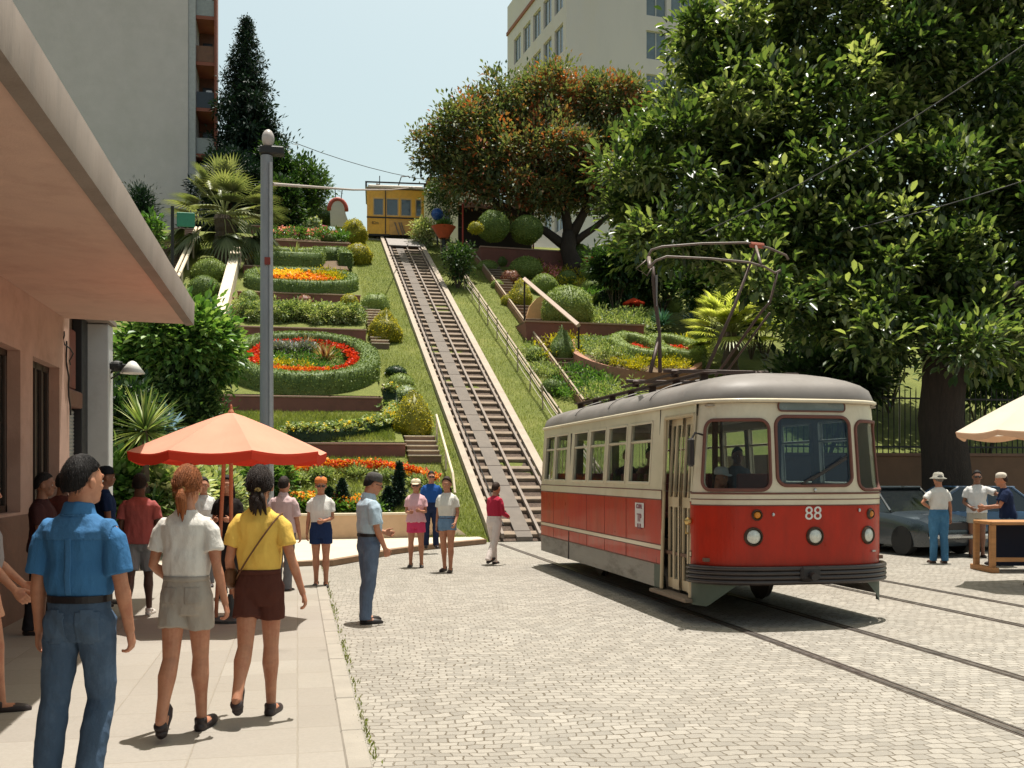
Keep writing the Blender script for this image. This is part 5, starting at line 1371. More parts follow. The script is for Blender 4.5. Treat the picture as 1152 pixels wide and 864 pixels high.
plantros('agave', 'pale blue agave behind the bright fan palm', 'plant', 781, 368, 60, 1.2, .12, L_blue, (10, 80), .1, .2)
plantros('agave', 'teal agave at the edge of the big tree', 'plant', 712, 352, 50, 1.0, .1, L_teal, (10, 80), .2, .2)
plantros('agave', 'yellowish bromeliad between planter and pantograph', 'plant', 770, 392, 60, .8, .1, L_gold, (10, 80), .3, .1)

def fanpalm(name, label, c, ground, R_, nf, mat, trunk_r, group=None, low=-35):
    o = thing(name, label, 'palm', ground, 0, group); c = V(c) - V(ground)
    mb = MB(); n_ = 12; pts = [V((0, 0, -.2)).lerp(c, i / n_) + V((.05 * math.sin(i), 0, 0)) for i in range(n_ + 1)]
    mb.tube(pts, [trunk_r * (1.15 - .2 * i / n_ + (.12 if i % 2 else 0)) for i in range(n_ + 1)], 12); mb.build('trunk', bark_b, o)
    pr = []; pet = MB()
    for i in range(nf):
        az = random.uniform(0, 2 * PI); e = R(random.uniform(low, 85)); d = V((math.cos(az) * math.cos(e), math.sin(az) * math.cos(e), math.sin(e)))
        pl = R_ * random.uniform(.42, .58); tip = c + d * pl - V((0, 0, .10 * R_ * math.cos(e)))
        pet.tube([c + d * .1, c + d * pl * .5 + V((0, 0, .02)), tip], [.03, .022, .015], 5)
        s_ = d.cross(V((0, 0, 1))).normalized(); up_ = s_.cross(d); nb_ = 22
        a_s = np.radians(np.linspace(-80, 80, nb_)); D = np.array([tuple((d * math.cos(a) + s_ * math.sin(a) + up_ * .12 * abs(math.sin(a)))) for a in a_s])
        P = np.tile(np.array(tuple(tip)), (nb_, 1)); Ls = R_ * .52 * (1 - .25 * (np.abs(a_s) / 1.4)) * random.uniform(.85, 1.1)
        base = .25 + .5 * random.random() if e > -.2 else .05 + .3 * random.random()
        pr.append(blades(P, D, Ls, R_ * .045, np.clip(base + NR.normal(size=nb_) * .12, 0, 1), 3, .32 if e > 0 else .55))
    v_, q, r = cat_leaves(pr); np_mesh('fronds', v_, q, mat, r, o); pet.build('petioles', M('petiole', (.20, .22, .08), .6), o)
    return o
g_ = at_yc(252, 50, 0); g_.z = hz(g_.x, g_.y); fanpalm('fan_palm', 'tall grey-green fan palm in front of the grey tower', at(252, 243, 50), g_, 3.4, 54, L_palm, .42)
g_ = hill(822, 425); fanpalm('fan_palm', 'bright yellow-green fan palm behind the tram roof', V((g_.x, g_.y, g_.z + 1.7)), g_, 2.3, 56, L_palmy, .28, low=-10)
# yucca by the pillar
g_ = at_yc(163, 18.6, 0.0); yu = thing('yucca', 'spiky yucca with pale-edged blades beside the pale pillar', 'plant', g_)
mb = MB(); mb.tube([(0, 0, -.05), (.02, 0, 1.2), (-.02, 0, 2.5)], [.10, .08, .07], 10); mb.build('trunk', bark_b, yu)
rosette('leaves', yu, (0, 0, 2.45), 170, .95, .055, L_yucca, (-35, 88), .12, world=False, seg=4); rosette('lower_leaves', yu, (.15, -.1, 1.0), 60, .7, .07, L_fresh, (-10, 80), .4, world=False)
g_ = at_yc(180, 21.5, 0.0); bl = thing('blue_agave', 'pale blue broad-leaved agave between the yucca and the dark hedge', 'plant', g_)
rosette('leaves', bl, (.2, 0, 2.6), 40, .65, .14, L_blue, (-30, 80), .25, world=False); mb = MB(); mb.tube([(.1, 0, 0), (.2, 0, 2.6)], [.12, .1], 8); mb.build('trunk', bark_b, bl)

# ---------------------------------------------------------------- trees
def tree(name, label, base, limbs, ells, ncl, rcl, nl, L, W, lm, bm=bark_d, cat='tree', group=None, **kw):
    o = thing(name, label, cat, base, 0, group)
    mb = bark_tree(limbs, 10); mb.shift(-V(base)); mb.build('trunk', bm, o, smooth=True)
    v_, q, r = crown(ells, ncl, rcl, nl, L, W, **kw); v_ = v_ - np.array(base)
    np_mesh('crown', v_, q, lm, r, o); return o
def EL(px, py, yc, rx, rz, ry=None):
    c = at(px, py, yc); m = yc / F; return (c.x, c.y, c.z, rx * m, (ry or rx) * m, rz * m)
# the big plane-like tree on the right
b = at_yc(1068, 25.5, 0); b.z = 0
tp = lambda px, py, yc=25.5: at(px, py, yc)
limbs = [(wob(b - V((0, 0, .3)), tp(1062, 395), 6, .12, 1), [.85, .72, .62, .58, .56, .54, .52]),
         (wob(tp(1062, 400), tp(905, 120, 29.5), 8, .5, 2), [.42, .36, .30, .26, .22, .18, .14, .10, .07]),
         (wob(tp(1060, 410), tp(1010, 30, 30.5), 8, .5, 3), [.46, .40, .34, .28, .24, .20, .16, .12, .08]),
         (wob(tp(1065, 400), tp(1150, 60, 30), 8, .5, 4), [.42, .36, .3, .26, .22, .18, .14, .1, .07]),
         (wob(tp(1070, 420), tp(1200, 280, 24.5), 6, .4, 5), [.3, .26, .22, .18, .14, .1, .06]),
         (wob(tp(1000, 290, 27), tp(800, 260, 27), 8, .4, 6), [.22, .2, .17, .14, .11, .09, .07, .05, .03]),
         (wob(tp(985, 230, 28), tp(820, 60, 30), 7, .5, 7), [.16, .14, .12, .1, .08, .06, .05, .03]),
         (wob(tp(1040, 200, 28), tp(930, 20, 30.5), 7, .4, 8), [.18, .15, .12, .1, .08, .06, .05, .03]),
         (wob(tp(1100, 230, 28), tp(1060, -60, 31), 7, .4, 9), [.18, .15, .12, .1, .08, .06, .05, .03]),
         (wob(tp(960, 200, 28.5), tp(740, 170, 28), 7, .4, 10), [.12, .11, .1, .08, .07, .05, .04, .03])]
big = [EL(905, 110, 27, 130, 130, 190), EL(1060, 70, 26.5, 150, 150, 190), EL(800, 190, 26.5, 95, 110, 140), EL(755, 245, 26, 60, 60, 90), EL(875, 235, 27, 110, 85, 150),
       EL(818, 70, 27, 52, 55, 90), EL(1050, 315, 26.5, 110, 62, 120), EL(955, 335, 28, 60, 45, 80), EL(1150, 340, 26.5, 80, 50, 110), EL(900, 315, 29, 60, 40, 80), EL(1000, 260, 27.5, 140, 110, 150), EL(1150, 220, 26, 130, 150, 170), EL(930, -60, 27, 190, 110, 190), EL(1200, 30, 26, 140, 170, 180), EL(735, 190, 26, 42, 45, 60)]
masks = [e[:5] for e in ((905, 110, 27, 140, 140), (1060, 70, 27, 160, 160), (800, 190, 26, 95, 110), (758, 232, 26, 56, 58), (875, 235, 27, 120, 95), (818, 70, 27, 56, 62), (1050, 300, 26, 120, 80), (955, 330, 28, 75, 62), (1070, 350, 28, 130, 62), (1150, 300, 26, 90, 90), (1180, 120, 26, 120, 160), (735, 190, 26, 36, 40))]
def inmask(px, py, k=1.0): return any(((px - e[0]) / (e[3] * k)) ** 2 + ((py - e[1]) / (e[4] * k)) ** 2 < 1 for e in masks)
big = []; spots = []
for layer, (cnt, gap) in enumerate(((210, 30), (120, 42), (60, 60))):
    tries = 0; pts_l = []
    while len(pts_l) < cnt and tries < 6000:
        tries += 1; px, py = random.uniform(690, 1270), random.uniform(-110, 395)
        if not inmask(px, max(py, -20), .93) or any((px - a) ** 2 + ((py - b_) * 1.3) ** 2 < gap * gap for a, b_ in pts_l): continue
        pts_l.append((px, py)); edge_ = min(1, abs(px - 1000) / 330)
        yc_ = 24.6 + (330 - py) * .011 + layer * 1.3 + edge_ ** 2 * 1.4 + random.uniform(-.7, .7); r_ = random.uniform(22, 40) + layer * 7
        big.append(EL(px, py, yc_, r_, r_ * random.uniform(.5, .7)))
tree('broad_leaved_tree', 'huge broad-leaved tree with dark trunk spreading over the right of the square', b, limbs, big, 2100, .42, 58, .25, .115, L_big, shell=.5, up=.7, shape=2)
# red tipped tree
b = at_yc(645, 54.5, 0); b.z = hz(b.x, b.y); tq = lambda px, py, yc=55: at(px, py, yc)
limbs = [(wob(b - V((0, 0, .4)), tq(640, 262), 5, .15, 11), [.62, .55, .48, .42, .4, .36]), (wob(tq(640, 280), tq(560, 225), 6, .3, 12), [.3, .26, .22, .18, .14, .1, .08]), (wob(tq(640, 266), tq(600, 160), 7, .4, 13), [.3, .26, .22, .18, .15, .12, .1, .06]),
         (wob(tq(642, 268), tq(680, 150), 7, .4, 14), [.3, .26, .22, .18, .15, .12, .1, .06]), (wob(tq(644, 275), tq(715, 220), 6, .3, 15), [.22, .2, .17, .14, .1, .08, .06]), (wob(tq(600, 245), tq(500, 200), 6, .3, 16), [.18, .15, .13, .1, .08, .06, .04])]
mid = []
for e in ((525, 150, 55, 46, 40), (492, 172, 55, 24, 26), (525, 200, 55, 38, 26), (565, 120, 56, 44, 42), (625, 112, 56, 48, 36), (690, 125, 56, 48, 44), (600, 175, 54.5, 80, 55, 60), (690, 190, 55, 54, 50), (590, 222, 55, 58, 20), (650, 215, 56, 50, 28), (715, 225, 56, 34, 32)):
    for q in range(max(3, int(e[3] * e[4] / 330))):
        a = random.uniform(0, 2 * PI); b2 = random.uniform(-.4, 1.2); k_ = random.uniform(.6, .95); rr_ = random.uniform(11, 20)
        mid.append(EL(*e)) if q == 0 else None
        mid.append(EL(e[0] + math.cos(a) * math.cos(b2) * e[3] * k_, e[1] - math.sin(b2) * e[4] * k_, e[2] + math.sin(a) * math.cos(b2) * e[3] * .048 * k_, rr_, rr_ * .75))
tree('red_tipped_tree', 'broad round-headed tree with reddish new leaves on the upper plateau', b, limbs, mid, 1900, .50, 42, .24, .12, L_mid, shell=.5, up=.6)
# tall conifer
b = at_yc(277, 66, ZT); tp_ = at(277, 14, 66).z; hgt = tp_ - ZT
cf = thing('tall_conifer', 'tall dark pointed conifer standing against the sky beside the tower', 'tree', b)
mb = MB(); mb.tube([(0, 0, -.3), (0, 0, hgt * .6), (0, 0, hgt * .98)], [.35, .2, .03], 8); mb.build('trunk', bark_b, cf)
pr = []; bm2 = MB()
for i in range(150):
    t_ = (i / 150) ** .9; z = hgt * (.12 + .86 * t_); rr = (1 - t_) ** .85 * 3.9 * random.uniform(.62, 1.12) + .15; az = i * 2.399 + random.uniform(-.3, .3)
    tipz = z - rr * .12 + (rr * .12); d = V((math.cos(az), math.sin(az), 0)); kk = max(2, int(rr / .33))
    bm2.tube([V((0, 0, z + .1)), d * rr * .6 + V((0, 0, z - .12 * rr)), d * rr + V((0, 0, z))], [.05, .035, .01], 5)
    for q in range(kk):
        f = (q + .7) / kk; c_ = d * rr * f + V((0, 0, z - .15 * rr * math.sin(f * 2.6)))
        sc_ = .35 + .65 * min(1, rr / 2.5); pr.append(crown([(c_.x, c_.y, c_.z, .34 * sc_, .34 * sc_, .16 * sc_)], 4, .42 * sc_, 20, .34 * sc_, .09 * sc_ + .02, .6, -.1))
for i in range(60):
    zz_ = random.uniform(.05, .62); rq = (1 - zz_) * 1.7; pr.append(crown([(random.uniform(-rq, rq), random.uniform(-rq, rq), zz_ * hgt, .5, .5, .8)], 6, .5, 18, .34, .09, .6, -.1))
v_, q, r = cat_leaves(pr); np_mesh('needle_sprays', v_, q, L_con, r, cf); bm2.build('branches', bark_b, cf)
# more trees
def simple_tree(name, label, px, py, yc, rx, rz, lm, base_z=None, n=260, L=.26, W=.13, rcl=.5, nl=36, cat='tree', group=None, extra=(), **kw):
    e = [EL(px, py, yc, rx, rz)] + [EL(*x) for x in extra]; c = V(e[0][:3]); bz = hz(c.x, c.y) if base_z is None else base_z; bb = V((c.x, c.y, bz))
    rm = e[0][3]
    limbs = [(wob(bb - V((0, 0, .3)), c, 5, .12, px * .1), [rm * .16, rm * .14, rm * .12, rm * .1, rm * .08, rm * .04])] + [(wob(bb.lerp(c, .5), c + V((math.cos(a), math.sin(a), .35)) * rm * .6, 4, .15, a), [rm * .08, rm * .07, rm * .05, rm * .04, rm * .02]) for a in (0, 1.6, 3.3, 4.9)]
    return tree(name, label, bb, limbs, e, n, rcl, nl, L, W, lm, cat=cat, group=group, **kw)
simple_tree('round_tree', 'dark rounded tree just right of the tall conifer', 338, 210, 64, 30, 32, L_dark, extra=((310, 190, 64, 22, 30), (352, 222, 63, 16, 22)))
simple_tree('round_tree', 'dark leafy tree filling the gap behind the fan palm', 318, 235, 58, 18, 34, L_dark, n=160)
simple_tree('round_tree', 'dark green tree below the conifer behind the palm', 262, 205, 61, 32, 32, L_con, n=220)
simple_tree('small_conifer', 'small dark conifer against the grey tower above the canopy edge', 158, 246, 52, 14, 30, L_con, n=200, L=.2, W=.05, extra=((158, 222, 52, 5, 12),))
simple_tree('slender_tree', 'slender bright-leaved sapling beside the canopy edge', 172, 266, 46, 8, 24, L_fresh, n=36, rcl=.35, nl=18)
simple_tree('bushy_tree', 'glossy round-headed leafy tree hanging over the left garden wall', 203, 385, 24, 56, 40, L_fresh, 0, 470, .18, .10, .34, 44, shape=2, extra=((162, 402, 24, 32, 26), (232, 402, 24, 28, 26), (200, 425, 24.3, 42, 20)), shell=.35)
topi('ivy_crown', 'distant tuft of ivy hanging on the grey tower', 60, 48, 9, L_con, 1.2, None, on=V((*at(60, 60, 64).xy, at(60, 60, 64).z)), amp=.2, cat='plant')
# dark under-hedges left
def bush(label, px, py, yc, rx, rz, lm, name='bush', group=None, n=120, L=.16, W=.08, rcl=.3, base_z=None, nl=34):
    e = EL(px, py, yc, rx, rz); bz = hz(e[0], e[1]) if base_z is None else base_z
    e = (e[0], e[1], max(e[2], bz + e[5] * .7), e[3], e[4], e[5])
    o = thing(name, label, 'bush', (e[0], e[1], bz)); v_, q, r = crown([e], n, rcl, nl, L, W, .4, .6); v_ = v_ - np.array(o.location); np_mesh('foliage', v_, q, lm, r, o)
    mb = MB()
    for a in range(7): mb.tube(wob((0, 0, -.1), (math.cos(a) * e[3] * .6, math.sin(a) * e[4] * .6, e[2] - bz), 3, .1, a), [.03, .025, .02, .008], 5)
    mb.build('stems', bark_b, o); return o
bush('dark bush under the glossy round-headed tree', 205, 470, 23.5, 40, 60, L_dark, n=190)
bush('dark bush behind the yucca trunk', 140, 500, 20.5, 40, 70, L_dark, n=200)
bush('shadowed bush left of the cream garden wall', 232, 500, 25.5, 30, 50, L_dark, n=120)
bush('pale leafy bush just behind the man in the red tee', 190, 556, 19.5, 34, 30, L_pale, n=110, L=.2, W=.11)
bush('bright broad-leaved bush at the foot of the yucca', 130, 560, 18.9, 26, 40, L_fresh, n=100, L=.24, W=.12)
bush('pale leafy bush behind the orange parasol', 236, 560, 22, 30, 26, L_pale, n=100, L=.18, W=.1)
bush('low leafy bush left of the bottom flower arc', 300, 548, 26.5, 26, 24, L_fresh, n=100)
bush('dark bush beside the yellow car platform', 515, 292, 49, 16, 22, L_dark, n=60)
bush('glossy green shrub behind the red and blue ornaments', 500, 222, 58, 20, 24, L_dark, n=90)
bush('light green bush in front of the cream villa', 478, 262, 57.5, 14, 16, L_pale, n=60)
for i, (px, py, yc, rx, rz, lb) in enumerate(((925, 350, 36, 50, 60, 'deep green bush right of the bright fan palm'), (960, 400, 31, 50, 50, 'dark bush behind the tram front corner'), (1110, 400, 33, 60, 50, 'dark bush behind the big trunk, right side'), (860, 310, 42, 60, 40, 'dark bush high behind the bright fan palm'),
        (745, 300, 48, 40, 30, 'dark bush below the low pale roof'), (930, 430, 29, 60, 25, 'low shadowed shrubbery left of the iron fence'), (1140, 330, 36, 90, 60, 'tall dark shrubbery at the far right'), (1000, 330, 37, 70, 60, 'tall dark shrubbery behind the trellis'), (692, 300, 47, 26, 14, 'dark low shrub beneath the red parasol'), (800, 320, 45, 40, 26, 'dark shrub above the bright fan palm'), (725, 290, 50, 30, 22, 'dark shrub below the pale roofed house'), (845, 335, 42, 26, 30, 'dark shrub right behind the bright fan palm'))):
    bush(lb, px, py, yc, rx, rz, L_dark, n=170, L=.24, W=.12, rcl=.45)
topi('box_hedge', 'dark clipped hedge block at the top of the left terraces', 358, 240, 20, L_dark, .6)
# grass blades
def grass(name, n, fpos, L, W, mat):
    P = fpos(n); m = len(P); D = NR.normal(size=(m, 3)) * .35; D[:, 2] = 1
    cl = np.array([noise.noise(V((p[0] * .9, p[1] * .9, 3))) for p in P]) * .6 + .5
    v_, q, r = leafcards(P, D, rdir(m), L * (.5 + NR.random(m)), W, np.clip(cl * .6 + NR.random(m) * .4, 0, 1)); return tag(np_mesh(name, v_, q, mat, r), kind='stuff')
L_grass = leafmat('grass_blade', [(.09, .13, .03), (.16, .20, .05), (.25, .27, .08), (.36, .34, .14)], .7, .3)
def f1(n):
    y = 24.7 + 34 * NR.random(n) ** 1.6; x = np.where(NR.random(n) < .5, NR.uniform(2.9, 4.55, n), NR.uniform(6.95, 9.6, n)); return np.column_stack([x, y, (y - Y0) * SL])
grass('verge_grass', 60000, f1, .085, .014, L_grass)
def f2(n):
    x = NR.uniform(-2.4, 2.8, n); y = np.where(NR.random(n) < .55, NR.uniform(24.8, 29.4, n), NR.uniform(29.8, 32.8, n)); return np.column_stack([x, y, [bedz(a) - .03 for a in y]])
grass('terrace_grass', 45000, f2, .12, .016, L_grass)

# ---------------------------------------------------------------- low tan wall
tw_ = thing('low_wall', 'low tan rendered wall at the foot of the garden', 'wall', (0, 24.9, 0))
mb = MB(); rs = []
for i in range(24):
    t_ = i / 23; x = -4.8 + 8.3 * t_; y = 25.05 - .35 * math.sin(PI * t_) ; h_ = .68
    rs.append([V((x, y - .14, 0)), V((x, y + .14, 0)), V((x, y + .14, h_)), V((x, y - .14, h_))])
mb.rings(rs); mb.build('wall_body', tan, tw_, world=True)
mb = MB(); rs = []
for i in range(24):
    t_ = i / 23; x = -4.8 + 8.3 * t_; y = 25.05 - .35 * math.sin(PI * t_); h_ = .683
    rs.append([V((x, y - .17, h_)), V((x, y + .17, h_)), V((x, y + .17, h_ + .05)), V((x, y - .17, h_ + .05))])
mb.rings(rs); mb.build('coping', creamw, tw_, world=True)
mb = MB(); mb.rings([[V((x, y - .14, 0)), V((x, y + .14, 0)), V((x, y + .14, h_)), V((x, y - .14, h_))] for x, y, h_ in ((3.52, 25.05, .6), (4.1, 25.0, .15))]); mb.build('sloping_end', creamw, tw_, world=True)
# right side boundary wall with iron fence
bw = thing('boundary_wall', 'shaded brown boundary wall behind the parked cars', 'wall', (20, 25.6, 0))
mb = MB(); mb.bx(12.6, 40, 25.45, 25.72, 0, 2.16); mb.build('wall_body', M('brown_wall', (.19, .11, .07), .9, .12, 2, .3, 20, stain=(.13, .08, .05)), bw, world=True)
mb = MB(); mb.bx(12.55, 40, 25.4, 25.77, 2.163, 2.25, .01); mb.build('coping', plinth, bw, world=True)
mb = MB(); mb.bx(12.6, 12.8, 25.75, 31, 0, 2.2); mb.build('side_wall', plinth, bw, world=True)
fe = thing('iron_fence', 'black iron railings standing on the brown boundary wall', 'fence', (20, 25.58, 2.25))
mb = MB(); x = 12.8
while x < 30: mb.tube([(x - 20, 0, 0), (x - 20, 0, 1.7), (x - 20, 0, 1.85)], [.016, .016, .003], 5); x += .17
iron = M('black_iron', (.02, .02, .02), .6); mb.build('bars', iron, fe)
mb = MB(); mb.bx(-7.3, 10, -.02, .02, .15, .2); mb.bx(-7.3, 10, -.02, .02, 1.5, 1.55); mb.build('rails', iron, fe)
tl = at_yc(993, 34, 0); tl.z = hz(tl.x, tl.y); tr_ = thing('trellis', 'white lattice trellis glimpsed behind the iron railings', 'trellis', tl)
mb = MB(); zb_ = at(993, 432, 34).z - tl.z; zt_ = at(993, 390, 34).z - tl.z
for i in range(6): mb.bx(-.6 + .24 * i, -.56 + .24 * i, -.02, .02, -.2 if i in (0, 5) else zb_, zt_)
for i in range(6): z = zb_ + (zt_ - zb_) * i / 5; mb.bx(-.6, .64, -.045, -.022, z - .02, z + .02)
mb.build('lattice', M('white_lattice', (.62, .58, .5), .7), tr_)

# ---------------------------------------------------------------- pole, wires
px_ = at_yc(300, 21.5, 0); px_.z = 0.004
po = thing('utility_pole', 'tall grey metal pole behind the orange parasol', 'pole', px_)
pg = M('pole_grey', (.24, .25, .27), .55, .12, 3, .2, 30, metal=.2, stain=(.15, .13, .12), stretch=(1, 1, .2))
mb = MB(); mb.lathe([(.28, 0), (.28, .04), (.17, .06), (.15, .1), (.14, 3), (.125, 8.3), (.125, 8.36)], n=16); mb.build('shaft', pg, po, autos=40)
mb = MB(); mb.bx(.06, .12, -.16, -.12, .3, 8.2); mb.build('conduit', M('pole_light_strip', (.34, .35, .37), .5), po)
mb = MB(); mb.bx(-.15, .36, -.12, .12, 8.38, 8.56, .03); mb.build('bracket', M('black_iron', (.02, .02, .02), .6), po)
mb = MB(); mb.ball((.03, 0, 8.72), (.13, .13, .20), 16, 10); mb.build('globe', M('lamp_globe', (.42, .38, .36), .4), po, smooth=True)
mb = MB(); mb.bx(-.04, .08, -.17, -.13, 6.05, 6.2); mb.build('red_plate', M('red_plate', (.2, .03, .02), .6), po)
e_ = at(466, 211, 57) - px_
mb = MB(); s0 = V((.12, 0, at(309, 207, 21.5).z)); mb.tube([s0, s0.lerp(e_, .33) - V((0, 0, .12)), s0.lerp(e_, .66) - V((0, 0, .12)), e_], [.035, .03, .03, .028], 6); mb.build('span_wire', M('span_wire', (.36, .30, .27), .6), po)
def wire(label, a, b, r=.012, sag=.3):
    o = thing('overhead_wire', label, 'wire', a); d = V(b) - V(a); mb = MB()
    mb.tube([d * (i / 12) - V((0, 0, sag * 4 * (i / 12) * (1 - i / 12))) for i in range(13)], r, 5); mb.build('strand', M('wire_grey', (.05, .05, .05), .7), o)
wire('thin overhead wire crossing the lower crown of the big tree at right', at(1300, 150, 20), at(940, 262, 25), .012, .15)
wire('thin overhead wire crossing the upper crown of the big tree', at(1250, -20, 19), at(790, 262, 23), .012, .3)
wire('slack overhead wire above the yellow car', at(330, 160, 48), at(620, 205, 60), .016, .9)

# ---------------------------------------------------------------- yellow funicular car
yel = M('ochre_paint', (.90, .46, .05), .4, .12, 3, .12, 30, spec=.5, stain=(.66, .28, .035), sscale=2.5, samt=.5)
yeld = M('ochre_frame', (.70, .45, .20), .45, .1, 4); blk = M('car_black', (.03, .025, .025), .5)
yc_ = thing('funicular_car', 'yellow funicular car waiting at the top of the track', 'funicular car', (5.5, 58.6, ZT), -.075)
W2, z0, z1 = 1.62, .35, 2.95
mb = MB()
us_ = [-W2, -1.28, -.66, -.55, .18, .28, .92, 1.12, 1.5, W2]; zs_ = [z0, 1.38, 2.42, z1]
hol = lambda i, j: j == 1 and i in (1, 3, 5, 7)
for s_, yy_ in ((1, 0), (-1, 3.8)): panel(mb, lambda u, z, d: V((u, yy_ + s_ * d - .05 * s_ * max(0, 1 - abs(z - 1.3)), z)), us_, zs_, hol, .06)
ysd = [0, .3, 1.2, 1.4, 2.4, 2.6, 3.5, 3.8]
for s_ in (-1, 1): panel(mb, lambda u, z, d: V((s_ * (W2 - d), u, z)), ysd, zs_, lambda i, j: j == 1 and i % 2 == 1, .06)
mb.build('body', yel, yc_)
mb = MB(); mb.bx(-W2 - .05, W2 + .05, -.1, 3.9, z1, z1 + .06, .02); mb.bx(-W2 + .05, W2 - .05, .1, 3.7, z1 + .06, z1 + .24, .05); mb.build('roof', M('car_roof', (.50, .45, .38), .6), yc_)
mb = MB()
for y in (-.05, 1.2, 2.5, 3.8): mb.bx(-W2 - .1, W2 + .15, y - .04, y + .04, z1 + .30, z1 + .37)
mb.bx(-W2 - .1, -W2, -.05, 3.8, z1 + .06, z1 + .36); mb.bx(W2, W2 + .1, -.05, 3.8, z1 + .06, z1 + .36); mb.build('roof_rack', blk, yc_)
mb = MB(); mb.bx(-W2 - .02, W2 + .02, -.075, -.05, 1.24, 1.32); mb.bx(-.60, -.55, -.078, -.052, z0, z1); mb.bx(-W2 - .02, W2 + .02, -.02, 0.01, z1 - .05, z1); mb.build('trim', blk, yc_)
mb = MB(); mb.bx(-W2 + .02, W2 - .02, .02, 3.78, z0 - .1, z0 + .02); mb.build('floor', blk, yc_)
for i in (1, 3, 5, 7):
    a, b2 = us_[i], us_[i + 1]; f = MB()
    for x0, x1 in ((a, a + .06), (b2 - .06, b2)): f.bx(x0, x1, -.01, .06, 1.38, 2.42, .01)
    f.bx(a, b2, -.012, .06, 1.38, 1.45, .01); f.bx(a, b2, -.012, .06, 2.35, 2.42, .01); w_ = f.build('window', yeld, yc_)
    p = MB(); p.bx(a + .05, b2 - .05, .03, .04, 1.43, 2.37); p.build('pane', M('car_glass', (.07, .09, .11) if i < 7 else (.07, .09, .11), .08, .2, 2, .02, 5, spec=.9), w_)
mb = MB(); mb.tube([(-.9, 1, z1 + .36), (-.9, 1, z1 + 1.0)], .03, 6); mb.tube([(.15, 1, z1 + .36), (.35, 1, z1 + 1.0), (.75, 1, z1 + 1.05), (.85, 1, z1 + .95)], .035, 6); mb.tube([(-1.1, 1, z1 + .5), (-.9, 1, z1 + .45)], .08, 6); mb.build('pantograph', blk, yc_)
mb = MB(); mb.bx(-.35, 1.2, -.12, -.08, z0 - .05, 1.15, .01); mb.build('tow_panel', M('ochre_lower', (.62, .33, .09), .5, .2, 3), yc_)
mb = MB()
for x in (-.05, .18, .30): mb.tube([(x, -.15, 1.0), (x + .25, -.22, z0 - .1)], .035, 6)
mb.build('guide_rails', rst, yc_)
text_mesh('B2m', .22, blk, 'marking', yc_, Matrix.Translation((-1.15, -.095, .95)) @ Matrix.Rotation(PI / 2, 4, 'X'))
mb = MB()
for x in (-1.0, .95):
    for y in (.6, 3.2): mb.lathe([(.26, -.06), (.28, -.05), (.28, .03), (.22, .06)], (x, y, .26), 16, axis=(1, 0, 0))
mb.build('wheels', rst, yc_)
# landing at the top
ld = MB(); ld.bx(2.6, 9.5, 58.45, 58.75, ZT - .6, ZT + .02); tag(ld.build('landing_edge', plate if False else M('plate_grey', (.30, .27, .25), .8)), kind='structure')

# cafe awning, ornaments
aw = thing('cafe_awning', 'faded pink cafe awning on a red post under the broad tree', 'awning', at(555, 262, 57))
mb = MB(); rs = []
for i in range(15):
    t_ = i / 14; x = -1.85 + 4.0 * t_; zz_ = .10 * math.sin(t_ * 9); rs.append([V((x, -.8, 1.15 + zz_ * .5)), V((x, 0, 1.6 + zz_)), V((x, 1.6, 1.95 + zz_ * .4)), V((x, 1.6, 1.91)), V((x, 0, 1.56 + zz_)), V((x, -.8, 1.11 + zz_ * .5))])
mb.rings(rs); mb.build('fabric', M('faded_pink_cloth', (.58, .33, .26), .85, .15, 2), aw)
mb = MB(); mb.tube([(-1.85, -.8, -1.0), (-1.85, -.8, 1.3)], .05, 8); mb.build('post', M('red_post', (.42, .06, .04), .6), aw)
mb = MB(); mb.tube([(2.1, -.8, -1.0), (2.1, -.8, 1.2)], .05, 8); mb.build('post', M('red_post', (.42, .06, .04), .6), aw)
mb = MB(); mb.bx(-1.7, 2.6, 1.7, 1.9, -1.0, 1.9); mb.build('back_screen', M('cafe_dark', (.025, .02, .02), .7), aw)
bp = thing('blue_ball', 'shiny blue ball ornament on the terrace right of the yellow car', 'ornament', at(492, 243, 56)); mb = MB(); mb.ball((0, 0, .1), .34, 20, 12); mb.build('ball', M('blue_gloss', (.02, .08, .30), .25), bp, smooth=True)
mb = MB(); mb.tube([(0, 0, -1.6), (0, 0, -.1)], .05, 8); mb.build('stand', iron, bp)
fpz = thing('flower_pot', 'orange-red bowl pot below the blue ball', 'pot', at(499, 262, 54.5)); mb = MB(); mb.lathe([(.25, -.3), (.62, .28), (.66, .32), (.6, .32), (.5, .22), (.01, .2)], n=20); mb.build('bowl', M('orange_red_pot', (.52, .10, .04), .5), fpz, autos=40)
mb = MB(); mb.lathe([(.12, -1.4), (.1, -.3)], n=10); mb.build('foot', iron, fpz)
leafpatch('plants', fpz, [(0, 0, .35)], 12, L_fresh, .3, .2, .08, world=False)

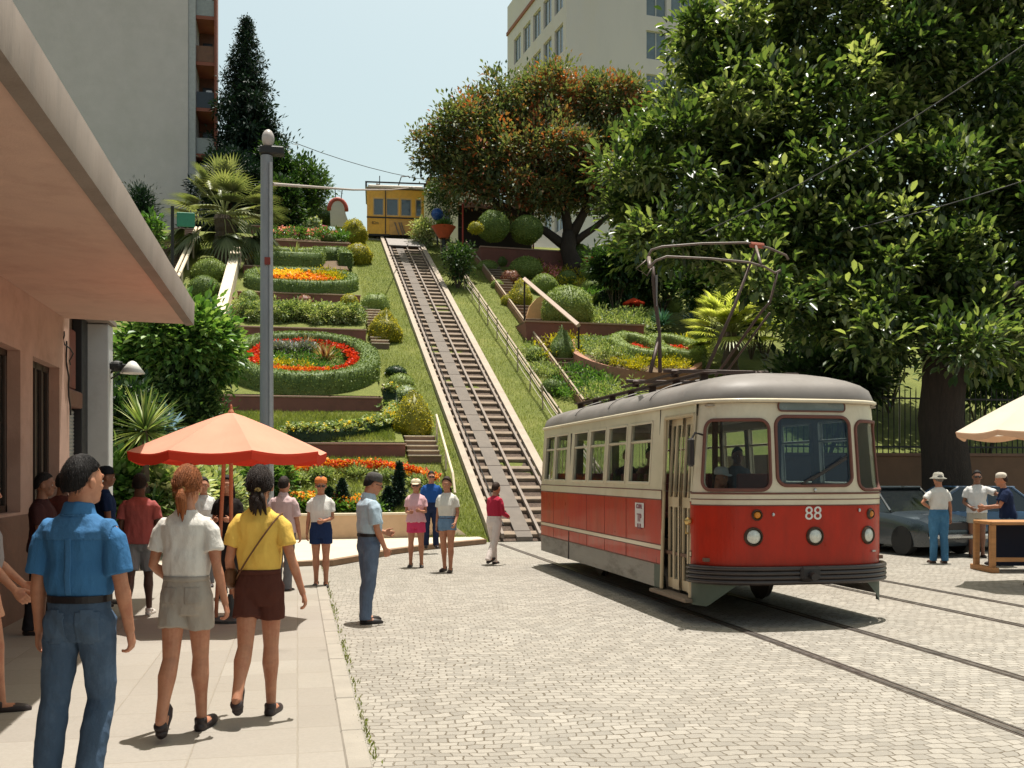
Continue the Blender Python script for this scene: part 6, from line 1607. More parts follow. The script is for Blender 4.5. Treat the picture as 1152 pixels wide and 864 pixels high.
# ---------------------------------------------------------------- parasols
def parasol(name, label, base, R_, ztop, zed, val, colr, colv, n=8, poles=((0, 0),), rot=.2, tilt=0, group=None, polec=(.45, .16, .08), leaf=1.0, r=.022, finial=True):
    o = thing(name, label, 'parasol', base, rot, group)
    key = name + label[:8]
    def fab(nm, c):
        m, t, out = nt(nm); tc = N(t, 'ShaderNodeTexCoord').outputs['Object']
        n1 = N(t, 'ShaderNodeTexNoise', {'Vector': tc, 'Scale': 2.5, 'Detail': 5.}); cc = ramp(t, n1.outputs[0], [(.3, tuple(x * .9 for x in c)), (.7, c)])
        n2 = N(t, 'ShaderNodeTexNoise', {'Vector': tc, 'Scale': 300.}); bp2 = N(t, 'ShaderNodeBump', {'Height': n2.outputs[0], 'Strength': .2, 'Distance': .002})
        d = N(t, 'ShaderNodeBsdfPrincipled', {'Base Color': cc, 'Roughness': .9, 'Specular IOR Level': .1, 'Normal': bp2.outputs[0]}); tr = N(t, 'ShaderNodeBsdfTranslucent', {'Color': cc})
        mx = N(t, 'ShaderNodeMixShader', {0: .28, 1: d.outputs[0], 2: tr.outputs[0]}); t.links.new(mx.outputs[0], out.inputs[0]); return m
    fm, vm = fab(key, colr), fab(key + 'v', colv)
    mb = MB(); nr, seg = 9, 8
    def P(k, u, w_):   # panel k, u across 0..1, w from top 0..1
        a0, a1 = 2 * PI * k / n, 2 * PI * (k + 1) / n
        rr = R_ * w_; p = V((math.cos(a0), math.sin(a0), 0)).lerp(V((math.cos(a1), math.sin(a1), 0)), u) * rr
        z = ztop + (zed - ztop) * w_ ** 1.12 - .035 * math.sin(PI * u) * w_ * (1 + .6 * math.sin(PI * w_)); ins = 1 - .03 * math.sin(PI * u) * w_
        return V((p.x * ins, p.y * ins, z))
    for k in range(n):
        for i in range(seg):
            for j in range(nr):
                u0, u1, w0, w1 = i / seg, (i + 1) / seg, max(.001, j / nr), (j + 1) / nr
                mb.quad(P(k, u0, w1), P(k, u1, w1), P(k, u1, w0), P(k, u0, w0))
    mb.build('canopy', fm, o, smooth=False)
    mb = MB()
    for k in range(n):
        for i in range(seg):
            u0, u1 = i / seg, (i + 1) / seg; a, b2 = P(k, u0, 1.0) * 1.0, P(k, u1, 1.0) * 1.0
            sc_ = lambda u: val * (.78 + .22 * abs(math.sin(PI * u * 1)))
            o1 = V((a.x * 1.005, a.y * 1.005, a.z)); o2 = V((b2.x * 1.005, b2.y * 1.005, b2.z))
            mb.quad(o1, o2, V((b2.x * .99, b2.y * .99, b2.z - sc_(u1))), V((a.x * .99, a.y * .99, a.z - sc_(u0))))
    mb.build('valance', vm, o)
    pw = M('pole_' + key, polec, .6, .15)
    for k in range(n):
        a = 2 * PI * k / n; mb = MB(); e = V((math.cos(a), math.sin(a), 0)); mb.tube([V((0, 0, ztop - .03)), e * R_ * .97 + V((0, 0, zed - .02))], .009, 5); mb.tube([V((0, 0, ztop - .55)), e * R_ * .5 + V((0, 0, (ztop + zed) / 2 - .0))], .008, 5); mb.build('rib', pw, o)
    for x, y in poles: mb = MB(); mb.tube([(x, y, 0), (x * .3, y * .3, ztop - .02)], r, 10); mb.build('pole', pw, o)
    mb = MB(); mb.lathe([(.25, 0), (.25, .03), (.05, .06), (.035, .3), (.03, .3)], n=20); mb.build('base', M('cast_iron', (.05, .05, .05), .6), o)
    if finial: mb = MB(); mb.lathe([(.03, -.02), (.035, .0), (.018, .03), (.012, .07), (.002, .09)], (0, 0, ztop), 12); mb.build('finial', pw, o)
    return o
ub = at_yc(260, 11.5, .035)
parasol('parasol', 'orange-red parasol with a scalloped valance over the pavement', ub, 1.10, 2.35, 1.90, .12, (.82, .39, .28), (.66, .07, .04), rot=.25, poles=((0, 0), (-.16, .05)))
ub2 = at_yc(1172, 15.4, .004)
parasol('parasol', 'cream parasol at the right edge of the square', ub2, 1.22, 2.98, 2.32, .10, (.76, .68, .56), (.70, .45, .30), rot=.4, poles=((0, 0),))
for px, py, lab, rr_ in ((672, 290, 'small red parasol between the clipped balls and the palm', 17), (713, 339, 'small flat orange-red parasol in the shade under the big tree', 13)):
    h_ = hill(px, py + 22); k_ = ppm(h_)
    parasol('garden_parasol', lab, h_, rr_ / k_, 26 / k_, 20 / k_, .06, (.70, .08, .03), (.6, .05, .02), group=None, r=.03, finial=False, polec=(.05, .04, .04))
h_ = hill(352, 262); k_ = ppm(h_); parasol('garden_parasol', 'pink parasol on the upper left terrace', V((h_.x, h_.y, h_.z)), 19 / k_, 12 / k_, 6 / k_, .06, (.72, .22, .28), (.7, .25, .3), r=.03, finial=False, polec=(.4, .38, .35))

# ---------------------------------------------------------------- green sign by the tower
gs = thing('street_sign', 'green shield sign on a thin dark post before the grey tower', 'sign', V((*hill(194, 330).xy, hill(194, 330).z)))
k_ = ppm(gs.location); hgt = (330 - 232) / k_
mb = MB(); mb.tube([(0, 0, -.3), (0, 0, hgt)], .07, 8); mb.build('post', iron, gs)
mb = MB(); mb.box((.55, 0, hgt - .55), (.75, .05, .62), bev=.02); mb.build('panel', M('green_panel', (.04, .22, .14), .5), gs)

# ---------------------------------------------------------------- parked cars
for i, (px, py, r_, mt, lb) in enumerate(((668, 322, 11, L_topi, 'small clipped ball right of the biggest one, upper'), (682, 372, 9, L_topi, 'tiny clipped ball at the right end of the plum wall'), (612, 318, 9, L_hedge, 'small dark clipped ball above the biggest one'),
        (574, 338, 9, L_gold, 'small golden mound left of the golden cone bush'), (628, 294, 9, L_topi, 'small pale clipped ball below the plum wall end'), (660, 384, 10, L_gold, 'small golden mound right of the dark cone bush'), (705, 318, 15, L_topi, 'pale clipped ball right of the red parasol'), (728, 334, 14, L_hedge, 'clipped ball just left of the pantograph arm'), (758, 342, 13, L_topi, 'clipped ball behind the blue agave'), (735, 356, 12, L_topi, 'clipped ball just right of the shrub bed'), (560, 320, 7, L_topi, 'tiny green ball against the timber stairs edge'))):
    topi('round_bush', lb, px, py, r_, mt, .85, GB)
for px, py, mt, n_, L_, lb in ((700, 330, L_teal, 60, .8, 'teal grassy plant under the flat orange-red parasol'), (668, 345, L_yucca, 60, .9, 'sword-leaved plant between the biggest ball and the shrub bed'), (622, 345, L_rust, 50, .5, 'small reddish plant behind the pale beam'), (606, 300, L_rust, 50, .6, 'reddish plant right of the upper clipped ball'), (790, 400, L_palmy, 70, 1.0, 'bright strappy plant left of the bright fan palm'), (856, 398, L_yucca, 70, 1.0, 'strappy plant right of the bright fan palm')):
    plantros('strap_plant', lb, 'plant', px, py, n_, L_, .07, mt, (10, 80), .35, .1)
for i, (x, y, r_, mt, cn, lb) in enumerate(((-1.9, 51.7, 9, L_gold, False, 'golden ball at the left end of the angular hedge'), (-1.7, 55.6, 8, L_topi, False, 'green ball at the left end of the parasol terrace'), (1.6, 55.6, 8, L_hedge, True, 'dark cone at the right end of the parasol terrace'), (-2.0, 44.3, 11, L_topi, False, 'green ball behind the pale shrub row, left end'), (2.2, 44.4, 10, L_gold, False, 'golden ball behind the pale shrub row, right end'),
        (-1.6, 30.4, 13, L_topi, False, 'clipped ball on the small lawn terrace left of the pole'), (2.2, 49.2, 8, L_gold, True, 'small golden cone right of the orange oval bed'), (.3, 44.6, 8, L_rust, False, 'reddish low bush behind the middle of the pale shrub row'))):
    topi('terrace_bush', lb, 0, 0, r_, mt, .95, 'small bushes on the stepped garden', cone=cn, on=V((x, y, bedz(y) - .05)), amp=.08)
for i, (px, py, r_, mt, cn, lb) in enumerate(((614, 320, 15, L_topi, False, 'pale clipped ball between the golden cone and the upper ball'), (668, 306, 14, L_topi, False, 'pale clipped ball left of the small red parasol'), (690, 302, 12, L_gold, False, 'golden mound just under the small red parasol'), (604, 398, 11, L_topi, False, 'clipped ball beside the timber stairs, lower'), (662, 398, 11, L_topi, False, 'small clipped ball at the planter edge'),
        (676, 378, 9, L_gold, True, 'tiny golden cone below the plum wall'), (702, 380, 10, L_topi, False, 'small clipped ball below the right end of the plum wall'), (622, 436, 12, L_hedge, False, 'dark clipped ball at the lowest timber steps'), (790, 378, 12, L_topi, False, 'clipped ball left of the bright fan palm'), (640, 312, 10, L_hedge, False, 'small dark ball above the biggest one'))):
    topi('round_bush', lb, px, py, r_, mt, .9, GB, cone=cn)
gcv = thing('ground_cover_bed', 'leafy ground cover between the timber stairs and the round planter', 'shrub', hill(650, 430))
leafpatch('foliage', gcv, [tuple(hill(random.uniform(625, 690), random.uniform(412, 446), .12)) for _ in range(50)], 140, L_fresh, .3, .12, .06)
leafpatch('pale_foliage', gcv, [tuple(hill(random.uniform(655, 720), random.uniform(430, 450), .2)) for _ in range(30)], 70, L_pale, .3, .12, .06)
gcv = thing('ground_cover_bed', 'mixed leafy ground cover above the plum wall by the biggest ball', 'shrub', hill(680, 340))
leafpatch('foliage', gcv, [tuple(hill(random.uniform(664, 730), random.uniform(322, 350), .15)) for _ in range(50)], 140, L_fresh, .35, .15, .07)
leafpatch('golden_foliage', gcv, [tuple(hill(random.uniform(600, 660), random.uniform(292, 318), .15)) for _ in range(30)], 60, L_gold, .3, .13, .06)
fr2 = thing('flower_patch', 'patch of red flowers near the small red parasol', 'flower bed', hill(690, 312))
flowers('red_flowers', fr2, [tuple(hill(random.uniform(676, 712), random.uniform(304, 322)).xy) for _ in range(30)], .3, 160, F_red, hzf, .3, .13)
fr3 = thing('flower_patch', 'patch of white and pink flowers beside the biggest ball', 'flower bed', hill(622, 356))
flowers('pink_flowers', fr3, [tuple(hill(random.uniform(604, 640), random.uniform(300, 322)).xy) for _ in range(30)], .3, 110, F_pink, hzf, .3, .12)
def car(label, loc, rz, paint, group='parked cars beside the square'):
    o = thing('parked_car', label, 'car', loc, rz, group)
    L_, W_ = 4.1, 1.62
    pm = M('paint_' + label[:9], paint, .3, .06, 2, .02, 10, spec=.6, coat=.6)
    prof = [(-2.05, .55, .30), (-2.0, .70, .22), (-1.75, .78, .2), (-1.2, .84, .2), (-.85, .88, .2), (0, .90, .2), (.9, .90, .2), (1.5, .88, .2), (1.95, .82, .25), (2.05, .6, .32)]
    mb = MB(); rs = []
    for y, zt, zb in prof:
        t_ = min(1, (2.08 - abs(y)) / .5); w_ = W_ / 2 * (.86 + .14 * t_ ** .5)
        rs.append([V((-w_ * .96, y, zb)), V((-w_, y, zb + .2)), V((-w_, y, zt - .18)), V((-w_ * .94, y, zt - .04)), V((-w_ * .7, y, zt)), V((0, y, zt + .02)), V((w_ * .7, y, zt)), V((w_ * .94, y, zt - .04)), V((w_, y, zt - .18)), V((w_, y, zb + .2)), V((w_ * .96, y, zb))])
    mb.rings(rs); mb.build('body', pm, o, autos=35)
    mb = MB(); cab = [(-.85, .88, .70), (-.25, 1.36, .58), (.9, 1.38, .58), (1.7, .88, .66)]
    rs = [[V((-w_, y, .86)), V((-w_ * .98, y, z)), V((w_ * .98, y, z)), V((w_, y, .86))] for y, z, w_ in cab]
    rs = [[V((-.70, y, .86)), V((-w_, y, z)), V((w_, y, z)), V((.70, y, .86))] for y, z, w_ in cab]
    mb.rings(rs); mb.build('window_glass', M('car_window', (.015, .018, .02), .08, .1, 2, .02, spec=.8), o)
    mb = MB(); mb.box((0, .33, 1.385), (1.16, 1.3, .05), bev=.02)
    for sx in (-1, 1):
        mb.tube([(sx * .69, -.83, .9), (sx * .585, -.25, 1.37)], .028, 6); mb.tube([(sx * .69, 1.66, .9), (sx * .585, .92, 1.38)], .04, 6); mb.tube([(sx * .715, .35, .88), (sx * .60, .35, 1.38)], .03, 6)
    mb.build('roof', pm, o)
    for sx in (-1, 1):
        for y in (-1.3, 1.25):
            mb = MB(); mb.lathe([(.18, -.09), (.30, -.09), (.31, -.05), (.31, .05), (.30, .09), (.18, .09)], (sx * .72, y, .31), 24, axis=(1, 0, 0)); w_ = mb.build('wheel', M('tyre', (.02, .02, .02), .8), o, autos=40)
            mb = MB(); mb.lathe([(.02, -.05), (.17, -.07), (.185, -.03), (.185, .03), (.17, .07), (.02, .05)], (sx * .73, y, .31), 20, axis=(1, 0, 0)); mb.build('rim', M('hubcap', (.5, .5, .5), .3, metal=.8), w_, autos=40)
        mb = MB(); mb.lathe([(.001, .03), (.07, .02), (.09, 0), (.09, -.03)], (sx * .6, -2.0, .62), 18, axis=(0, -1, 0)); mb.build('headlight', M('headlamp', (.6, .6, .58), .15, metal=.3), o, smooth=True)
    mb = MB(); mb.bx(-.8, .8, -2.14, -2.05, .36, .46, .03); mb.build('bumper', M('chrome', (.5, .5, .5), .25, metal=.9), o)
    mb = MB(); mb.bx(-.45, .45, -2.06, -2.03, .55, .70, .01); mb.build('grille', blk, o)
    return o
c1 = at_yc(1001, 22.5, 0.004); car('dark blue-grey parked car half hidden behind the tram front', c1, R(8), (.022, .034, .045))
c2 = at_yc(1112, 22.8, 0.004); c2.z = .004
car('low blue parked car behind the three people at right', c2, R(78), (.03, .08, .16))

# wooden trestle table at right edge
wd = M('orange_wood', (.40, .19, .07), .6, .25, 3, .3, 30, stretch=(.5, 4, 4))
tb = thing('wooden_table', 'orange-brown wooden trestle table at the right edge of the square', 'table', at_yc(1160, 17.6, .004), -TH)
mb = MB(); mb.box((.15, .1, .84), (1.9, .7, .06), bev=.01); mb.build('tabletop', wd, tb)
for x in (-.76, .95):
    for y in (-.2, .4): mb = MB(); mb.box((x, y, .405), (.09, .09, .805), bev=.008); mb.build('leg', wd, tb)
for x in (-.76, .95): mb = MB(); mb.box((x, .1, .045), (.12, .85, .09), bev=.008); mb.build('foot', wd, tb)
mb = MB(); mb.box((.1, -.2, .22), (1.62, .05, .07)); mb.build('stretcher', wd, tb)
mb = MB(); mb.tube([(.05, -.2, .25), (-.1, -.2, .62)], .03, 4); mb.build('brace', wd, tb)
mb = MB(); mb.box((.2, .40, .42), (1.5, .03, .72)); mb.build('cloth_screen', M('navy_cloth', (.015, .018, .035), .9), tb)
# ---------------------------------------------------------------- the tram
TXL, TXR, TYF, TYR = 4.38, 6.69, 10.94, 18.25
tcx = (TXL + TXR) / 2; hw = (TXR - TXL) / 2
tram = thing('tram', 'old red and cream electric tram on the cobbled square', 'tram', (tcx, TYF, .01))
BF, BR_ = .50, .45
ns = 28
def fr_curve(n, b, y0, sgn):   # from left corner to right corner bulging away
    out = []
    for i in range(n + 1):
        a = PI - PI * i / n
        c_, s_ = math.cos(a), math.sin(a); e = .42
        out.append(V((hw * math.copysign(abs(c_) ** e, c_), y0 + sgn * b * abs(s_) ** .85, 0)))
    return out
# arclength path: left side rear->front, front left->right, right side front->rear, rear right->left
front = fr_curve(ns, BF, 0, -1); LEN = TYR - TYF
class Path:
    def __init__(s, pts):
        s.p = pts; s.d = [0]
        for a, b in zip(pts, pts[1:]): s.d.append(s.d[-1] + (b - a).length)
        s.L = s.d[-1]
    def at(s, u):
        u = max(0, min(s.L, u))
        for i in range(len(s.d) - 1):
            if u <= s.d[i + 1] or i == len(s.d) - 2:
                t_ = (u - s.d[i]) / (s.d[i + 1] - s.d[i] + 1e-9); p = s.p[i].lerp(s.p[i + 1], t_)
                a = s.p[max(0, i)]; b = s.p[min(len(s.p) - 1, i + 1)]
                return p
def smooth_front(x):   # superellipse: y for a given x
    return -BF * max(0, 1 - abs(x / hw) ** 3.6) ** .6
fx_ = [hw * math.sin(a) for a in np.linspace(-PI / 2, PI / 2, 61)]
fp = [V((x, smooth_front(x), 0)) for x in fx_]
FP = Path(fp)
def Pf(u, z, d):
    e = .02; p = FP.at(u); a, b = FP.at(u - e), FP.at(u + e); t_ = (b - a).normalized(); n_ = V((t_.y, -t_.x, 0))
    ti = .10 * max(0, z - 1.45) * .9
    q = p - n_ * (d + ti); q.z = z; return q
def u_of_x(x):
    for i in range(len(fx_) - 1):
        if fx_[i] <= x <= fx_[i + 1]: return FP.d[i] + (FP.d[i + 1] - FP.d[i]) * (x - fx_[i]) / (fx_[i + 1] - fx_[i])
    return 0 if x < 0 else FP.L
def Ps(sx):
    def P(u, z, d):
        ti = .06 * max(0, z - 1.45); return V((sx * (hw - d - ti), u, z))
    return P
def Prr(u, z, d):
    q = Pf(u, z, d); return V((q.x, LEN - q.y * .9, z))
red = M('tram_red', (.42, .020, .006), .34, .10, 2.2, .04, 12, spec=.25, coat=.14, stain=(.20, .018, .008), sscale=1.3, samt=.55, stretch=(2, 2, .7))
crm = M('tram_cream', (.66, .58, .43), .38, .05, 2.5, .05, 20, spec=.4, coat=.25, stain=(.50, .41, .28), sscale=2.2, samt=.5)
skg = M('tram_skirt_grey', (.27, .25, .22), .6, .15, 3, .2, 30, stain=(.07, .055, .04), sscale=1.8, samt=.85, stretch=(1, .5, 2.))
skn = M('tram_skirt_green', (.075, .10, .075), .55, .15, 3, .15, 30, stain=(.04, .05, .04))
gask = M('window_gasket', (.15, .055, .04), .6, .2, 8, .1)
tglass = glassmat('tram_glass', (.80, .86, .86), .20, .03)
tglass_w = glassmat('windscreen_glass', (.45, .60, .74), .36, .03, (.02, .05, .10))
ZS, ZG = .27, 2.50
bands = [('skirt', ZS, .56, skg), ('lower_panel', .56, .78, red), ('cream_line', .78, .83, crm), ('red_panel', .83, 1.36, red)]
Z_W0, Z_W1 = 1.56, 2.34
def sidepanel(sx, win, door):
    P = Ps(sx)
    ybr = sorted(set([0, LEN] + [v for w_ in win for v in w_] + ([door[0], door[1]] if door else [])))
    def inw(i): return any(abs(ybr[i] - w_[0]) < 1e-4 for w_ in win)
    def ind(i): return door and abs(ybr[i] - door[0]) < 1e-4
    for (ya, yb) in ([(0, door[0]), (door[1], LEN)] if door else [(0, LEN)]):
        for nm_, z0_, z1_, mt_, o_ in (('skirt', ZS, .56, skg, 0), ('lower_side_panel', .56, .74, red, 0), ('side_panel', .80, 1.36, red, 0), ('cream_line', .74, .80, crm, .006), ('cream_stripe', 1.36, 1.47, crm, .004)):
            mb = MB(); panel(mb, lambda u, z, d: P(u, z, d - o_), [ya, yb], [z0_, z1_], lambda i, j: False); mb.build(nm_, mt_, tram)
    mb = MB(); panel(mb, P, ybr, [1.47, Z_W0, Z_W1, ZG], lambda i, j: ind(i) and j < 2 or (inw(i) and j == 1), .05); mb.build('window_band', crm, tram)
    mb = MB()
    for z in (1.475, 1.36, .80, .74, .56): 
        for a, b in ([(0, door[0]), (door[1], LEN)] if door else [(0, LEN)]): 
            if b - a > .02: mb.tube([P(a, z, -.004), P(b, z, -.004)], .007, 6)
    mb.build('trim', gask if sx < 0 else gask, tram)
    for (a, b) in win:
        f = MB(); q = lambda u, z, d=-.004: P(u, z, d)
        t_ = .018
        for p1, p2 in (((a, Z_W0), (b, Z_W0)), ((a, Z_W1), (b, Z_W1)), ((a, Z_W0), (a, Z_W1)), ((b, Z_W0), (b, Z_W1))): f.tube([q(*p1), q(*p2)], t_, 6, flat=.6)
        f.tube([q(a, 2.10, .02), q(b, 2.10, .02)], .02, 6)
        wf = f.build('window', crm, tram); p = MB(); p.quad(P(a, Z_W0, .03), P(b, Z_W0, .03), P(b, Z_W1, .03), P(a, Z_W1, .03)); p.build('pane', tglass, wf)
Ly = lambda y: y - TYF
winL = [(Ly(a), Ly(b)) for a, b in ((12.37, 13.22), (13.38, 14.22), (14.36, 15.16), (15.30, 16.10), (16.50, 17.28), (17.38, 18.02))]
sidepanel(-1, winL, (.04, .98)); sidepanel(1, [(.35, 1.2)] + winL, None)
# vertical dark seam on the left side
mb = MB(); P = Ps(-1); mb.tube([P(Ly(16.3), ZS, -.006), P(Ly(16.3), 2.34, -.006)], .014, 6); mb.tube([P(1.16, .25, -.004), P(1.16, ZG, -.004)], .008, 6); mb.build('seam', blk, tram)
for y_ in (Ly(13.3), Ly(14.3), Ly(15.24), Ly(17.33)): mb = MB(); mb.tube([P(y_, .56, -.001), P(y_, 1.36, -.001)], .0035, 4); mb.build('panel_joint', gask, tram)
# green front portion of the skirt beside the door
mb = MB(); panel(mb, lambda u, z, d: P(u, z, -.008), [.985, 1.22], [ZS, .56], lambda i, j: False); mb.build('skirt_patch', skn, tram)
# folding door
dg = thing; dr = MB(); P = Ps(-1)
DW0, DW1 = .04, .98
fr_d = M('door_cream', (.56, .45, .29), .45, .12, 3, .1, 30, stain=(.36, .26, .16), sscale=3)
leafs = [(.06, .27), (.29, .50), (.52, .73), (.75, .96)]
mb = MB(); mb.tube([P(DW0, ZS, 0), P(DW0, 2.36, 0)], .022, 6); mb.tube([P(DW1, ZS, 0), P(DW1, 2.36, 0)], .022, 6); mb.tube([P(DW0, 2.36, 0), P(DW1, 2.36, 0)], .022, 6)
dfr = mb.build('door', fr_d, tram)
for i, (a, b) in enumerate(leafs):
    dd = .05 + (.03 if i % 2 else 0)
    mb = MB(); zs2 = [.30, .42, 1.28, 1.40, 2.26, 2.34]; us2 = [a, a + .045, b - .045, b]
    panel(mb, lambda u, z, d: P(u, z, dd + d), us2, zs2, lambda i_, j: i_ == 1 and j in (1, 3), .02); panel(mb, lambda u, z, d: P(u, z, dd + .03), us2, zs2, lambda i_, j: i_ == 1 and j in (1, 3))
    mb.build('door_leaf', fr_d, dfr)
    mb = MB(); mb.quad(P(a + .045, .42, dd + .012), P(b - .045, .42, dd + .012), P(b - .045, 2.26, dd + .012), P(a + .045, 2.26, dd + .012)); mb.build('pane', tglass, dfr)
mb = MB(); mb.tube([P(.10, 1.0, .0), P(.10, 1.0, -.03), P(.10, 1.12, -.03), P(.10, 1.12, 0)], .012, 6); mb.ball(P(.03, 1.14, -.03), .045, 10, 8); mb.build('handle', M('brass', (.6, .42, .16), .35, metal=.8), dfr)
mb = MB(); mb.bx(-hw - .09, -hw + .1, DW0 - .06, DW1 + .2, .215, .26, .01); mb.build('step', M('step_wood', (.20, .15, .11), .8), tram)
# front
uA, uB = u_of_x(-1.06), u_of_x(-.44); uC, uD = u_of_x(-.40), u_of_x(.62); uE, uF = u_of_x(.68), FP.L - .02
UU = FP.L
fw = [(u_of_x(-1.10), u_of_x(-.42), 1.50, 2.28), (u_of_x(-.34), u_of_x(.58), 1.55, 2.32), (u_of_x(.67), UU - .05, 1.50, 2.28)]
def front_grid(zs_, hole=None, mat=None, name='', off=0.):
    mb = MB(); us_ = list(np.linspace(0, UU, 60)); panel(mb, lambda u, z, d: Pf(u, z, d - off), us_, zs_, hole or (lambda i, j: False)); return mb.build(name, mat, tram, smooth=True)
front_grid([.56, .8, 1.1, 1.33], None, red, 'front_panel')
front_grid([1.33, 1.38, 1.40, 1.46], None, crm, 'front_stripe', .003)
mb = MB()
for z_, r_ in ((1.462, .011), (1.395, .005), (1.33, .006)): mb = MB(); mb.tube([Pf(u, z_, -.006) for u in np.linspace(0, UU, 50)], r_, 6); mb.build('trim', gask, tram, smooth=True)
# window band of the front with rounded openings
mb = MB(); zlo, zhi = 1.46, ZG
cells = [(0, fw[0][0] - .03), None]
def rounded(a, b, z0, z1, r, n=6):
    out = []
    for cx_, cz_, s0 in ((b - r, z0 + r, -90), (b - r, z1 - r, 0), (a + r, z1 - r, 90), (a + r, z0 + r, 180)):
        for i in range(n + 1): t_ = R(s0 + 90 * i / n); out.append((cx_ + r * math.cos(t_), cz_ + r * math.sin(t_)))
    # densify long edges
    res = []
    for p, q in zip(out, out[1:] + out[:1]):
        res.append(p); L_ = math.hypot(q[0] - p[0], q[1] - p[1]); k = int(L_ / .06)
        for i in range(1, k): res.append((p[0] + (q[0] - p[0]) * i / k, p[1] + (q[1] - p[1]) * i / k))
    return res
prev = 0.0
def strip_fill(a, b):
    if b - a < 1e-3: return
    k = max(1, int((b - a) / .04))
    for i in range(k): u0, u1 = a + (b - a) * i / k, a + (b - a) * (i + 1) / k; mb.quad(Pf(u0, zlo, 0), Pf(u1, zlo, 0), Pf(u1, zhi, 0), Pf(u0, zhi, 0))
for (a, b, z0, z1) in fw:
    A, B = a - .02, b + .02; strip_fill(prev, A); prev = B
    poly = rounded(a, b, z0, z1, .11); cx_, cz_ = (a + b) / 2, (z0 + z1) / 2
    outer = []
    for (u, z) in poly:
        du, dz = u - cx_, z - cz_; k1 = ((B - cx_) / du if du > 0 else (A - cx_) / du) if abs(du) > 1e-6 else 1e9; k2 = ((zhi - cz_) / dz if dz > 0 else (zlo - cz_) / dz) if abs(dz) > 1e-6 else 1e9
        k = min(k1, k2); outer.append((cx_ + du * k, cz_ + dz * k))
    n_ = len(poly)
    # corners of the rectangle
    for i in range(n_):
        j = (i + 1) % n_; p, q, P_, Q_ = poly[i], poly[j], outer[i], outer[j]
        mb.quad(Pf(P_[0], P_[1], 0), Pf(Q_[0], Q_[1], 0), Pf(q[0], q[1], 0), Pf(p[0], p[1], 0))
        if abs(P_[0] - Q_[0]) > 1e-5 and abs(P_[1] - Q_[1]) > 1e-5:
            cu = A if min(abs(P_[0] - A), abs(Q_[0] - A)) < 1e-5 else B; cz = zlo if min(abs(P_[1] - zlo), abs(Q_[1] - zlo)) < 1e-5 else zhi
            mb.add([Pf(P_[0], P_[1], 0), Pf(cu, cz, 0), Pf(Q_[0], Q_[1], 0)], [(0, 1, 2)])
        mb.quad(Pf(p[0], p[1], 0), Pf(q[0], q[1], 0), Pf(q[0], q[1], .05), Pf(p[0], p[1], .05))
strip_fill(prev, UU)
mb.build('front_window_band', crm, tram)
for idx, (a, b, z0, z1) in enumerate(fw):
    poly = rounded(a, b, z0, z1, .11); poly2 = poly + [poly[0], poly[1]]
    f = MB(); f.tube([Pf(u, z, -.006) for u, z in poly2], .020, 6, cap=False); wf = f.build('windscreen' if idx == 1 else 'window', gask, tram)
    p = MB(); nz = 10; us_ = np.linspace(a, b, 12)
    # glass clipped to the rounded outline
    c_ = ((a + b) / 2, (z0 + z1) / 2); rings_ = []
    for k in (1.0, .8, .6, .4, .2): rings_.append([Pf(c_[0] + (u - c_[0]) * k, c_[1] + (z - c_[1]) * k, .02) for u, z in poly])
    p.rings(rings_, cap=False); p.add(rings_[-1], [tuple(range(len(poly)))]); p.build('pane', tglass_w if idx == 1 else tglass, wf, smooth=True)
    if idx == 1:
        w_ = MB(); w_.tube([Pf(a + (b - a) * .30, z0 + .02, -.03), Pf(a + (b - a) * .62, z0 + .17, -.035), Pf(a + (b - a) * .92, z0 + .33, -.035)], [.014, .012, .009], 6); w_.tube([Pf(a + (b - a) * .42, z0 + .06, -.045), Pf(a + (b - a) * .9, z0 + .30, -.045)], .012, 4); w_.build('wiper', blk, wf)
# destination board
mb = MB(); a, b = u_of_x(-.30), u_of_x(.53); poly = rounded(a, b, 2.38, 2.485, .04, 4); mb.add([Pf(u, z, -.012) for u, z in poly], [tuple(range(len(poly)))]); mb.build('destination_glass', M('dest_glass', (.16, .19, .18), .25, .2, 3, .02), tram)
mb = MB(); mb.tube([Pf(u, z, -.012) for u, z in poly + poly[:2]], .009, 6, cap=False); mb.build('destination_frame', gask, tram)
# bumper, lamps
mb = MB()
for z in (.485, .535, .585, .635): mb.tube([Pf(u, z, -.05) + V((0, -.01, 0)) for u in np.linspace(-.0, UU, 40)], .027, 8)
mb.build('bumper', M('bumper_black', (.03, .02, .018), .35, .3, 8, .1, 40, spec=.6), tram, smooth=True)
front_grid([.45, .56, .66], None, M('bumper_back', (.05, .02, .015), .6), 'bumper_backing', .012)
mb = MB(); mb.bx(-.12, .12, -BF - .12, -BF - .02, .50, .66, .03); mb.tube([(0, -BF - .12, .56), (0, -BF - .2, .55)], .045, 10); mb.build('coupler', blk, tram)
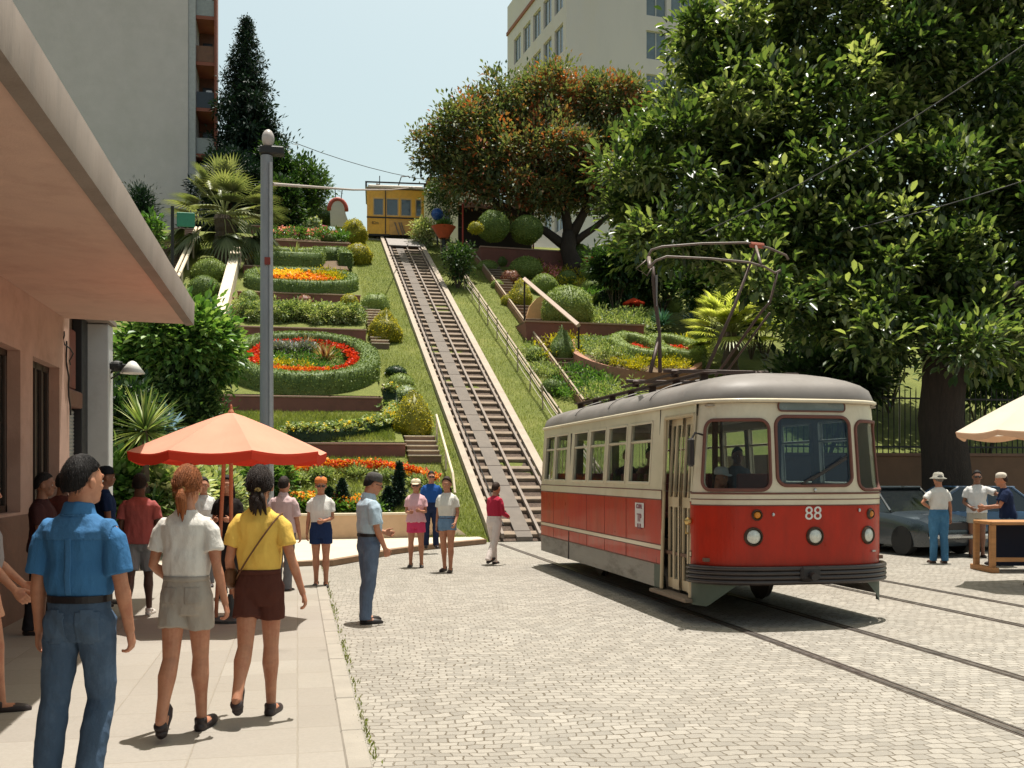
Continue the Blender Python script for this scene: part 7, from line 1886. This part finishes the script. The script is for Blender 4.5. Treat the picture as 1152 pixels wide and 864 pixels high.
# front apron: green corners
for sx in (-1, 1):
    mb = MB(); us_ = np.linspace(0, .60, 16) if sx < 0 else np.linspace(UU, UU - .60, 16)
    for i in range(15):
        def zb(k): t_ = k / 15; return .20 if t_ < .42 else .20 + (.26) * ((t_ - .42) / .58)
        mb.quad(Pf(us_[i], zb(i), 0), Pf(us_[i + 1], zb(i + 1), 0), Pf(us_[i + 1], .46, 0), Pf(us_[i], .46, 0))
    mb.build('apron', skn, tram)
lampm = M('lamp_ring', (.10, .07, .05), .4, metal=.5); lens = M('lamp_lens', (.62, .62, .55), .12, .25, 30, .5, 60, spec=.9, metal=.2)
def facing(u):
    p = Pf(u, 1, 0); q = Pf(u, 1, -.1); return (q - p).normalized()
for x, z, r_, lm, nm in ((-.62, .985, .088, lens, 'headlight'), (.10, .985, .088, lens, 'headlight'), (.80, .985, .088, lens, 'headlight'), (-.58, 1.225, .045, None, 'indicator'), (.84, 1.225, .045, None, 'indicator')):
    u = u_of_x(x); p = Pf(u, z, 0); d = facing(u)
    mb = MB(); mb.lathe([(r_ + .016, -.02), (r_ + .018, .012), (r_ + .002, .03), (r_ - .004, .014), (r_ - .004, -.02)], p, 28, axis=d); h_ = mb.build(nm, lampm, tram, autos=50)
    mb = MB(); mb.lathe([(r_ - .004, .008), (r_ * .8, .022), (r_ * .5, .034), (.001, .04)], p, 28, axis=d); mb.build('lens', lm or M('amber_lens', (.62, .22, .02), .25, .15), h_, smooth=True)
wp = M('white_paint', (.68, .66, .62), .5, .04)
p = Pf(u_of_x(.08), 1.235, -.004); d = facing(u_of_x(.08))
rot = V((0, -1, 0)).rotation_difference(d).to_matrix().to_4x4()
text_mesh('88', .20, wp, 'fleet_number', tram, Matrix.Translation(p) @ rot @ Matrix.Rotation(PI / 2, 4, 'X') @ Matrix.Scale(1.05, 4))
mb = MB()
for x, z in ((-.40, 1.23), (.66, 1.27), (.10, 1.50)): mb.ball(Pf(u_of_x(x), z, -.012), (.018, .018, .022), 8, 6)
mb.tube([Pf(u_of_x(.86), .80, -.01), Pf(u_of_x(.92), .80, -.01)], .012, 6); mb.build('front_fittings', M('chrome', (.5, .5, .5), .25, metal=.9), tram)
# notice on the side
P = Ps(-1); mb = MB(); a, b = Ly(12.55), Ly(12.9)
for y0_, y1_, z0_, z1_ in ((a, b, .98, 1.30),): mb.quad(P(y0_, z0_, -.008), P(y1_, z0_, -.008), P(y1_, z1_, -.008), P(y0_, z1_, -.008))
pn = mb.build('notice', M('white_paper', (.66, .62, .60), .8, .06), tram)
mred = M('notice_print', (.30, .12, .14), .8)
RS = Matrix(((0, 1, 0, 0), (-1, 0, 0, 0), (0, 0, 1, 0), (0, 0, 0, 1)))
for s_, sz, z in (('CUML', .085, 1.25), ('TP', .15, 1.10), ('R R', .10, .99)):
    text_mesh(s_, sz, mred, 'notice_print', pn, Matrix.Translation(P((a + b) / 2, z, -.012)) @ Matrix.Rotation(-PI / 2, 4, 'Z') @ Matrix.Rotation(PI / 2, 4, 'X'))
# roof
rl = M('tram_roof', (.18, .16, .145), .6, .12, 1.8, .08, 20, spec=.45, stain=(.12, .10, .085), sscale=1.2, samt=.6)
def outline(k, z, n=44):
    pts = []
    for i in range(n + 1): x = hw * math.sin(-PI / 2 + PI * i / n); pts.append((x, smooth_front(x)))
    for i in range(n + 1): x = hw * math.sin(PI / 2 - PI * i / n); pts.append((x, LEN - smooth_front(x) * .9))
    cy_ = LEN / 2; ly = LEN / 2 + BF
    return [V((x * (1 - k), cy_ + (y - cy_) * (1 - k * hw / ly * 1.0), z)) for x, y in pts]
mb = MB()
rs = [outline(-.015 + .09, 2.47), outline(-.045 + .09, 2.49), outline(-.045 + .09, 2.53), outline(.06, 2.58)]
for a in (12, 24, 36, 48, 60, 72, 84): rs.append(outline(1 - .94 * math.cos(R(a)), 2.58 + .31 * math.sin(R(a))))
mb.rings(rs); mb.build('roof', rl, tram, smooth=True)
mb = MB(); o_ = outline(.035, 2.495); mb.tube(o_ + o_[:2], .022, 6, cap=False); mb.build('gutter', crm, tram, smooth=True)
mb = MB(); mb.tube([(-.95 + .0, 2.2, 2.72), (-.9, 2.2, 2.74)], .01, 4); 
for y in (1.6, 3.4, 5.2): mb.tube([(math.cos(a) * hw * .95, y, 2.58 + .34 * math.sin(a) + .004) for a in np.linspace(.1, PI - .1, 20)], .008, 4)
mb.build('roof_seams', rl, tram)
# roof boards and pantograph base
dkr = M('pantograph_rust', (.07, .04, .03), .6, .3, 8, .2, 40); brz = M('pantograph_pale', (.15, .11, .09), .5, .25, 8, .1)
for x in (-.55, .55): 
    mb = MB(); mb.bx(x - .09, x + .09, .9, 6.9, 2.925, 2.945, .004)
    for y in np.arange(1.1, 6.9, .95): mb.bx(x - .05, x + .05, y - .02, y + .02, 2.80, 2.925)
    mb.build('roof_walkway', dkr, tram)
mb = MB()
for y in (2.0, 3.6): mb.bx(-.75, .75, y - .03, y + .03, 3.03, 3.08, .008)
for x in (-.6, .6): mb.bx(x - .03, x + .03, 1.7, 4.2, 3.0, 3.03)
for x in (-.6, .6):
    for y in (2.0, 3.6): mb.lathe([(.05, 0), (.07, .02), (.04, .05), (.07, .08), (.05, .1)], (x, y, 2.97), 10)
mb.build('pantograph_base', dkr, tram)
W_ = lambda px, py, yc: V(at(px, py, yc)) - V(tram.location)
pan = MB(); yc1, yc2 = 14.6, 14.0
def arm(pts, r1): pan.tube(pts, r1, 8)
lf = V((-.70, 2.6, 3.1)); rf = V((.02, 2.4, 3.1)); rf2 = V((.42, 3.0, 3.1))
Lh, Rh = W_(735, 300, yc1), W_(850, 281, yc1)
arm([lf + V((.12, 0, 0)), W_(742, 375, yc1), W_(738, 345, yc1), W_(735, 315, yc1), Lh], [.028, .024, .03, .028, .018]); arm([lf + V((-.02, 0, 0)), W_(741, 380, yc1)], [.03, .03])
arm([rf, W_(826, 345, yc1), Rh], [.026, .022, .017]); arm([rf2, W_(857, 350, yc2), W_(866, 340, yc2), W_(875, 306, yc2)], [.02, .018, .016, .016]); arm([rf2 + V((.12, 0, 0)), W_(866, 352, yc2)], [.016, .014])
mb = pan; mb.build('pantograph_arms', dkr, tram, smooth=True)
mb = MB(); mb.tube([W_(738, 310, yc1), W_(738, 345, yc1)], [.075, .05], 4, flat=.3); mb.build('pantograph_spring_cover', M('pan_grey', (.22, .21, .21), .5), tram)
mb = MB()
mb.tube([W_(728, 290, yc1), W_(733, 281, yc1), W_(745, 277.5, yc1), W_(790, 274, yc1), W_(840, 273, yc1), W_(865, 279, yc1), W_(884, 287, yc1), W_(887, 292, yc1)], .017, 8)
mb.tube([W_(731, 300, yc2), W_(738, 293, yc2), W_(750, 288.5, yc2), W_(800, 291, yc2), W_(842, 295, yc2), W_(860, 300, yc2), W_(872, 307, yc2), W_(878, 304, yc2)], .016, 8)
mb.tube([W_(730, 290, yc1), W_(731, 300, yc2)], .03, 8); mb.tube([W_(850, 276, yc1), W_(856, 297, yc2)], .02, 6); mb.tube([W_(728, 292, yc1), W_(716, 302, yc1), W_(728, 310, yc1), W_(733, 302, yc1)], .01, 5)
mb.build('collector_bow', brz, tram, smooth=True)
mb = MB(); mb.tube([Rh + V((-.08, 0, .07)), Rh + V((.12, 0, .06))], .04, 8); mb.build('bow_clamp', M('red_clamp', (.35, .09, .05), .6), tram)
# rear
mb = MB(); us_ = list(np.linspace(0, UU, 40)); panel(mb, Prr, us_, [ZS, .9, 1.36], lambda i, j: False); mb.build('rear_panel', red, tram, smooth=True)
mb = MB(); panel(mb, Prr, us_, [1.36, 1.56, 2.3, 2.5], lambda i, j: j == 1 and (4 < i < 14 or 15 < i < 24 or 25 < i < 35), .04); mb.build('rear_window_band', crm, tram)
mb = MB(); panel(mb, lambda u, z, d: Prr(u, z, .03), us_, [1.56, 2.3], lambda i, j: False); mb.build('rear_glass', tglass, tram)
# inside
inn = M('tram_interior', (.16, .09, .06), .7, .15, 3); seatm = M('tram_seat', (.22, .05, .04), .6, .15)
mb = MB(); mb.bx(-hw + .06, hw - .06, -.25, LEN + .3, .70, .74); mb.build('floor', inn, tram)
mb = MB(); mb.bx(-hw + .12, hw - .12, -.2, LEN + .3, 2.44, 2.46); mb.build('ceiling', M('tram_ceiling', (.35, .30, .24), .8), tram)
for sx in (-1, 1): mb = MB(); mb.bx(sx * (hw - .03), sx * (hw - .05), 1.2 if sx < 0 else 0, LEN, .74, 1.45); mb.build('lining', inn, tram)
mb = MB(); mb.bx(-.5, hw - .12, .92, .96, .74, 1.5); mb.bx(-.5, -.44, .92, .96, .74, 2.44); mb.bx(.35, .41, .92, .96, 1.5, 2.44); mb.build('cab_partition', inn, tram)
mb = MB(); mb.bx(-.75, .95, -.12, .12, .74, 1.42, .03); mb.tube([(-.2, .2, 1.42), (-.2, .2, 1.5)], .12, 12); mb.build('driving_desk', M('desk_dark', (.05, .07, .09), .5), tram)
for y in (1.9, 2.9, 3.9, 4.9, 5.9, 6.8):
    for sx in (-1, 1): mb = MB(); mb.bx(sx * .35, sx * .98, y - .22, y + .22, 1.10, 1.17, .02); mb.bx(sx * .35, sx * .98, y + .2, y + .25, 1.17, 1.68, .02); mb.bx(sx * .62, sx * .70, y - .04, y + .04, .74, 1.10); mb.build('seat', seatm, tram)
for y in (2.4, 4.4, 6.3): mb = MB(); mb.tube([(.25, y, .74), (.25, y, 2.44)], .018, 6); mb.build('grab_pole', steel, tram)
# running gear
mb = MB(); mb.bx(-.85, .85, .5, 6.9, .36, .50); mb.bx(-1.0, 1.0, .9, 6.5, .50, .70); mb.build('underframe', blk, tram)
for y in (1.9, 5.3):
    for sx in (-1, 1): mb = MB(); mb.lathe([(.06, -.06), (.30, -.05), (.33, -.03), (.33, -.02), (.30, .0), (.30, .05), (.06, .06)], (sx * .60, y, .31), 24, axis=(sx, 0, 0)); mb.build('wheel', M('wheel_iron', (.05, .04, .035), .6), tram, autos=40)
    mb = MB(); mb.tube([(-.6, y, .31), (.6, y, .31)], .05, 8); mb.build('axle', blk, tram)
# mirror
mb = MB(); q = Pf(u_of_x(-1.12), 2.12, -.0); mb.tube([q, q + V((-.12, -.08, .02)), q + V((-.16, -.08, -.05))], .012, 6); mb.box(q + V((-.17, -.08, -.20)), (.05, .13, .32), bev=.03); mb.build('mirror', blk, tram)
# ---------------------------------------------------------------- the people
def fx(px, yc, z=0.0):
    p = at_yc(px, yc, z); return p
pz_ = .035
CAM_UP = -TH       # heading that walks straight away from the lens
jeans = ('trousers', 'denim_blue', (.06, .095, .15))
# 1 man with blue shirt, foreground left
def pockets(root, L, T_):
    s = L['s']; bme = L['bme']
    dark = cloth('denim_pocket', (.075, .115, .175), stain=(.04, .06, .11))
    zc = .93 * s + L['dz'] * s
    for sg in (-1, 1):
        patch(bme, lambda c, n: n.y < -.2 and abs(c.x - sg * .083 * s) < .058 * s and abs(c.z - (zc - .03 * s)) < .075 * s + .012 * s * (abs(c.x - sg * .083 * s) < .03 * s), .004, 'pocket', dark, root)
def shirtx(root, L, T_):
    s = L['s']; tme = L['tme']; dz = L['dz'] * s
    c = cloth('blue_shirt_yoke', (.055, .165, .34))
    patch(tme, lambda p, n: n.y < .3 and p.z > 1.345 * s + dz and abs(p.x) < .2 * s and p.z < 1.47 * s + dz, .003, 'yoke', c, root)
    patch(tme, lambda p, n: n.y < -.3 and abs(p.x) < .016 * s and 1.06 * s + dz < p.z < 1.35 * s + dz, .005, 'back_pleat', c, root)
def both(root, L, T_): pockets(root, L, T_); shirtx(root, L, T_)
person('man seen from behind in blue short-sleeved shirt and jeans, nearest the camera', fx(90, 5.3, pz_), CAM_UP - .06, 1.755, legs=((-6, 4, 3, 0), (8, 30, 0, -12)), arms=(((.16, -.06, -1), (.06, .16, -1), 22), ((.22, -.03, -1), (.10, .18, -1), 28)),
       head=(-28, -2), top=('shirt', 'blue_shirt', (.045, .15, .32)), bottom=jeans, hair=('short', 'black'), belt=True, vox=.0062, extra=both, twist=-4, bulk=.95)
# 2 woman white tee
def pk(root, L, T_):
    s = L['s']; bme = L['bme']; zc = .93 * s + L['dz'] * s; dk_ = cloth('grey_shorts_pocket', (.33, .29, .25))
    for sg in (-1, 1): patch(bme, lambda c, n: n.y < -.2 and abs(c.x - sg * .075 * s) < .045 * s and abs(c.z - zc) < .055 * s, .003, 'pocket', dk_, root)
person('woman with auburn ponytail in white tee and beige-grey shorts, walking away', fx(210, 6.55, pz_), CAM_UP - .05, 1.70, True, 'tan', legs=((-12, 14, -1, -38), (8, 4, -1, -6)), arms=(((.25, -.05, -1), (-.25, .75, -.55), 30), ((.22, -.05, -1), (.20, .08, -1), 30)),
       head=(4, 2), top=('tee', 'white_tee', (.66, .63, .58)), bottom=('shorts', 'grey_shorts', (.36, .32, .275)), hair=('pony', 'auburn'), shoes=('shoe_dark', (.03, .018, .014)), vox=.0062, extra=pk, bulk=.93)
# 3 woman yellow tee
person('woman with dark gathered hair in yellow tee and dark brown shorts, walking away', fx(292, 7.0, pz_), CAM_UP + .02, 1.70, True, 'tan', legs=((-16, 24, -1, -50), (5, 3, -1, 0)), arms=(((.2, -.1, -1), (.0, .5, -.8), 30), ((.30, -.06, -1), (.30, .12, -1), 26)),
       head=(6, -4), top=('tee', 'yellow_tee', (.72, .47, .10)), bottom=('shorts', 'brown_shorts', (.085, .030, .022)), hair=('lowbun', 'darkbrown'), bag=('strap', (.12, .05, .02)), shoes=('shoe_dark', (.03, .018, .014)), vox=.0062, bulk=.93)
# 4 man pale blue shirt standing
person('man in pale blue shirt and blue trousers standing with his hands before him', fx(415, 11.6, .004), -TH - R(62), 1.70, legs=((3, 6, 3, 0), (-4, 4, 4, 0)), arms=(((.1, .05, -1), (-.25, 1, -.25), 30), ((.15, .1, -1), (-.05, .45, -1), 35)), head=(-8, 16),
       top=('shirt', 'pale_blue_shirt', (.40, .50, .58)), bottom=('trousers', 'denim_slate', (.10, .135, .20)), hair=('short', 'black'), hat=('hat', (.08, .075, .07)), glasses=True, belt=True, shoes=('shoe_black', (.02, .016, .015)), vox=.008)
# 5 girl white tee navy shorts
person('girl in white tee and navy shorts with orange cap, holding something at her chest', fx(361, 15.2, .004), PI - TH + .1, 1.63, True, legs=((2, 3, 0, 0), (-3, 3, 0, 0)), arms=(((.12, .05, -1), (-.45, .75, -.15), 40), ((.16, -.02, -1), (.10, .08, -1), 25)), head=(6, 6),
       top=('tee', 'white_tee2', (.68, .66, .62)), bottom=('shorts', 'navy_shorts', (.018, .035, .10)), hair=('lowbun', 'brown'), hat=('capback', (.66, .22, .07)), glasses=True, vox=.009)
# 6 pink
person('girl in white top and bright pink shorts with paper hat', fx(468, 18.4, .004), PI - TH, 1.58, True, legs=((2, 2, 3, 0), (-2, 2, 3, 0)), arms=(((.15, .05, -1), (-.35, .9, .1), 40), ((.15, .05, -1), (-.35, .9, .0), 40)), top=('tee', 'pink_top', (.70, .42, .45)), bottom=('shorts', 'pink_shorts', (.62, .06, .15)), hair=('lowbun', 'auburn'), hat=('cap', (.76, .66, .48)), glasses=True, vox=.009, tucked=False, shoes=('shoe_dark', (.03, .018, .014)))
person('woman in white top and short denim shorts standing by the low wall', fx(503, 17.5, .004), PI - TH - .25, 1.62, True, legs=((5, 3, 0, 0), (-6, 6, 1, 0)), arms=(((.18, -.05, -1), (.0, .5, -.6), 30), ((.12, -.05, -1), (.06, .15, -1), 25)), top=('tee', 'cream_top', (.66, .64, .58)), bottom=('lowshorts', 'denim_shorts', (.13, .22, .34)), hair=('lowbun', 'brown'), vox=.009, tucked=True)
person('boy in royal blue shirt and dark trousers behind the pink and denim shorts', fx(485, 21.5, .13), PI - TH + .2, 1.60, legs=((3, 3, 2, 0), (-3, 3, 2, 0)), skin='tan', top=('tee', 'royal_blue', (.02, .08, .28)), bottom=('trousers', 'navy_trousers', (.02, .03, .07)), hair=('short', 'black'), glasses=True, vox=.010)
person('woman in crimson top and white trousers walking towards the track', fx(556, 18.9, .004), -TH - R(35), 1.53, True, legs=((14, 10, 1, 0), (-14, 20, 1, -20)), arms=(((.12, .2, -1), (-.1, .9, -.5), 30), ((.12, .1, -1), (-.1, .9, -.3), 30)), lean=4, top=('long', 'crimson_top', (.42, .03, .06)), bottom=('trousers', 'white_trousers', (.68, .60, .56)), hair=('short', 'brown'), vox=.009)
# man red tee on pavement
person('man in faded red tee and grey shorts walking away past the yucca', fx(157, 11.9, pz_), CAM_UP + .15, 1.66, skin='dark', legs=((-10, 12, 1, -20), (12, 6, 0, 0)), arms=(((.18, 0, -1), (.0, .35, -1), 25), ((.18, .05, -1), (-.05, .4, -1), 25)), top=('tee', 'faded_red', (.34, .10, .095)), bottom=('long', 'grey_long_shorts', (.22, .23, .24)), hair=('short', 'black'), shoes=('shoe_white', (.6, .55, .5)), vox=.008, tucked=False)
# people in the shade by the wall
person('dark-clothed person in shade leaning at the shop wall', fx(48, 10.6, pz_), -TH - R(80), 1.66, skin='brown', arms=(((.1, .1, -1), (-.2, .9, .1), 30), ((.1, .1, -1), (-.2, .9, .1), 30)), top=('tee', 'dark_maroon', (.05, .02, .02)), bottom=('trousers', 'black_trousers', (.02, .018, .02)), hair=('short', 'black'), vox=.009, tucked=False)
person('shaded person with brown hair just beyond the dark-clothed one', fx(70, 12.4, pz_), CAM_UP, 1.66, skin='brown', top=('tee', 'dark_brown_tee', (.09, .03, .025)), bottom=('trousers', 'black_trousers', (.02, .018, .02)), hair=('short', 'black'), vox=.010, tucked=False)
person('man in black cap and dark blue shirt beyond the blue shirt man', fx(117, 12.8, pz_), -TH - R(60), 1.74, skin='brown', top=('tee', 'night_blue', (.012, .025, .07)), bottom=('trousers', 'black_trousers', (.02, .018, .02)), hair=('short', 'black'), hat=('cap', (.012, .014, .02)), vox=.010, tucked=False)
person('long-haired person in black under the orange parasol', fx(256, 13.6, pz_), PI - TH, 1.62, True, 'tan', top=('tee', 'black_top', (.018, .014, .014)), bottom=('trousers', 'black_trousers', (.02, .018, .02)), hair=('long', 'black'), arms=(((.15, .1, -1), (-.3, .9, .1), 30), ((.15, .1, -1), (-.3, .9, .1), 30)), vox=.009, tucked=False)
person('person in white shirt behind the auburn-haired woman', fx(229, 15.0, pz_), PI - TH + .3, 1.60, True, 'tan', top=('tee', 'white_tee3', (.62, .60, .58)), bottom=('trousers', 'grey_trousers', (.15, .15, .16)), hair=('short', 'black'), vox=.010, tucked=False)
person('person in pale pink checked shirt beyond the yellow tee', fx(319, 14.6, .004), CAM_UP - .2, 1.64, False, 'tan', top=('shirt', 'pink_check', (.58, .42, .42)), bottom=('trousers', 'grey_trousers', (.15, .15, .16)), hair=('short', 'darkbrown'), vox=.009, tucked=False)
person('person at the left frame edge in peach shorts, one arm swinging', fx(-22, 7.0, pz_), -TH - R(75), 1.66, False, 'tan', legs=((12, 8, 1, 0), (-10, 10, 1, 0)), arms=(((.15, .25, -1), (.0, .8, -.75), 25), ((.2, .45, -1), (.05, .8, -.9), 20)), top=('tee', 'grey_tee', (.25, .22, .22)), bottom=('shorts', 'peach_shorts', (.55, .28, .18)), hair=('short', 'black'), vox=.007, belt=True)
# right side
person('person in white tee, jeans and bucket hat with a hand on the hip', fx(1056, 19.2, .004), CAM_UP + .05, 1.70, True, 'tan', legs=((2, 2, 2, 0), (-2, 2, 2, 0)), arms=(((.75, -.1, -.8), (-.75, .25, -.45), 30), ((.25, -.05, -1), (.12, .15, -1), 30)), top=('tee', 'white_tee4', (.68, .66, .62)), bottom=('trousers', 'denim_bright', (.06, .17, .30)), hair=('short', 'grey'), hat=('bucket', (.46, .43, .36)), vox=.009, tucked=True, bulk=1.08, shoes=('shoe_brown', (.06, .03, .02)))
person('man in white tee and beige shorts with one arm raised', fx(1099, 20.6, .004), PI - TH - .3, 1.74, False, 'brown', legs=((2, 2, 2, 0), (-2, 2, 2, 0)), arms=(((.7, .3, -.35), (.1, .7, .4), 30), ((.25, -.05, -1), (-.3, .6, -.3), 30)), top=('tee', 'white_tee5', (.62, .60, .58)), bottom=('shorts', 'beige_shorts', (.42, .38, .31)), hair=('short', 'black'), glasses=True, vox=.009, tucked=False)
person('man in navy tee and pale cap leaning behind the wooden table', fx(1134, 18.6, .004), -TH + R(70), 1.70, False, 'tan', legs=((25, 20, 2, 0), (-2, 2, 2, 0)), arms=(((.2, .45, -1), (-.1, 1, -.05), 30), ((.2, .45, -1), (-.1, 1, -.3), 30)), lean=8, top=('tee', 'navy_tee', (.015, .025, .065)), bottom=('trousers', 'denim_grey', (.12, .17, .23)), hair=('short', 'brown'), hat=('hat', (.58, .52, .44)), vox=.009, tucked=False)
# inside the tram
tl_ = V(tram.location)
person('tram driver in white cap seen through the left front window', tl_ + V((-.60, .50, .90)), PI, 1.55, False, 'tan', legs=((80, 85, 3, 0), (80, 85, 3, 0)), z=.0, arms=(((.15, .5, -.9), (0, 1, .1), 30), ((.15, .5, -.9), (0, 1, .1), 30)), top=('tee', 'dark_uniform', (.03, .03, .04)), bottom=('trousers', 'black_trousers', (.02, .018, .02)), hair=('short', 'black'), hat=('cap', (.62, .60, .56)), vox=.011, head=(25, 5))
for i, (sx, y, lb, hc_) in enumerate(((-1, 2.75, 'dark-haired passenger sitting at the tram window nearest the door', 'black'), (-1, 3.78, 'passenger in maroon sitting in the middle of the tram', 'brown'), (1, 2.8, 'passenger sitting on the far side of the tram', 'darkbrown'))):
    person(lb, tl_ + V((sx * .66, y, 1.17)), PI, 1.60, False, 'brown', legs=((85, 85, 3, 0), (85, 85, 3, 0)), top=('tee', ('tram_maroon', 'tram_dark', 'tram_grey')[i], ((.12, .03, .03), (.04, .03, .03), (.10, .10, .12))[i]), bottom=('trousers', 'black_trousers', (.02, .018, .02)), hair=('short', hc_), vox=.012, tucked=False, z=.0 + .0)
